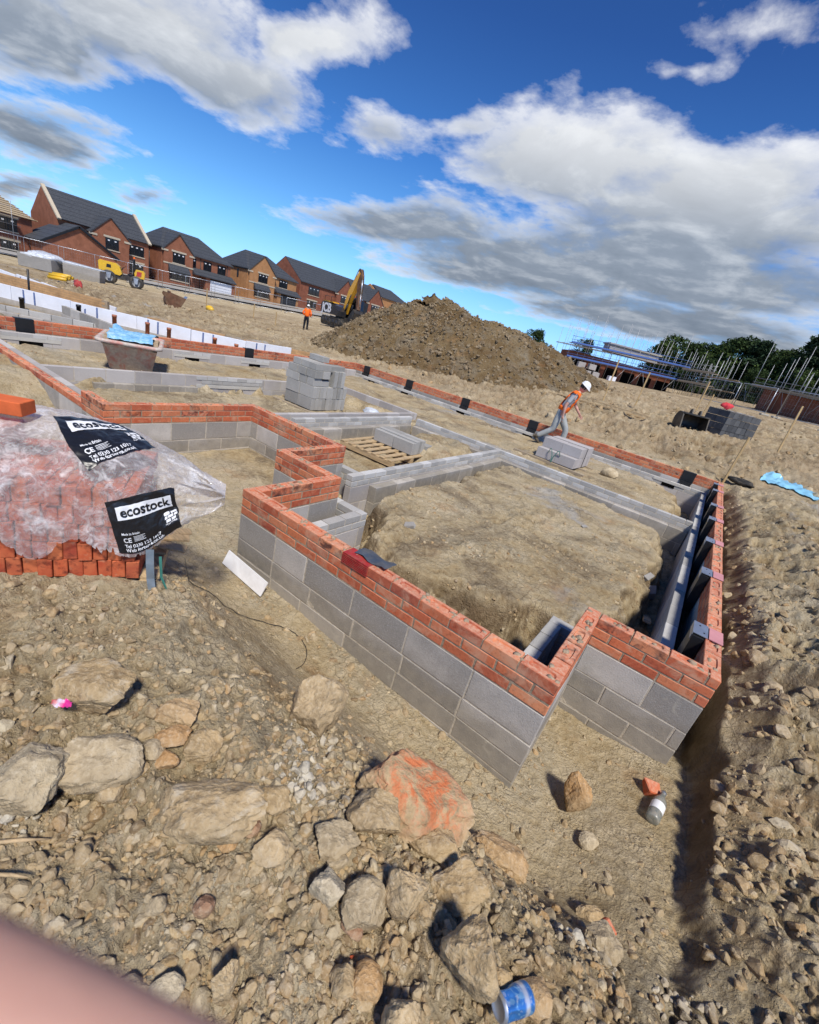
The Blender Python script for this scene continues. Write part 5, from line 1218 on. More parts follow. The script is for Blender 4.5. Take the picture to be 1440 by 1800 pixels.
def far_man():
    z = H(-24, 21.6); t = thing('person', 'distant man in a white helmet, orange hi-vis jacket and black trousers watching the excavator', 'person', (-24.0, 21.6, z), R(118))
    J = dict(pelvis=(0, 0, .93), waist=(.01, 0, 1.08), chest=(.03, 0, 1.32), neckb=(.03, 0, 1.47), neck=(.04, 0, 1.54), head=(.06, 0, 1.63),
             sh_l=(.03, .20, 1.42), el_l=(-.06, .33, 1.17), wr_l=(.10, .22, 1.03), sh_r=(.03, -.20, 1.42), el_r=(-.06, -.33, 1.17), wr_r=(.10, -.22, 1.03), palm_l=(.8, -.5, 0), palm_r=(.8, .5, 0),
             hip_l=(0, .10, .87), kn_l=(.02, .12, .47), an_l=(0, .13, .085), hip_r=(0, -.10, .87), kn_r=(.03, -.11, .47), an_r=(.02, -.12, .085), toe_l=(1, .2, 0), toe_r=(1, -.2, 0))
    build_person(t, J, Matrix(), shirt='hivis', trouser='dark_cloth', sleeve='long'); return t
far_man()
def bending_man():
    z = -.45; t = thing('person', 'person in a dark navy jacket bending over, mostly cut off by the left edge', 'person', (-13.6, .70, z), R(60))
    J = dict(pelvis=(-.12, 0, .90), waist=(.02, 0, 1.00), chest=(.27, 0, 1.12), neckb=(.40, 0, 1.15), neck=(.47, 0, 1.15), head=(.57, 0, 1.14),
             sh_l=(.31, .19, 1.10), el_l=(.38, .24, .82), wr_l=(.50, .18, .60), sh_r=(.31, -.19, 1.10), el_r=(.38, -.24, .82), wr_r=(.50, -.18, .60), palm_l=(.3, -.9, 0), palm_r=(.3, .9, 0),
             hip_l=(-.10, .10, .84), kn_l=(.08, .12, .47), an_l=(-.05, .13, .085), hip_r=(-.10, -.10, .84), kn_r=(.08, -.11, .47), an_r=(-.05, -.12, .085))
    build_person(t, J, Matrix.Rotation(R(70), 4, 'Y'), vest=False, shirt='dark_cloth', trouser='dark_cloth', sleeve='long', helmet=False); return t
bending_man()
# the photographer's own finger, close to the lens
CR = Euler((1.1744083, -.2340129, .6349585)).to_matrix()
def cam_pt(x, y, d): return Vector(CAMP) + CR @ Vector((x * d, y * d, -d))
def finger():
    t = thing('fingertip', 'out of focus pink fingertip of the photographer filling the bottom left corner', 'finger')
    tip = cam_pt(-.36, -1.455, .062); d = (CR @ Vector((-.80, .33, -.02))).normalized()
    up = (CR @ Vector((.35, .8, .3))).normalized(); P = [tip + d * .0, tip + d * .012, tip + d * .026, tip + d * .045, tip + d * .07, tip + d * .10]
    mb = MB(); rr = [.0, .0035, .0058, .0072, .0080, .0084, .0086, .0090, .0094, .0100]; ds = [-.0072, -.0068, -.0052, -.002, .003, .010, .020, .030, .050, .085]
    n = 24; V = []; sd = d.cross(up).normalized(); un = sd.cross(d)
    for r_, k in zip(rr, ds):
        for i in range(n):
            a = 2 * math.pi * i / n; V.append(tip + d * k + sd * (r_ * 1.05 * math.cos(a)) + un * (r_ * math.sin(a) * (1 - .06 * math.cos(k * 160))))
    mb.add(V, [(i * n + k, i * n + (k + 1) % n, (i + 1) * n + (k + 1) % n, (i + 1) * n + k) for i in range(len(rr) - 1) for k in range(n)], 0, True)
    mb.build('skin', M['skin'], t, True)
finger()
# ------------------------------------------------------------------ machines
def text_mesh(txt, size, name, mat, parent, Mx, bold=.0, squeeze=1.0, ext=.006):
    cu = bpy.data.curves.new('t', 'FONT'); cu.body = txt; cu.size = size; cu.offset = bold; cu.extrude = ext; cu.align_x = 'CENTER'; cu.align_y = 'CENTER'
    o = bpy.data.objects.new('t', cu); COL.objects.link(o); dg = bpy.context.evaluated_depsgraph_get(); me = bpy.data.meshes.new_from_object(o.evaluated_get(dg)); bpy.data.objects.remove(o); bpy.data.curves.remove(cu)
    me.transform(Mx @ Matrix.Diagonal((squeeze, 1, 1, 1))); me.materials.clear(); me.materials.append(M[mat]); return link(bpy.data.objects.new(name, me), parent)
def excavator(x, y, rz):
    t = thing('excavator', 'yellow boomed tracked excavator with a black body behind the left end of the earth heap', 'excavator', (x, y, H(x, y)), rz)
    for s in (-1, 1):
        o = [(math.cos(a) * .43 + (1.55 if abs(a) < math.pi / 2 else -1.55), math.sin(a) * .43 + .45) for a in np.linspace(-math.pi / 2, math.pi * 1.5, 26)[:-1]]
        MB().prism(o, s * 1.12 - .3, s * 1.12 + .3).build('track', M['rubber'], t)
        for k in range(5): MB().lathe([(0, -.32), (.26, -.32), (.28, -.28), (.28, .28), (.26, .32), (0, .32)], 14, T(-1.5 + k * .75, s * 1.12, .45, R(90))).build('track_roller', M['steel_dark'], t)
    MB().box(-1.2, 1.2, -.85, .85, .35, .95).build('undercarriage', M['steel_dark'], t)
    MB().lathe([(.75, .95), (.75, 1.08)], 24).build('turntable', M['steel_dark'], t)
    mb = MB(); mb.prism([(-2.45, 1.08), (1.25, 1.08), (1.25, 1.55), (.5, 1.95), (-1.6, 2.15), (-2.25, 2.1), (-2.5, 1.85)], -1.35, -.40); mb.prism([(-2.45, 1.08), (.0, 1.08), (.0, 1.75), (-1.6, 2.15), (-2.25, 2.1), (-2.5, 1.85)], -.40, 1.30); mb.build('engine_body', M['black_paint'], t)
    MB().box(-2.3, -.3, -1.2, -.5, 2.14, 2.24).build('engine_cover', M['orange_paint'], t)
    text_mesh('JCB', 1.12, 'lettering', 'print_white', t, T(-1.15, -1.365, 1.56, R(90)), .035, 1.2)
    c = MB(); c.prism([(.05, 1.12), (1.55, 1.12), (1.62, 1.6), (1.42, 2.95), (.1, 3.0), (.0, 2.6)], .38, 1.30); c = c.build('cab', M['black_paint'], t)
    for y0, y1 in ((.372, .378), (1.302, 1.308)): MB().prism([(.2, 1.75), (1.45, 1.75), (1.33, 2.8), (.25, 2.85)], y0, y1).build('cab_window', M['glass'], c)
    MB().add([(1.63, .48, 1.65), (1.63, 1.2, 1.65), (1.45, 1.2, 2.85), (1.45, .48, 2.85)], [(0, 1, 2, 3)]).build('windscreen', M['glass'], c)
    MB().obox(T(.55, 1.75, 2.0, 0, 0, R(60)), .9, .05, 1.7, 0, .02).build('cab_door', M['black_paint'], c)
    MB().box(.1, 1.2, .45, 1.2, 3.0, 3.06).build('roof_hatch', M['galv'], c); MB().lathe([(.05, 0), (.06, .12), (0, .14)], 10, T(.4, .8, 3.06)).build('beacon', M['hivis'], c)
    for xx in (-1.9, -.5): MB().tube([(xx, -1.3, 2.1), (xx, -1.3, 2.65), (xx + 1.0, -1.3, 2.65)], .025, 6).build('hand_rail', M['black_paint'], t)
    def arm(name, pts, w, hts, mat):
        mb = MB(); V = []
        for i, (p, h_) in enumerate(zip(pts, hts)):
            a = Vector(pts[max(i - 1, 0)]); b = Vector(pts[min(i + 1, len(pts) - 1)]); d = (b - a).normalized(); n = Vector((-d.y, d.x))
            for sg in (1, -1):
                for yy in (w / 2, -w / 2): q = Vector(p) + n * h_ / 2 * sg; V.append((q.x, -.08 + yy, q.y))
        F = []
        for i in range(len(pts) - 1):
            o = i * 4; F += [(o, o + 1, o + 5, o + 4), (o + 3, o + 2, o + 6, o + 7), (o + 2, o, o + 4, o + 6), (o + 1, o + 3, o + 7, o + 5)]
        F += [(0, 2, 3, 1), ((len(pts) - 1) * 4, (len(pts) - 1) * 4 + 1, (len(pts) - 1) * 4 + 3, (len(pts) - 1) * 4 + 2)]
        return mb.add(V, F).build(name, M[mat], t, True)
    arm('boom', [(.45, 1.5), (.75, 2.5), (1.15, 3.35), (1.75, 4.25), (2.35, 5.15)], .42, [.45, .62, .78, .62, .34], 'orange_paint')
    arm('stick', [(2.15, 5.45), (2.38, 4.9), (2.62, 3.4), (2.85, 2.0)], .34, [.2, .62, .46, .26], 'rust')
    for p, q, r_ in (((.9, 1.5), (1.6, 3.2), .09), ((1.15, 4.2), (2.05, 5.45), .08), ((2.75, 4.6), (3.05, 2.3), .07)):
        for yy in ((-.38, .22) if r_ == .09 else (-.08,)): MB().tube([(p[0], yy, p[1]), ((p[0] + q[0]) / 2, yy, (p[1] + q[1]) / 2)], r_, 10).tube([((p[0] + q[0]) / 2, yy, (p[1] + q[1]) / 2), (q[0], yy, q[1])], r_ * .55, 10).build('hydraulic_ram', M['galv'] if r_ < .08 else M['black_paint'], t)
    for yy in (-.22, .06): MB().tube(smooth_path([(1.0, yy, 3.7), (1.5, yy, 4.6), (2.2, yy, 5.5), (2.75, yy, 4.7), (2.9, yy, 3.4)]), .03, 6).build('hose', M['rubber'], t)
    bk = MB(); pr = [(2.85, 2.0), (3.2, 1.7), (3.05, 1.1), (2.5, .75), (1.9, .95), (2.3, 1.45)]; bk.prism(pr, -.6, -.56); bk.prism(pr, .40, .44)
    for a, b in zip(pr[:5], pr[1:5]): bk.add([(a[0], -.6, a[1]), (b[0], -.6, b[1]), (b[0], .44, b[1]), (a[0], .44, a[1])], [(0, 1, 2, 3)])
    bk.build('bucket', M['steel_dark'], t); return t
excavator(-30.9, 32.3, R(-18))
def roller(x, y, rz):
    t = thing('road_roller', 'yellow and grey tandem road roller parked on the mud before the far road', 'road roller', (x, y, H(x, y) - .02), rz)
    for sx, nm in ((-1.15, 1), (1.15, 2)):
        d = MB().lathe([(.38, -.80), (.60, -.80), (.62, -.78), (.62, .78), (.60, .80), (.38, .80)], 30, T(sx, 0, .62, R(90))).build('drum', M['steel_dark'], t)
        for s in (-1, 1):
            MB().lathe([(0, 0), (.36, 0), (.37, .05)], 24, T(sx, s * .74, .62, R(-90 * s))).build('drum_plate', M['tube'], d); MB().lathe([(0, .08), (.12, .08), (.14, 0)], 12, T(sx, s * .78, .62, R(-90 * s))).build('hub', M['galv'], d)
            MB().prism([(sx - .12, .5), (sx + .12, .5), (sx + .22, 1.05), (sx - .22, 1.05)], s * .86 - .04, s * .86 + .04).build('yoke', M['galv'], t)
    mb = MB(); mb.prism([(-1.95, 1.12), (-.25, .95), (-.05, 1.15), (-.25, 1.75), (-.55, 1.98), (-1.85, 2.0), (-2.0, 1.85)], -.72, .72); mb.build('engine_hood', M['yellow'], t)
    for s in (-1, 1): MB().prism([(-1.35, 1.45), (-.95, 1.45), (-.95, 1.75), (-1.3, 1.75)], s * .722 - .006, s * .722 + .006).build('hood_grille', M['black'], t)
    MB().box(-2.02, -1.9, -.6, .6, 1.5, 1.9).build('grille', M['black'], t); MB().box(-1.9, -.6, -.3, .3, 2.0, 2.03).build('red_stripe', M['red_paint'], t)
    MB().prism([(-1.8, .85), (.2, .62), (.55, .75), (1.75, .85), (1.75, 1.1), (.9, 1.1), (-.1, 1.0), (-1.8, 1.15)], -.62, .62).build('chassis', M['steel_dark'], t)
    MB().prism([(1.05, 1.1), (1.85, 1.1), (1.9, 1.65), (1.75, 1.85), (1.15, 1.85), (1.0, 1.5)], -.72, .72).build('rear_console', M['yellow'], t)
    for s in (-1, 1): MB().prism([(1.15, 1.25), (1.6, 1.25), (1.65, 1.7), (1.25, 1.7)], s * .722 - .006, s * .722 + .006).build('tank_panel', M['red_paint'], t)
    MB().prism([(.35, 1.1), (.9, 1.1), (.9, 1.25), (.42, 1.3)], -.3, .3).build('seat', M['black'], t); MB().prism([(.8, 1.25), (.95, 1.25), (1.05, 1.8), (.92, 1.8)], -.28, .28).build('seat_back', M['black'], t)
    MB().tube([(-.2, 0, 1.4), (.05, 0, 1.75)], .04, 8).build('steering_column', M['black'], t); MB().lathe([(.20, -.015), (.22, 0), (.20, .015), (.18, 0), (.20, -.015)], 20, T(.08, 0, 1.78, 0, R(-35))).build('steering_wheel', M['black'], t)
    MB().tube(smooth_path([(.95, -.62, 1.2), (.95, -.62, 2.55), (.95, -.45, 2.72), (.95, .45, 2.72), (.95, .62, 2.55), (.95, .62, 1.2)], 4), .055, 8).build('roll_bar', M['black'], t)
    MB().lathe([(.07, 0), (.07, .14), (0, .18)], 10, T(.95, 0, 2.76)).build('beacon', M['hivis'], t); return t
ro = roller(-45.2, 18.4, R(62)); ro.scale = (.9, .9, .9)
def bucket(name, label, x, y, rz, w, s, mat, tilt=0.0, inner='rust', dz=0):
    t = thing(name, label, 'digger bucket', (x, y, H(x, y) + dz), rz); t.rotation_euler = (0, tilt, rz)
    # side profile in x (forward, mouth) and z; shell swept along y
    a = np.linspace(R(100), R(268), 12); arc = [(-.05 + .52 * math.cos(k), .52 + .52 * math.sin(k)) for k in a]
    pr = [(.30, 1.0)] + arc + [(.62, .03)]; pr = [(p[0] * s, p[1] * s) for p in pr]
    V = []; th = .02
    for p in pr: V += [(p[0], -w / 2, p[1]), (p[0], w / 2, p[1])]
    mb = MB().add(V, [(i * 2, i * 2 + 1, i * 2 + 3, i * 2 + 2) for i in range(len(pr) - 1)], 0, True); c = Vector((.2 * s, .45 * s))
    V2 = []
    for p in pr:
        q = Vector(p) + (c - Vector(p)).normalized() * th; V2 += [(q.x, -w / 2, q.y), (q.x, w / 2, q.y)]
    mb.add(V2, [(i * 2, i * 2 + 2, i * 2 + 3, i * 2 + 1) for i in range(len(pr) - 1)], 1, True); mb.build('shell', [M[mat], M[inner]], t)
    for sg in (-1, 1): MB().prism(pr, sg * w / 2 - .018, sg * w / 2 + .018).build('side_plate', M[mat], t)
    MB().box(.28 * s, .36 * s, -w / 2, w / 2, .96 * s, 1.04 * s).build('lip', M[mat], t)
    for k in range(6): MB().prism([(.58 * s, .0), (.58 * s, .07 * s), (.80 * s, .02)], -w / 2 + w * (k + .5) / 6 - .05 * s, -w / 2 + w * (k + .5) / 6 + .05 * s).build('tooth', M['galv'], t)
    for sg in (-.14, .14): MB().prism([(-.15 * s, 1.0 * s), (.22 * s, 1.02 * s), (.12 * s, 1.28 * s), (-.06 * s, 1.25 * s)], sg - .02, sg + .02).build('lug', M[mat], t)
    return t
bucket('digger_bucket', 'worn black digger bucket with teeth standing on the mud left of the charcoal block pack', 2.05, 15.9, R(-62), .86, .60, 'steel_dark', 0, 'steel_dark')
bucket('digger_bucket', 'small red painted digger bucket lying on the mud beyond the white boards', -25.1, 12.9, R(75), .60, .85, 'rust', R(-60), 'red_paint', .15)
# materials dumped before the far fence
pv = thing('paver_stack', 'pile of grey slabs under torn white plastic near the far fence on the left', 'paver stack', (-42.2, 11.6, H(-42.2, 11.6)), R(40))
MB().obox(T(0, 0, .45), 2.3, 1.9, .9, 0, .03, .05).build('slabs', M['stack_block'], pv)
g = np.random.RandomState(3); V, F = stone(960, 3, 12, (1.5, 1.1, .5), .12); o = np_mesh('plastic_cover', V, F, M['scrap'], pv); o.location = (0, 0, .95)
pv = thing('paver_stack', 'low flat crate of grey kerbs under pale film, left of the road roller', 'paver stack', (-40.6, 13.7, H(-40.6, 13.7)), R(52))
MB().obox(T(0, 0, .45), 2.4, 1.5, .9, 0, .03, .05).build('slabs', M['block'], pv); MB().obox(T(0, 0, .95, 0, 0, .1), 2.5, 1.3, .12, 0, .05, .06).build('plastic_cover', M['scrap'], pv)
mb = MB()
for i in range(5): mb.tube([(-.5, -.25 + .12 * i, .1 * (i % 2)), (.5, -.25 + .12 * i + .05, .05 + .1 * (i % 2))], .09, 8)
o = mb.build('yellow_pipes', M['yellow']); o.location = (-28.9, 8.3, H(-28.9, 8.3) + .25); o.rotation_euler = (.3, 0, R(30)); tag(o, 'bright yellow bundle of wrapped pipes behind the buff brick wall', 'pipe bundle')
V, F = stone(970, 3, 12, (.36, .15, .32), .3); o = np_mesh('red_scrap', V, F, M['red_paint']); o.location = (-24.7, 7.6, H(-24.7, 7.6) + .3); tag(o, 'dusty red scrap metal on the mud bank behind the white boards', 'scrap')
for (x, y, h_, lab) in ((-28.6, 16.6, 1.5, 'thin wooden stake beside the yellow marker'), (-28.0, 20.0, 1.0, 'thin wooden stake between the yellow marker and the distant man'), (-23.6, 18.6, .9, 'short wooden stake just left of the distant man')):
    mb = MB(); mb.obox(T(0, 0, h_ / 2), .07, .05, h_); o = mb.build('timber_post', M['stake']); o.location = (x, y, H(x, y)); tag(o, lab, 'post')
V, F = stone(975, 2, 12, (.42, .3, .25), .1); o = np_mesh('yellow_marker', V, F, M['yellow']); o.location = (-28.0, 16.5, H(-28.0, 16.5) + .1); tag(o, 'small yellow plastic cover on the mud at the foot of a stake', 'marker')
# ------------------------------------------------------------------ the plot next door
p2 = thing('house_foundation', 'second house foundation beyond, ringed with white insulation boards and red pipe ends', 'foundation')
PL = [(-18.0, -.2), (-14.25, 2.35), (-12.95, 3.3), (-11.75, 4.5), (-10.55, 5.45), (-9.75, 6.75), (-9.6, 8.4)]
for k, (a, b) in enumerate(zip(PL[:-1], PL[1:])):
    a = Vector((*a, 0)); b = Vector((*b, 0)); L = (b - a).length; ang = math.atan2(b.y - a.y, b.x - a.x); mid = (a + b) / 2
    Mx = T(mid.x, mid.y, 0, 0, 0, ang)
    w = link(bpy.data.objects.new('blockwork', None), p2)
    MB().obox(Mx @ T(0, .02, -.58), L, .12, .42).build('block_course', M['block'], w)
    nb = max(1, round(L / 1.2))
    for i in range(nb):
        bl = L / nb
        o = MB().obox(Mx @ T(-L / 2 + bl * (i + .5), 0, -.20 + .01 * ((i + k) % 2), R(1), 0, rnd.gauss(0, .01)), bl - .012, .06, .36, 0, .004).build('insulation_board', M['poly'], p2)
        for q in (-.32, -.12):
            MB().obox(Mx @ T(-L / 2 + bl * (i + .5) + q * bl * .9, -.034, -.20), .045, .006, .34).build('printed_stripe', M['blue_line'], o)
for (x, y, h, mt) in ((-12.55, 3.45, .46, 'black'), (-11.85, 4.05, .42, 'terracotta'), (-11.25, 4.65, .42, 'terracotta'), (-10.75, 5.0, .42, 'terracotta'), (-10.0, 5.95, .42, 'terracotta'), (-13.6, 2.5, .30, 'black'), (-9.75, 6.5, .36, 'terracotta')):
    z = -.55
    MB().lathe([(.055, 0), (.055, h), (.062, h), (.062, h + .06), (.048, h + .06), (.048, h)], 14, T(x + .13, y - .16, z)).build('pipe_end', M[mt], p2)
for (a, b, z, mt) in (((-12.2, -.3), (-9.0, 4.2), -.30, 'block'), ((-11.6, -.4), (-8.75, 3.6), -.34, 'coursing'), ((-13.2, .2), (-10.6, 3.9), -.30, 'coursing'), ((-12.9, 3.1), (-8.9, 3.35), -.16, 'block'), ((-11.0, -.6), (-8.5, 2.8), -.36, 'block')):
    a = Vector((*a, 0)); b = Vector((*b, 0)); L = (b - a).length; ang = math.atan2(b.y - a.y, b.x - a.x); mid = (a + b) / 2
    w = link(bpy.data.objects.new('sleeper_wall', None), p2); mb = MB()
    n = int(L / .45)
    for i in range(n): mb.obox(T(mid.x, mid.y, z - .11, 0, 0, ang) @ T(-L / 2 + (i + .5) * L / n, 0, 0), L / n - .01, .1, .215, 0, .003, .002)
    mb.build('blockwork', M[mt], w)
    MB().obox(T(mid.x, mid.y, z - .42, 0, 0, ang), L, .14, .40).build('footing', M['block'], w)
# buff brick wall and white boards behind
bw = thing('brick_wall', 'low buff brick wall behind the white insulation boards at the left edge', 'wall', (0, 0, 0))
for (a, b, z0, z1) in (((-19.5, 2.2), (-14.6, 4.9), -.62, .02), ((-12.2, 5.0), (-10.6, 6.6), -.6, -.02), ((-10.4, 7.1), (-9.2, 9.6), -.5, -.05)):
    a = Vector((*a, 0)); b = Vector((*b, 0)); L = (b - a).length; ang = math.atan2(b.y - a.y, b.x - a.x); mid = (a + b) / 2; mb = MB()
    nr = int((z1 - z0) / .075)
    for r_ in range(nr):
        for i in range(int(L / .225)):
            mb.obox(T(mid.x, mid.y, z1 - .037 - r_ * .075, 0, 0, ang) @ T(-L / 2 + (i + .5 + .5 * (r_ % 2)) * .225, 0, 0), .215, .1, .066)
    mb.build('brickwork', M['yellow_brick'], bw)
    MB().obox(T(mid.x, mid.y, (z0 + z1) / 2 - .01, 0, 0, ang), L, .09, z1 - z0 - .02).build('mortar', M['mortar'], bw)
ib = thing('insulation_boards', 'farther row of white insulation boards at the left edge below the pavers', 'insulation boards')
for k, (x, y) in enumerate(((-21.5, 3.3), (-20.4, 3.75), (-19.3, 4.2), (-18.2, 4.6), (-17.1, 4.95), (-16.1, 5.3))):
    o = MB().obox(T(x, y, -.22 - .035 * k, 0, R(4), R(22)), 1.15, .06, .42, 0, .004).build('board', M['poly'], ib)
    MB().obox(T(x - .35, y - .17, -.22 - .035 * k, 0, R(4), R(22)), .05, .01, .38).build('printed_stripe', M['blue_line'], o)
sk = MB(); sk.tube([(-15.9, 3.2, -.6), (-15.85, 3.2, .42)], .03, 8); tag(sk.build('black_stake', M['black']), 'black upright stake in front of the buff brick wall', 'stake')
# ------------------------------------------------------------------ spoil heap
def heap():
    cx, cy = -8.6, 17.9; g = thing('spoil_heap', 'big heap of dug brown earth and stones between the houses and the scaffolding', 'earth heap')
    n, mth = 150, 300; U = np.linspace(0, 1.12, n); TH = np.linspace(0, 2 * math.pi, mth, endpoint=False)
    a = R(38)                                              # long axis
    rr, tt = np.meshgrid(U, TH, indexing='ij'); lx = rr * np.cos(tt) * 7.3 - 2.2 * (1 - rr).clip(0); ly = rr * np.sin(tt) * 5.2
    wob = 1 + .10 * np.cos(2 * tt + 1) + .05 * np.cos(5 * tt)
    x = cx + (lx * math.cos(a) - ly * math.sin(a)) * wob; y = cy + (lx * math.sin(a) + ly * math.cos(a)) * wob
    prof = np.clip(1 - rr ** 1.25, 0, 1) ** .92
    top = 2.85 + .2 * np.cos(tt - .5)
    lump = .30 * fbm(x * .45, y * .45, 401, 3) + .20 * ridged(x * 1.2, y * 1.2, 403, 4) - .1 + .10 * ridged(x * 3.2, y * 3.2, 405, 3) + .05 * fbm(x * 8, y * 8, 407, 3)
    z = base_h(x, y) - .10 + prof * top + lump * np.clip(prof * 3.5, 0.05, 1) - .25 * np.clip((rr - .98) / .12, 0, 1)
    V = np.stack([x.ravel(), y.ravel(), z.ravel()], 1); i = np.arange(n - 1)[:, None] * mth; j = np.arange(mth)[None]; jn = (j + 1) % mth
    np_mesh('soil', V, np.stack([i + j, i + mth + j, i + mth + jn, i + jn], -1).reshape(-1, 4), M['heap_soil'], g)
    r_ = np.random.RandomState(9); k = 16000; ui = r_.uniform(.03, 1.04, k) ** .75; ti = r_.uniform(0, mth, k).astype(int); ii = np.clip((ui / 1.12 * (n - 1)).astype(int), 0, n - 1)
    P = np.stack([x[ii, ti], y[ii, ti], z[ii, ti]], 1) + r_.normal(0, .03, (k, 3)); S = .020 * (.14 / .020) ** (r_.uniform(0, 1, k) ** 3.4) * (.75 + .55 * ui)
    o = stone_cloud('stones', P, S, M['heap_rubble'], 1, g, 13)
heap()
def scatter_far():
    g = np.random.RandomState(21); n = 42000; th = math.atan2(.7957, -.4751) + g.uniform(-R(62), R(62), n); r = 4 * (46 / 4) ** g.uniform(0, 1, n)
    x = CAMP[0] + r * np.cos(th); y = CAMP[1] + r * np.sin(th); n1 = fbm(x * .5, y * .5, 501, 3)
    ins = sd_poly(x, y, HOUSE) > -.15; nd = sd_poly(x, y, [(-22, 2.0), (-9.5, 1.0), (-9.2, 8.0), (-21, 6)]) > 0
    p = np.clip(.30 + 1.1 * n1, .04, 1) * np.where(ins, .5, 1) * np.where(x < -50, 0, 1) * np.where(nd, .4, 1)
    k = (g.uniform(0, 1, n) < p) & ~((y < 10.4) & (x > -8.3) & (x < 3.3) & ~ins)
    x, y, ins = x[k], y[k], ins[k]; s = .018 * (.17 / .018) ** (g.uniform(0, 1, len(x)) ** 2.4); s = np.where(ins, np.minimum(s, .03), s); s = np.where((y < 11) & (x > 3), np.minimum(s, .07), s)
    return np.stack([x, y, height(x, y) - s * .1], 1), s
o = stone_cloud('scattered_stones', *scatter_far(), M['rubble'], 1, seed=23); o['label'] = 'small stones and clods scattered over the churned site'
# ------------------------------------------------------------------ road and pavement in front of the far houses
def strip(name, pts, w, mat, lift, label):
    pts = [Vector((*p, 0)) for p in pts]; V = []; n = len(pts); m_ = 8
    for i, p in enumerate(pts):
        t = (pts[min(i + 1, n - 1)] - pts[max(i - 1, 0)]).normalized(); s = Vector((-t.y, t.x, 0))
        for j in range(m_): q = p + s * w * (j / (m_ - 1) - .5); V.append((q.x, q.y, float(base_h(np.array([q.x]), np.array([q.y]))[0]) + lift))
    o = MB().add(V, [(i * m_ + j, (i + 1) * m_ + j, (i + 1) * m_ + j + 1, i * m_ + j + 1) for i in range(n - 1) for j in range(m_ - 1)], 0, True).build(name, M[mat]); tag(o, label, kind='structure')
strip('road', [(-63, y) for y in range(-30, 125, 3)], 9.5, 'road', .22, 'pale dusty road in front of the finished houses')
strip('pavement', [(-70.5, y) for y in range(-30, 125, 3)], 4.5, 'road', .32, 'pavement along the finished houses')
# ------------------------------------------------------------------ houses
def wall_mat(name, c, v):
    m = NT(name); br = m.n('ShaderNodeTexBrick', i_Vector=m.n('ShaderNodeMapping', i_Vector=m.vmath('ADD', m.co(), (0, 0, 0))).outputs[0], i_Scale=1.0)
    for k, val in (('Brick Width', .225), ('Row Height', .075), ('Mortar Size', .006)): br.inputs[k].default_value = val
    c = Vector(c); br.inputs['Color1'].default_value = (*(c * .8), 1); br.inputs['Color2'].default_value = (*(c * 1.15), 1); br.inputs['Mortar'].default_value = (*(c * .85 + Vector((.05, .05, .04))), 1)
    col = m.mix(m.ramp(m.noise(1.3, 5, .65), [(.35, 0), (.7, .6)]), c * v, c * 1.1)
    spot = m.ramp(m.vor(2.2, out='Color'), [(.0, .75), (1., 1.15)])
    col = m.mix(.6, col, m.mix(1.0, col, spot, 'MULTIPLY')); m.bsdf(col, .9, m.bump(m.noise(14, 4), .3, .02), spec=.1); return m.mat
WM = {'red': wall_mat('house red brick', (.33, .135, .078), .78), 'tan': wall_mat('house buff brick', (.46, .235, .105), .85), 'mixed': wall_mat('house mixed brick', (.30, .115, .07), .7), 'orange': wall_mat('house orange brick', (.42, .145, .065), .85)}
m = NT('slate grey roof tiles'); P = m.co(); z = m.xyz(P, 2)
w = m.math('FRACT', m.math('MULTIPLY', z, 2.1)); tl_ = m.ramp(w, [(.0, 0), (.14, 1)]); sp = m.ramp(m.noise(7, 4), [(.3, (.036, .04, .046)), (.7, (.078, .084, .092))])
m.bsdf(m.mix(tl_, (.014, .015, .017), sp), .62, m.bump(w, .6, .05), spec=.3); M['roof'] = m.mat
M['stone_trim'] = simple('pale stone trim', (.52, .44, .32), .85, var=.12); M['frame_black'] = simple('black window frame', (.012, .013, .015), .4); M['garage_white'] = simple('white garage door', (.72, .73, .76), .5, var=.06)
M['garage_dark'] = simple('dark garage door', (.035, .037, .04), .5); M['sticker'] = simple('white sticker', (.8, .8, .8), .6); M['batten'] = wood_mat('roof batten', (.42, .31, .17))
def slab(mb, a, b, c, d, th=.12):
    """roof plane from four corners"""
    a, b, c, d = map(Vector, (a, b, c, d)); n = (b - a).cross(d - a).normalized() * th
    mb.add([a, b, c, d, a + n, b + n, c + n, d + n], [(0, 3, 2, 1), (4, 5, 6, 7), (0, 1, 5, 4), (1, 2, 6, 5), (2, 3, 7, 6), (3, 0, 4, 7)])
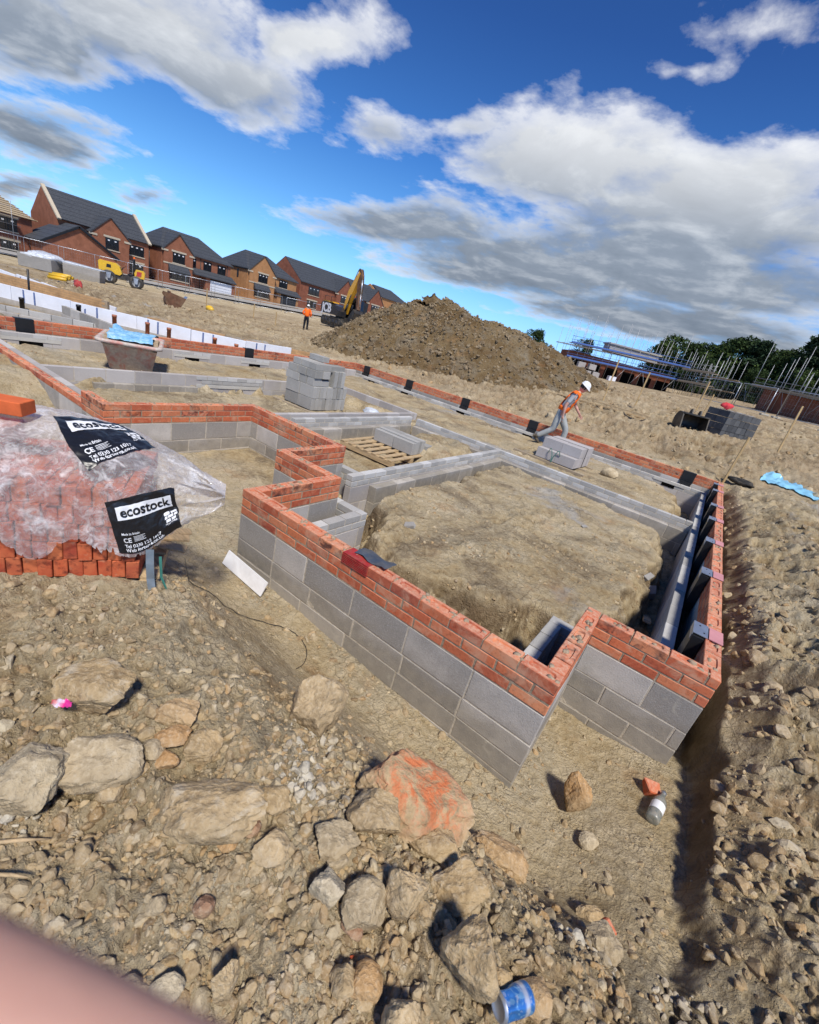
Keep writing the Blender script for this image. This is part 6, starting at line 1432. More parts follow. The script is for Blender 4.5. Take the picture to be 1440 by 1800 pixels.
class House:
    def __init__(s, name, label, x, y, z, wm): s.r = thing(name, label, 'house', (x, y, z), R(90), 'houses along the far road'); s.wm = WM[wm]
    # local: x along the facade, y = depth to the back, z up
    def walls(s, x0, x1, y0, y1, h, name='wall'): return MB().box(x0, x1, y0, y1, -1.2, h).build(name, s.wm, s.r)
    def gable_wall_y(s, x, y0, y1, h, ym, zt, th=.25):             # triangle in the side wall
        mb = MB(); mb.add([(x, y0, h), (x, y1, h), (x, ym, zt), (x + th, y0, h), (x + th, y1, h), (x + th, ym, zt)], [(0, 1, 2), (5, 4, 3), (0, 3, 4, 1), (1, 4, 5, 2), (2, 5, 3, 0)]); return mb.build('gable', s.wm, s.r, True)
    def roof_gable(s, x0, x1, y0, y1, h, ym, zt, ov=.25):
        mb = MB(); k = (zt - h) / (ym - y0)
        slab(mb, (x0, y0 - ov, h - ov * k), (x1, y0 - ov, h - ov * k), (x1, ym, zt), (x0, ym, zt)); slab(mb, (x1, y1 + ov, h - ov * k), (x0, y1 + ov, h - ov * k), (x0, ym, zt), (x1, ym, zt)); return mb.build('roof', M['roof'], s.r)
    def roof_hip(s, x0, x1, y0, y1, h, rx0, rx1, ym, zt, ov=.3):
        x0 -= ov; x1 += ov; y0 -= ov; y1 += ov
        mb = MB(); A, B, C_, D = (x0, y0, h), (x1, y0, h), (x1, y1, h), (x0, y1, h); E, F = (rx0, ym, zt), (rx1, ym, zt)
        mb.add([A, B, C_, D, E, F, (x0, y0, h - .14), (x1, y0, h - .14), (x1, y1, h - .14), (x0, y1, h - .14)], [(0, 1, 5, 4), (1, 2, 5), (2, 3, 4, 5), (3, 0, 4), (6, 7, 1, 0), (7, 8, 2, 1), (8, 9, 3, 2), (9, 6, 0, 3), (9, 8, 7, 6)])
        return mb.build('roof', M['roof'], s.r)
    def front_gable(s, x0, x1, y, h, zt, back, wallz=True):         # wall gable facing the road with its own roof running back
        xm = (x0 + x1) / 2; mb = MB()
        mb.add([(x0, y, -1.2), (x1, y, -1.2), (x1, y, h), (xm, y, zt), (x0, y, h), (x0, y + .9, -1.2), (x1, y + .9, -1.2), (x1, y + .9, h), (xm, y + .9, zt), (x0, y + .9, h)], [(0, 1, 2, 3, 4), (9, 8, 7, 6, 5), (1, 6, 7, 2), (5, 0, 4, 9), (2, 7, 8, 3), (3, 8, 9, 4)]); g = mb.build('front_gable', s.wm, s.r, True)
        mb = MB(); k = (zt - h) / (xm - x0); ov = .22
        slab(mb, (x0 - ov, back, h - ov * k), (x0 - ov, y - .12, h - ov * k), (xm, y - .12, zt), (xm, back, zt)); slab(mb, (x1 + ov, y - .12, h - ov * k), (x1 + ov, back, h - ov * k), (xm, back, zt), (xm, y - .12, zt)); mb.build('roof', M['roof'], s.r)
        for x, sg in ((x0, 1), (x1, -1)): MB().box(x - .3 if sg > 0 else x - .6, x + .6 if sg > 0 else x + .3, y - .06, y + .2, h - .38, h - .14).build('kneeler', M['stone_trim'], s.r)
        return g
    def window(s, x0, x1, z0, z1, y, n=2, lintel=True):
        f = MB().box(x0, x1, y - .03, y + .1, z0, z1).build('window', M['frame_black'], s.r); w = (x1 - x0) / n
        for i in range(n): MB().box(x0 + i * w + .06, x0 + (i + 1) * w - .06, y - .045, y - .03, z0 + .07, z1 - .07).build('pane', M['glass'], f)
        for i in range(n): MB().box(x0 + (i + .5) * w - .12, x0 + (i + .5) * w + .12, y - .052, y - .046, z1 - .38, z1 - .22).build('sticker', M['sticker'], f)
        if lintel: MB().box(x0 - .2, x1 + .2, y - .05, y + .1, z1 + .003, z1 + .25).build('lintel', M['stone_trim'], f)
        MB().box(x0 - .12, x1 + .12, y - .08, y + .1, z0 - .14, z0 - .003).build('sill', M['stone_trim'], f)
    def lean_roof(s, x0, x1, y0, y1, z0, z1):
        mb = MB(); mb.add([(x0, y0, z0), (x1, y0, z0), (x1 - .1, y1, z1), (x0 + .1, y1, z1), (x0, y0, z0 - .15), (x1, y0, z0 - .15), (x1 - .1, y1, z0 - .15), (x0 + .1, y1, z0 - .15)], [(0, 1, 2, 3), (4, 7, 6, 5), (0, 4, 5, 1), (1, 5, 6, 2), (3, 7, 4, 0)]); mb.build('canopy_roof', M['roof'], s.r)
    def bay(s, x0, x1, y, z0, z1):
        MB().box(x0, x1, y - .55, y, -1.2, z0).build('bay_wall', s.wm, s.r); s.window(x0 + .05, x1 - .05, z0 + .15, z1, y - .56, 3, False); MB().box(x0 + .02, x1 - .02, y - .5, y, z0, z1).build('bay_side', M['frame_black'], s.r); s.lean_roof(x0 - .25, x1 + .25, y - .75, y, z1 + .05, z1 + 1.0)
    def garage(s, x0, x1, z1, y, mat):
        d = MB().box(x0, x1, y - .02, y + .05, -.9, z1).build('garage_door', M[mat], s.r)
        for i in range(4): MB().box(x0, x1, y - .026, y - .02, z1 * (i + 1) / 5 - .02, z1 * (i + 1) / 5 + .01).build('panel_groove', M['frame_black'], d)
    def pipe(s, x, y, h): MB().tube([(x, y, -1.2), (x, y, h)], .05, 8).build('downpipe', M['frame_black'], s.r)
    def verge(s, x, y0, ym, h, zt):                                # pale stone coping up a gable edge
        mb = MB(); k = (zt - h) / (ym - y0); slab(mb, (x - .08, y0 - .45, h - .45 * k + .06), (x + .34, y0 - .45, h - .45 * k + .06), (x + .34, ym, zt + .10), (x - .08, ym, zt + .10), .22); mb.build('coping', M['stone_trim'], s.r)
# 1: big red brick house with the low garage wing
h = House('house', 'largest red brick house with pale stone copings and a low garage wing, leftmost finished house', -74.0, 23.0, -1.05, 'red')
h.walls(0, 11.3, 0, 9, 5.1); h.gable_wall_y(0, 0, 9, 5.1, 4.5, 8.35); h.gable_wall_y(11.05, 0, 9, 5.1, 4.5, 8.35); h.roof_gable(.26, 11.04, 0, 9, 5.1, 4.5, 8.3); h.verge(0, 0, 4.5, 5.1, 8.3); h.verge(11.0, 0, 4.5, 5.1, 8.3)
h.front_gable(3.4, 7.9, -1.3, 4.6, 6.75, 3.0); h.window(4.95, 6.6, 2.95, 4.35, -1.3); h.window(8.55, 10.5, 3.0, 4.35, 0, 3, False); h.window(8.6, 10.4, .7, 2.0, 0); h.pipe(11.2, -.08, 5)
g_ = MB(); x0, x1, xm = -2.9, 5.2, .95; g_.add([(x0, -4, -1.2), (x1, -4, -1.2), (x1, -4, 2.05), (xm, -4, 4.55), (x0, -4, 2.05), (x0, 0, -1.2), (x1, 0, -1.2), (x1, 0, 2.05), (xm, 0, 4.55), (x0, 0, 2.05)], [(0, 1, 2, 3, 4), (9, 8, 7, 6, 5), (1, 6, 7, 2), (5, 0, 4, 9), (2, 7, 8, 3), (3, 8, 9, 4)]); g_.build('garage_wing', h.wm, h.r, True)
g_ = MB(); slab(g_, (x0 - .35, 2.5, 1.83), (x0 - .35, -4.2, 1.83), (xm, -4.2, 4.58), (xm, 2.5, 4.58)); slab(g_, (x1 + .25, -4.2, 1.9), (x1 + .25, 2.5, 1.9), (xm, 2.5, 4.58), (xm, -4.2, 4.58)); g_.build('roof', M['roof'], h.r)
g_ = MB(); [g_.obox(T((xm + xe) / 2, -4.22, (4.5 + ze) / 2, 0, math.atan2(4.5 - ze, xe - xm) if xe > xm else -math.atan2(4.5 - ze, xm - xe), 0), math.hypot(xe - xm, 4.5 - ze) + .1, .06, .22) for xe, ze in ((x0 - .3, 1.82), (x1 + .2, 1.88))]; g_.build('bargeboard', M['frame_black'], h.r)
# 2: hipped red brick house with white garage door
h = House('house', 'red brick house with a hipped roof, bay window and white garage door', -74.0, 36.0, -.85, 'red')
h.walls(0, 11.6, 0, 9, 5.1); h.roof_hip(0, 11.6, 0, 9, 5.1, 2.4, 8.2, 4.5, 8.0); h.front_gable(.1, 4.6, -.6, 5.0, 7.25, 4.0); h.window(1.4, 3.3, 3.3, 4.75, -.6, 3); h.bay(.9, 3.7, -.6, .75, 2.1)
MB().box(.0, 4.7, -.66, -.61, 2.95, 3.15).build('string_course', M['stone_trim'], h.r)
h.window(4.75, 5.45, 3.2, 4.65, 0, 1, False); h.window(6.7, 8.1, 3.3, 4.7, 0, 2, False); h.window(9.2, 10.7, 3.3, 4.7, 0, 2, False); h.lean_roof(4.5, 12.0, -1.5, 0, 2.5, 3.35); h.garage(7.4, 11.3, 2.1, -1.12, 'garage_white'); MB().box(6.6, 7.38, -1.1, 0, -1.2, 2.34).build('porch_pier', h.wm, h.r); MB().box(11.32, 11.9, -1.1, 0, -1.2, 2.34).build('porch_pier', h.wm, h.r); h.pipe(6.2, -.06, 5); h.pipe(10.95, -.06, 5)
# 3: buff brick
h = House('house', 'buff brick house with a hipped roof, bay window and dark garage door', -74.4, 51.2, -.30, 'tan')
h.walls(0, 11.2, 0, 9.5, 5.1); h.roof_hip(0, 11.2, 0, 9.5, 5.1, 2.4, 7.2, 4.7, 8.2); h.front_gable(.1, 5.6, -.6, 5.0, 7.65, 4.2); h.window(1.9, 3.9, 3.3, 4.75, -.6, 3); h.bay(1.2, 4.1, -.6, .75, 2.1); MB().box(.0, 5.7, -.66, -.61, 2.95, 3.15).build('string_course', M['stone_trim'], h.r)
h.window(7.0, 9.0, 3.4, 4.75, 0, 3, False); h.lean_roof(5.6, 11.6, -1.5, 0, 2.5, 3.35); h.garage(6.9, 10.6, 2.1, -1.12, 'garage_dark'); MB().box(6.1, 6.88, -1.1, 0, -1.2, 2.34).build('porch_pier', h.wm, h.r); MB().box(10.62, 11.2, -1.1, 0, -1.2, 2.34).build('porch_pier', h.wm, h.r)
for y_ in (2.6, 5.2): MB().box(-.05, .05, y_, y_ + .5, 3.3, 4.6).build('side_window', M['frame_black'], h.r)
# 4: gable end towards us
h = House('house', 'long red brick house with its plain gable end towards us, behind the excavator', -76.0, 64.6, .25, 'mixed')
h.walls(0, 27, 0, 11, 5.2); h.gable_wall_y(0, 0, 11, 5.2, 5.5, 9.0); h.roof_gable(.0, 27, 0, 11, 5.2, 5.5, 9.0); h.front_gable(10.0, 15.6, -.6, 5.1, 8.0, 5.0); h.front_gable(20.6, 26.4, -.6, 5.1, 8.2, 5.0)
MB().box(-.04, .05, 4.4, 5.2, 3.7, 5.3).build('side_window', M['frame_black'], h.r); h.window(2.4, 5.4, 3.1, 4.6, 0, 3, False); h.window(11.4, 14.2, 3.2, 4.7, -.6, 3); h.window(22.0, 25.0, 3.0, 4.7, -.6, 3); h.window(2.4, 5.0, .6, 2.0, 0); h.window(17.0, 19.6, .6, 4.2, 0); [MB().box(-.04, .05, y_, y_ + 1, .9, 2.0).build('side_window', M['frame_black'], h.r) for y_ in (2.2, 6.4)]
# 5: buff house beyond
h = House('house', 'small buff brick house peeping out behind the earth heap', -86.0, 101.5, 3.4, 'tan')
h.walls(0, 13, 0, 9, 4.6); h.gable_wall_y(0, 0, 9, 4.6, 4.5, 7.4); h.roof_hip(1.0, 14, 0, 9, 4.7, 1.2, 9.5, 4.5, 7.5)
# 0: roof still in battens, behind scaffold rails
h = House('unfinished_house', 'unfinished brick house with a bare battened roof behind scaffold rails, at the left edge', -75.0, 4.2, -1.35, 'mixed')
h.walls(0, 16.5, 0, 10, 4.2); mb = MB(); ex = [(-.4, -.4, 4.2), (16.9, -.4, 4.2), (16.9, 10.4, 4.2), (-.4, 10.4, 4.2), (4, 5, 7.2), (12.6, 5, 7.2)]; mb.add(ex, [(0, 1, 5, 4), (1, 2, 5), (2, 3, 4, 5), (3, 0, 4), (3, 2, 1, 0)]); mb.build('roof_felt', M['wood_old'], h.r)
mb = MB()
for i in range(14): t = i / 13.5; mb.obox(T((-.4 + 4.4 * t + 16.9 - 4.3 * t) / 2, -.4 + 5.4 * t, 4.26 + 3.0 * t, R(29), 0, 0), 17.3 - 8.7 * t, .07, .06)
mb.build('battens', M['batten'], h.r)
mb = MB()
for i in range(9): t = i / 8.5; mb.obox(T(16.95 - 4.3 * t, 5 , 4.26 + 3.0 * t, 0, R(-35), 0), .07, 10.8 * (1 - t) + .2, .06)
mb.build('hip_battens', M['batten'], h.r)
for x_ in (10, 13.2): h.window(x_, x_ + 1.8, 2.4, 3.8, 0); h.window(x_, x_ + 1.8, -.1, 1.3, 0)
def scaffold(name, label, p0, p1, z0, z1, lifts, nx, ny, depth, up, seed, rail='tube', deck_col='wood_old', brickwork=None, group=None):
    """tube scaffold between two ground points: standards, ledgers, transoms, boards and rails"""
    g = random.Random(seed); p0 = Vector((*p0, z0)); p1 = Vector((*p1, z1)); d = p1 - p0; L = d.xy.length; ang = math.atan2(d.y, d.x)
    t = thing(name, label, 'scaffolding', p0, ang, group); sl = (z1 - z0) / L
    for r_ in range(ny):
        for i in range(nx):
            x = L * i / (nx - 1) + g.uniform(-.2, .2); y = depth * r_ / max(1, ny - 1); hgt = lifts[-1] + up * g.uniform(.45, 1.05)
            MB().tube([(x, y, x * sl - .3), (x + g.uniform(-.05, .05), y, x * sl + hgt)], .028, 6).build('standard', M['tube'], t)
    for lz in lifts:
        for r_ in range(ny):
            y = depth * r_ / max(1, ny - 1) - .06; MB().tube([(-.4, y, lz), (L + .4, y, lz + L * sl)], .028, 6).build('ledger', M['tube'], t)
        for yy in ((.0, 1.0),) + (((depth - 1.0, depth),) if ny > 2 else ()):
            mb = MB(); mb.add([(-.3, yy[0], lz + .06), (L + .3, yy[0], lz + .06 + L * sl), (L + .3, yy[1], lz + .06 + L * sl), (-.3, yy[1], lz + .06)] + [(-.3, yy[0], lz + .12), (L + .3, yy[0], lz + .12 + L * sl), (L + .3, yy[1], lz + .12 + L * sl), (-.3, yy[1], lz + .12)], [(0, 3, 2, 1), (4, 5, 6, 7), (0, 1, 5, 4), (1, 2, 6, 5), (2, 3, 7, 6), (3, 0, 4, 7)]); mb.build('deck', M[deck_col], t)
        for dz in (.55, 1.05):
            MB().tube([(-.3, -.1, lz + dz), (L + .3, -.1, lz + dz + L * sl)], .028, 6).build('guard_rail', M[rail], t)
        MB().obox(T(L / 2, -.14, lz + .2 + L * sl / 2, 0, -math.atan(sl), 0), L + .4, .03, .22).build('toe_board', M[rail if rail != 'tube' else deck_col], t)
    for i in range(0, nx - 1, 2):
        x = L * i / (nx - 1); MB().tube([(x, -.05, x * sl - .2), (x + L / (nx - 1) * (1 if g.random() < .5 else -.8), -.05, lifts[0] + x * sl)], .024, 6).build('brace', M['tube'], t)
    return t, ang, L, sl
M['blue_rail'] = simple('blue safety rail', (.07, .15, .42), .55, var=.2, dirt=.1)
# mid-distance scaffolded terrace
t, ang, L, sl = scaffold('scaffolding', 'long scaffold with blue guard boards right of the earth heap', (-19.5, 69.5), (-4.2, 79.6), 1.45, 2.1, [2.0, 4.0], 15, 3, 8, 4.6, 3, rail='blue_rail')
b = thing('part_built_house', 'part built red brick terrace behind the blue guarded scaffold', 'house', (-19.5, 69.5, 1.45), ang)
MB().box(.6, L - 1, 1.5, 6.6, -.6, 3.1).build('wall', WM['mixed'], b)
for i in range(6): MB().box(1.2 + i * 2.8, 3.2 + i * 2.8, 1.47, 1.6, .0, 2.0).build('window_opening', M['void'], b)
MB().box(6.5, 14.5, 2.2, 5.0, 4.3, 5.4).build('upper_wall', M['stack_block'], b); MB().box(6.3, 14.8, 2.0, 5.2, 5.4, 5.62).build('roof_deck', M['mortar_grey'], b)
t2, ang2, L2, sl2 = scaffold('scaffolding', 'tangled scaffold end beside the trees, right of the terrace', (-4.6, 78.5), (-.6, 76.0), 2.1, 2.3, [1.9, 3.6], 7, 3, 6, 3.0, 5, rail='tube')
for k, (x, y, z_, c) in enumerate(((-17.2, 69.2, 1.5, 'blk_lilac'), (-16.0, 69.9, 1.55, 'blk_lilac'), (-14.9, 70.6, 1.6, 'blk_lilac'), (-17.0, 69.2, 2.5, 'blk_lilac'), (-15.6, 70.1, 2.55, 'blk_lilac'), (-12.6, 71.6, 1.6, 'print_white'))):
    mb = MB(); mb.obox(T(0, 0, .42, 0, 0, ang), 1.05, .9, .8, 0, .03, .03); o = mb.build('block_pack', M['light_block'] if c == 'blk_lilac' else M['poly']); o.location = (x, y, z_ - .1); tag(o, 'pale wrapped pack of blocks standing under the long scaffold' if k < 5 else 'white wrapped pack alone under the long scaffold', 'block pack', 'packs under the long scaffold')
# right-hand scaffold
t3, ang3, L3, sl3 = scaffold('scaffolding', 'scaffold bristling with tall poles at the right edge before the trees', (4.4, 71.0), (14.6, 58.5), 3.3, 2.75, [2.0], 12, 3, 7, 5.6, 8)
b3 = thing('part_built_house', 'single storey of dark red brick walls inside the right-hand scaffold', 'house', (4.4, 71.0, 3.3), ang3)
mb = MB(); mb.add([(.8, 1.0, -.9), (L3 - .3, 1.0, -.9 + L3 * sl3), (L3 - .3, 6, -.9 + L3 * sl3), (.8, 6, -.9), (.8, 1.0, 1.95), (L3 - .3, 1.0, 1.95 + L3 * sl3), (L3 - .3, 6, 1.95 + L3 * sl3), (.8, 6, 1.95)], [(0, 3, 2, 1), (4, 5, 6, 7), (0, 1, 5, 4), (1, 2, 6, 5), (2, 3, 7, 6), (3, 0, 4, 7)]); mb.build('wall', WM['mixed'], b3)
# scaffold poles poking over the unfinished house
mb_ = thing('scaffolding', 'few scaffold poles and rails round the unfinished house at the left edge', 'scaffolding', (-73.6, 1.0, -1.3), R(90))
for i in range(7): MB().tube([(i * 2.9, 0, -.2), (i * 2.9, 0, 5.6 + .5 * (i % 2))], .03, 6).build('standard', M['tube'], mb_)
for z_ in (2.1, 3.1, 4.0, 5.0): MB().tube([(-.5, 0, z_), (18.2, 0, z_)], .03, 6).build('ledger', M['tube'], mb_)
MB().box(-.3, 18, .1, .9, 3.9, 3.98).build('deck', M['wood_old'], mb_)
# ------------------------------------------------------------------ site fence: individual panels
def fence_panel(L=3.45, Hh=2.0):
    t = thing('fence_panel', 'grey steel mesh fence panel standing along the far road', 'fence panel', group='mesh fence panels along the road')
    mb = MB(); mb.tube([(0, 0, .1), (0, 0, Hh), (L, 0, Hh), (L, 0, .1)], .030, 6); mb.tube([(0, 0, .22), (L, 0, .22)], .026, 6); mb.build('frame', M['galv'], t)
    mb = MB()
    for i in range(1, 16): mb.tube([(L * i / 16, 0, .2), (L * i / 16, 0, Hh)], .0022, 3, 0, False)
    for i in range(1, 6): mb.tube([(0, 0, .2 + 1.8 * i / 6), (L, 0, .2 + 1.8 * i / 6)], .0022, 3, 0, False)
    mb.build('wire_mesh', M['galv'], t); MB().obox(T(0, 0, .07), .25, .65, .14, 0, .03).build('foot', M['mortar_grey'], t); return t
fp = fence_panel(); first = True
FL = [(-57.5, 2.0), (-56.5, 11.0), (-55.2, 20.0), (-54, 29), (-52.5, 38), (-50.5, 46), (-46, 52.5)]; pts = []
for a, b_ in zip(FL[:-1], FL[1:]):
    a = Vector((*a, 0)); b_ = Vector((*b_, 0)); n = max(1, round((b_ - a).length / 3.5))
    for i in range(n): pts.append((a.lerp(b_, i / n), a.lerp(b_, (i + 1) / n)))
for a, b_ in pts:
    o = fp if first else copy_tree(fp); first = False; z0, z1 = [float(base_h(np.array([q.x]), np.array([q.y]))[0]) for q in (a, b_)]
    o.location = (a.x, a.y, z0); o.rotation_euler = (0, -math.atan2(z1 - z0, (b_ - a).length), math.atan2(b_.y - a.y, b_.x - a.x))
for (a, b_) in (((5.2, 40), (3.0, 43)), ((3.0, 43), (.6, 45.6)), ((8.2, 36), (10.6, 33.6)), ((10.6, 33.6), (13, 31.2)), ((13, 31.2), (15.4, 28.8)), ((15.4, 28.8), (17.8, 26.4)), ((5.8, 38.4), (8.2, 36))):
    o = copy_tree(fp); o.location = (*a, H(*a)); o.rotation_euler = (0, 0, math.atan2(b_[1] - a[1], b_[0] - a[0])); o['label'] = 'grey steel mesh fence panel in front of the right-hand scaffold'; o['group'] = 'mesh fence panels near the right-hand scaffold'
# ------------------------------------------------------------------ trees
def leaf_mat(name, c):
    m = NT(name); r = m.geo('Random Per Island'); c = Vector(c); m.bsdf(m.ramp(r, [(0, tuple(c * .45)), (.5, tuple(c)), (1, tuple(c * 1.6))]), .75, spec=.15); return m.mat
LM = [leaf_mat('dark green leaves', (.034, .058, .017)), leaf_mat('mid green leaves', (.055, .085, .022)), leaf_mat('pine needles', (.022, .042, .018))]
m = NT('bark'); m.bsdf(m.ramp(m.noise(6, 4), [(.3, (.05, .036, .025)), (.7, (.12, .09, .06))]), .95); M['bark'] = m.mat
def tree(kind, hgt, seed):
    g = np.random.RandomState(seed); t = thing('tree', 'tree', 'tree', group='trees behind the scaffolding')
    mb = MB(); mb.tube([(0, 0, -.5), (.1, 0, hgt * .3), (0, .1, hgt * .6), (0, 0, hgt * .88)], [.26, .2, .12, .03], 7)
    cl = []; n = 44 if kind != 2 else 46
    for i in range(n):
        f = g.uniform(.06, 1.0); a = g.uniform(0, 6.28)
        rr = hgt * (.40 * math.sin(math.pi * min(1, f * .95)) ** .6 if kind != 2 else .30 * (1.05 - f) + .03) * g.uniform(.35, 1)
        c = np.array([math.cos(a) * rr, math.sin(a) * rr, f * hgt * .98]); cl.append((c, hgt * g.uniform(.09, .16) * (1 if kind != 2 else .75)))
        if i % 3 == 0: mb.tube([(0, 0, c[2] * .75), tuple(c)], [.07, .02], 5)
    mb.build('trunk', M['bark'], t)
    VV, FF = [], []; k = 0
    for c, s in cl:
        m_ = 150; d = g.normal(size=(m_, 3)); d /= np.linalg.norm(d, axis=1)[:, None]; P = c + d * (s * g.uniform(.35, 1.05, m_) ** .5)[:, None] * np.array([1.15, 1.15, .75]); q = g.normal(size=(m_, 3, 3)) * (hgt * .019)
        VV.append((P[:, None] + q).reshape(-1, 3)); FF.append(np.arange(m_ * 3).reshape(-1, 3) + k); k += m_ * 3
    np_mesh('crown', np.concatenate(VV), np.concatenate(FF), LM[kind], t, smooth=False); return t
protos = [tree(0, 10, 1), tree(1, 9.5, 2), tree(2, 11, 3), tree(0, 9, 4)]
TR = [(-9.5, 104, 1.0, 1), (-7, 101, .85, 0), (-4.3, 103, 1.0, 3), (-1.6, 100, .95, 1), (1.0, 102, 1.05, 0), (3.8, 99, .95, 2), (6.4, 100, 1.0, 1), (8.6, 96, 1.0, 3), (10.6, 93, 1.05, 2), (13.0, 92, 1.0, 0), (15.4, 90, 1.1, 2), (17.6, 87, 1.05, 1), (19.6, 84, 1.1, 0), (22.0, 82, 1.2, 2), (24.5, 79, 1.1, 3), (-12, 108, .8, 0), (2.5, 108, 1.15, 1), (12, 101, 1.2, 0), (20, 94, 1.25, 2), (27, 76, 1.15, 1), (-3, 96, .62, 0), (5, 92, .62, 3), (11.5, 86, .65, 1), (16.5, 80, .65, 0)]
LB = ['dark rounded tree in the wood behind the scaffolds', 'mid green bushy tree in the wood behind the scaffolds', 'spiky dark conifer in the wood behind the right-hand scaffold', 'dark spreading tree in the wood behind the scaffolds']
used = set()
for i, (x, y, s, k) in enumerate(TR):
    o = protos[k] if k not in used else copy_tree(protos[k]); used.add(k); o.location = (x, y, H(x, y) - .2); o.scale = (s * 1.1, s * 1.1, s); o.rotation_euler = (0, 0, i * 1.7); o['label'] = LB[k]
for (x, y, s, k, lab) in ((-19.5, 58, .34, 1, 'green tree top showing over the right shoulder of the earth heap'), (-22, 61, .46, 0, 'dark tree top behind the ridge of the earth heap'), (-21.5, 84, .55, 0, 'single dark tree seen through the long scaffold poles')):
    o = copy_tree(protos[k]); o.location = (x, y, H(x, y) - .2); o.scale = (s, s, s); o['label'] = lab; o['group'] = 'single trees'
CLOUDS = [(-1.94, 0.892, -149.7, 0.615, 0.256, 1.7), (-1.835, 1.191, -122.0, 0.402, 0.379, 1.7), (-1.362, 1.115, -30.4, 0.289, 0.182, 1.5), (-2.374, 0.775, -155.4, 0.57, 0.242, 1.6), (-3.36, 1.094, -26.4, 0.702, 0.356, 1.4), (-4.752, 1.286, -17.6, 0.823, 0.23, 1.2), (-3.67, 1.705, 169.0, 0.457, 0.206, 0.9), (-0.82, 1.878, -167.8, 0.634, 0.369, 1.7), (-0.396, 2.23, -138.9, 0.716, 0.528, 1.8), (-1.884, 2.34, -121.4, 0.921, 0.473, 1.5), (-1.433, 2.873, -117.4, 1.228, 0.734, 1.7), (-0.496, 2.757, -146.1, 1.025, 0.674, 2.1), (-0.63, 3.606, -158.7, 1.341, 0.634, 1.75), (-1.098, 1.596, -161.7, 0.268, 0.132, 0.9), (-1.47, 1.613, -96.4, 0.258, 0.199, 0.9), (-0.284, 1.319, 173.1, 0.163, 0.063, 0.42), (-0.419, 1.436, -151.8, 0.081, 0.042, 0.4)]
SKY_STRENGTH = .15; CLOUD_LUM = 1.12
# ------------------------------------------------------------------ daylight, sky and camera
SUN_DIR = Vector((.56, -.46, 1.05)).normalized()
elev = math.asin(SUN_DIR.z); az = math.atan2(SUN_DIR.x, SUN_DIR.y)          # azimuth clockwise from +Y
sun = bpy.data.lights.new('Sun', 'SUN'); sun.energy = 4.7; sun.angle = R(7); sun.color = (1.0, .945, .86)
so = link(bpy.data.objects.new('Sun', sun)); so.rotation_euler = SUN_DIR.to_track_quat('Z', 'Y').to_euler(); so.location = (0, 0, 30)
W = bpy.data.worlds.new('World'); SC.world = W; W.use_nodes = True; nt = W.node_tree; nt.nodes.clear()
class WT(NT):
    def __init__(s, t): s.t = t; s._co = None
m = WT(nt)
D = m.n('ShaderNodeTexCoord').outputs['Generated']
sky = m.n('ShaderNodeTexSky', sky_type='NISHITA', sun_disc=False, sun_elevation=elev, sun_rotation=az, altitude=50, air_density=1.0, dust_density=.35, ozone_density=2.2).outputs[0]
# keep the Nishita light but give it the photograph's deep, saturated blue
dz = m.xyz(D, 2); lum = m.n('ShaderNodeRGBToBW', i_Color=sky).outputs[0]
hue = m.ramp(dz, [(.0, (.40, .82, 1.40)), (.12, (.22, .74, 1.55)), (.28, (.070, .48, 1.58)), (.46, (.016, .27, 1.25)), (.7, (.010, .22, 1.1))])
hs = m.n('ShaderNodeVectorMath', operation='SCALE'); m.put(hs.inputs[0], hue); m.put(hs.inputs['Scale'], lum)
sky = m.mix(.85, sky, hs.outputs[0]); dzc = m.math('MAXIMUM', dz, .0)
P = m.vmath('SCALE', D, m.math('DIVIDE', 1.0, m.math('ADD', dzc, .15)))           # cloud layer coordinates
flat = m.n('ShaderNodeCombineXYZ', i_X=m.xyz(P, 0), i_Y=m.xyz(P, 1)).outputs[0]
warp = m.noise(1.6, 4, .6, vec=flat, out='Color'); wv = m.vmath('SCALE', m.vmath('SUBTRACT', warp, (.5, .5, .5)), .55)
Q = m.vmath('ADD', flat, wv)
def blob(cx, cy, rot, rx, ry, wt=1.7):
    mp = m.n('ShaderNodeMapping', i_Vector=m.vmath('SUBTRACT', Q, (cx, cy, 0))); mp.inputs['Rotation'].default_value = (0, 0, -R(rot)); mp.inputs['Scale'].default_value = (1 / rx, 1 / ry, 0)
    return m.math('MULTIPLY', wt, m.math('SUBTRACT', 1.0, m.vmath('LENGTH', mp.outputs[0], out=1)))
f = None
for b in CLOUDS:
    v = blob(*b); f = v if f is None else m.math('SMOOTH_MAX', f, v, .25)
nb = m.noise(2.1, 9, .60, vec=flat, dist=.25); nf = m.noise(7.5, 7, .62, vec=flat)
den = m.math('ADD', f, m.math('ADD', m.math('MULTIPLY_ADD', nb, 2.5, -1.30), m.math('MULTIPLY_ADD', nf, 1.0, -.5)))
cover = m.ramp(den, [(.0, 0), (.2, .22), (.5, .72), (.95, 1)])
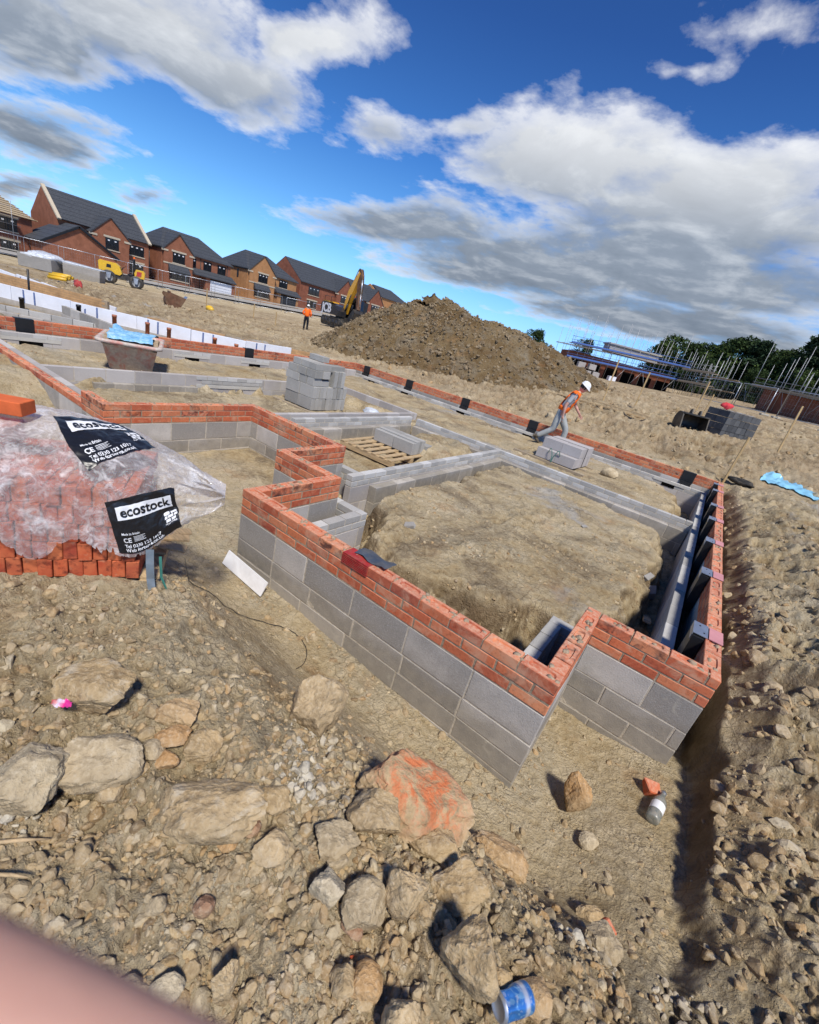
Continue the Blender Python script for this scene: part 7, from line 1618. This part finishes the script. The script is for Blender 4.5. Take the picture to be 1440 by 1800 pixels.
# relief: the same noise, sampled a little towards the sun
off = m.vmath('ADD', flat, (SUN_DIR.x * .16, SUN_DIR.y * .16 - .02, 0)); nb2 = m.noise(2.1, 9, .60, vec=off, dist=.25)
rel = m.math('MULTIPLY_ADD', m.math('SUBTRACT', nb, nb2), 1.6, .5, clamp=True)
core = m.ramp(m.math('ADD', m.math('MULTIPLY', f, .75), m.math('MULTIPLY', den, .35)), [(.12, 0), (.85, 1)])
core = m.math('MULTIPLY', m.xyz(core, 0), m.xyz(m.ramp(dz, [(.05, .9), (.12, 1.0), (.25, .97), (.33, .55), (.40, .32), (.5, .28)]), 0))
lit = m.mix(core, (1.0, 1.0, 1.0), m.ramp(rel, [(.10, (.19, .24, .315)), (.5, (.27, .325, .41)), (.95, (.62, .67, .74))]))
hz = m.ramp(dz, [(.04, .72), (.22, .95), (.40, 1.0)])
cl = m.n('ShaderNodeVectorMath', operation='SCALE'); m.put(cl.inputs[0], lit); m.put(cl.inputs['Scale'], m.math('MULTIPLY', CLOUD_LUM, m.xyz(hz, 0)))
bgs = m.n('ShaderNodeBackground', i_Color=sky, i_Strength=SKY_STRENGTH); bgc = m.n('ShaderNodeBackground', i_Color=cl.outputs[0], i_Strength=1.0)
mx = m.n('ShaderNodeMixShader'); m.put(mx.inputs[0], m.math('MULTIPLY', cover, m.xyz(m.ramp(dz, [(.0, 0), (.02, 1)]), 0)))
nt.links.new(bgs.outputs[0], mx.inputs[1]); nt.links.new(bgc.outputs[0], mx.inputs[2]); ow = m.n('ShaderNodeOutputWorld'); nt.links.new(mx.outputs[0], ow.inputs[0])
W.cycles.sampling_method = 'MANUAL'; W.cycles.sample_map_resolution = 512
cd = bpy.data.cameras.new('Camera'); cam = link(bpy.data.objects.new('Camera', cd)); SC.camera = cam
cd.sensor_fit = 'HORIZONTAL'; cd.sensor_width = 36.0; cd.lens = 763.264 / 1440 * 36; cd.clip_start = .008; cd.clip_end = 3000
cam.location = CAMP; cam.rotation_euler = (1.17440829, -.23401291, .63495855)
cd.dof.use_dof = True; cd.dof.focus_distance = 3.6; cd.dof.aperture_fstop = (cd.lens) / 1000 / .0034
SC.render.engine = 'CYCLES'; SC.view_settings.view_transform = 'Standard'; SC.view_settings.look = 'None'; SC.view_settings.exposure = 0; SC.view_settings.gamma = 1
SC.cycles.max_bounces = 8; SC.cycles.transparent_max_bounces = 16; SC.cycles.use_denoising = True; SC.cycles.caustics_reflective = False; SC.cycles.caustics_refractive = False
bpy.context.view_layer.update()
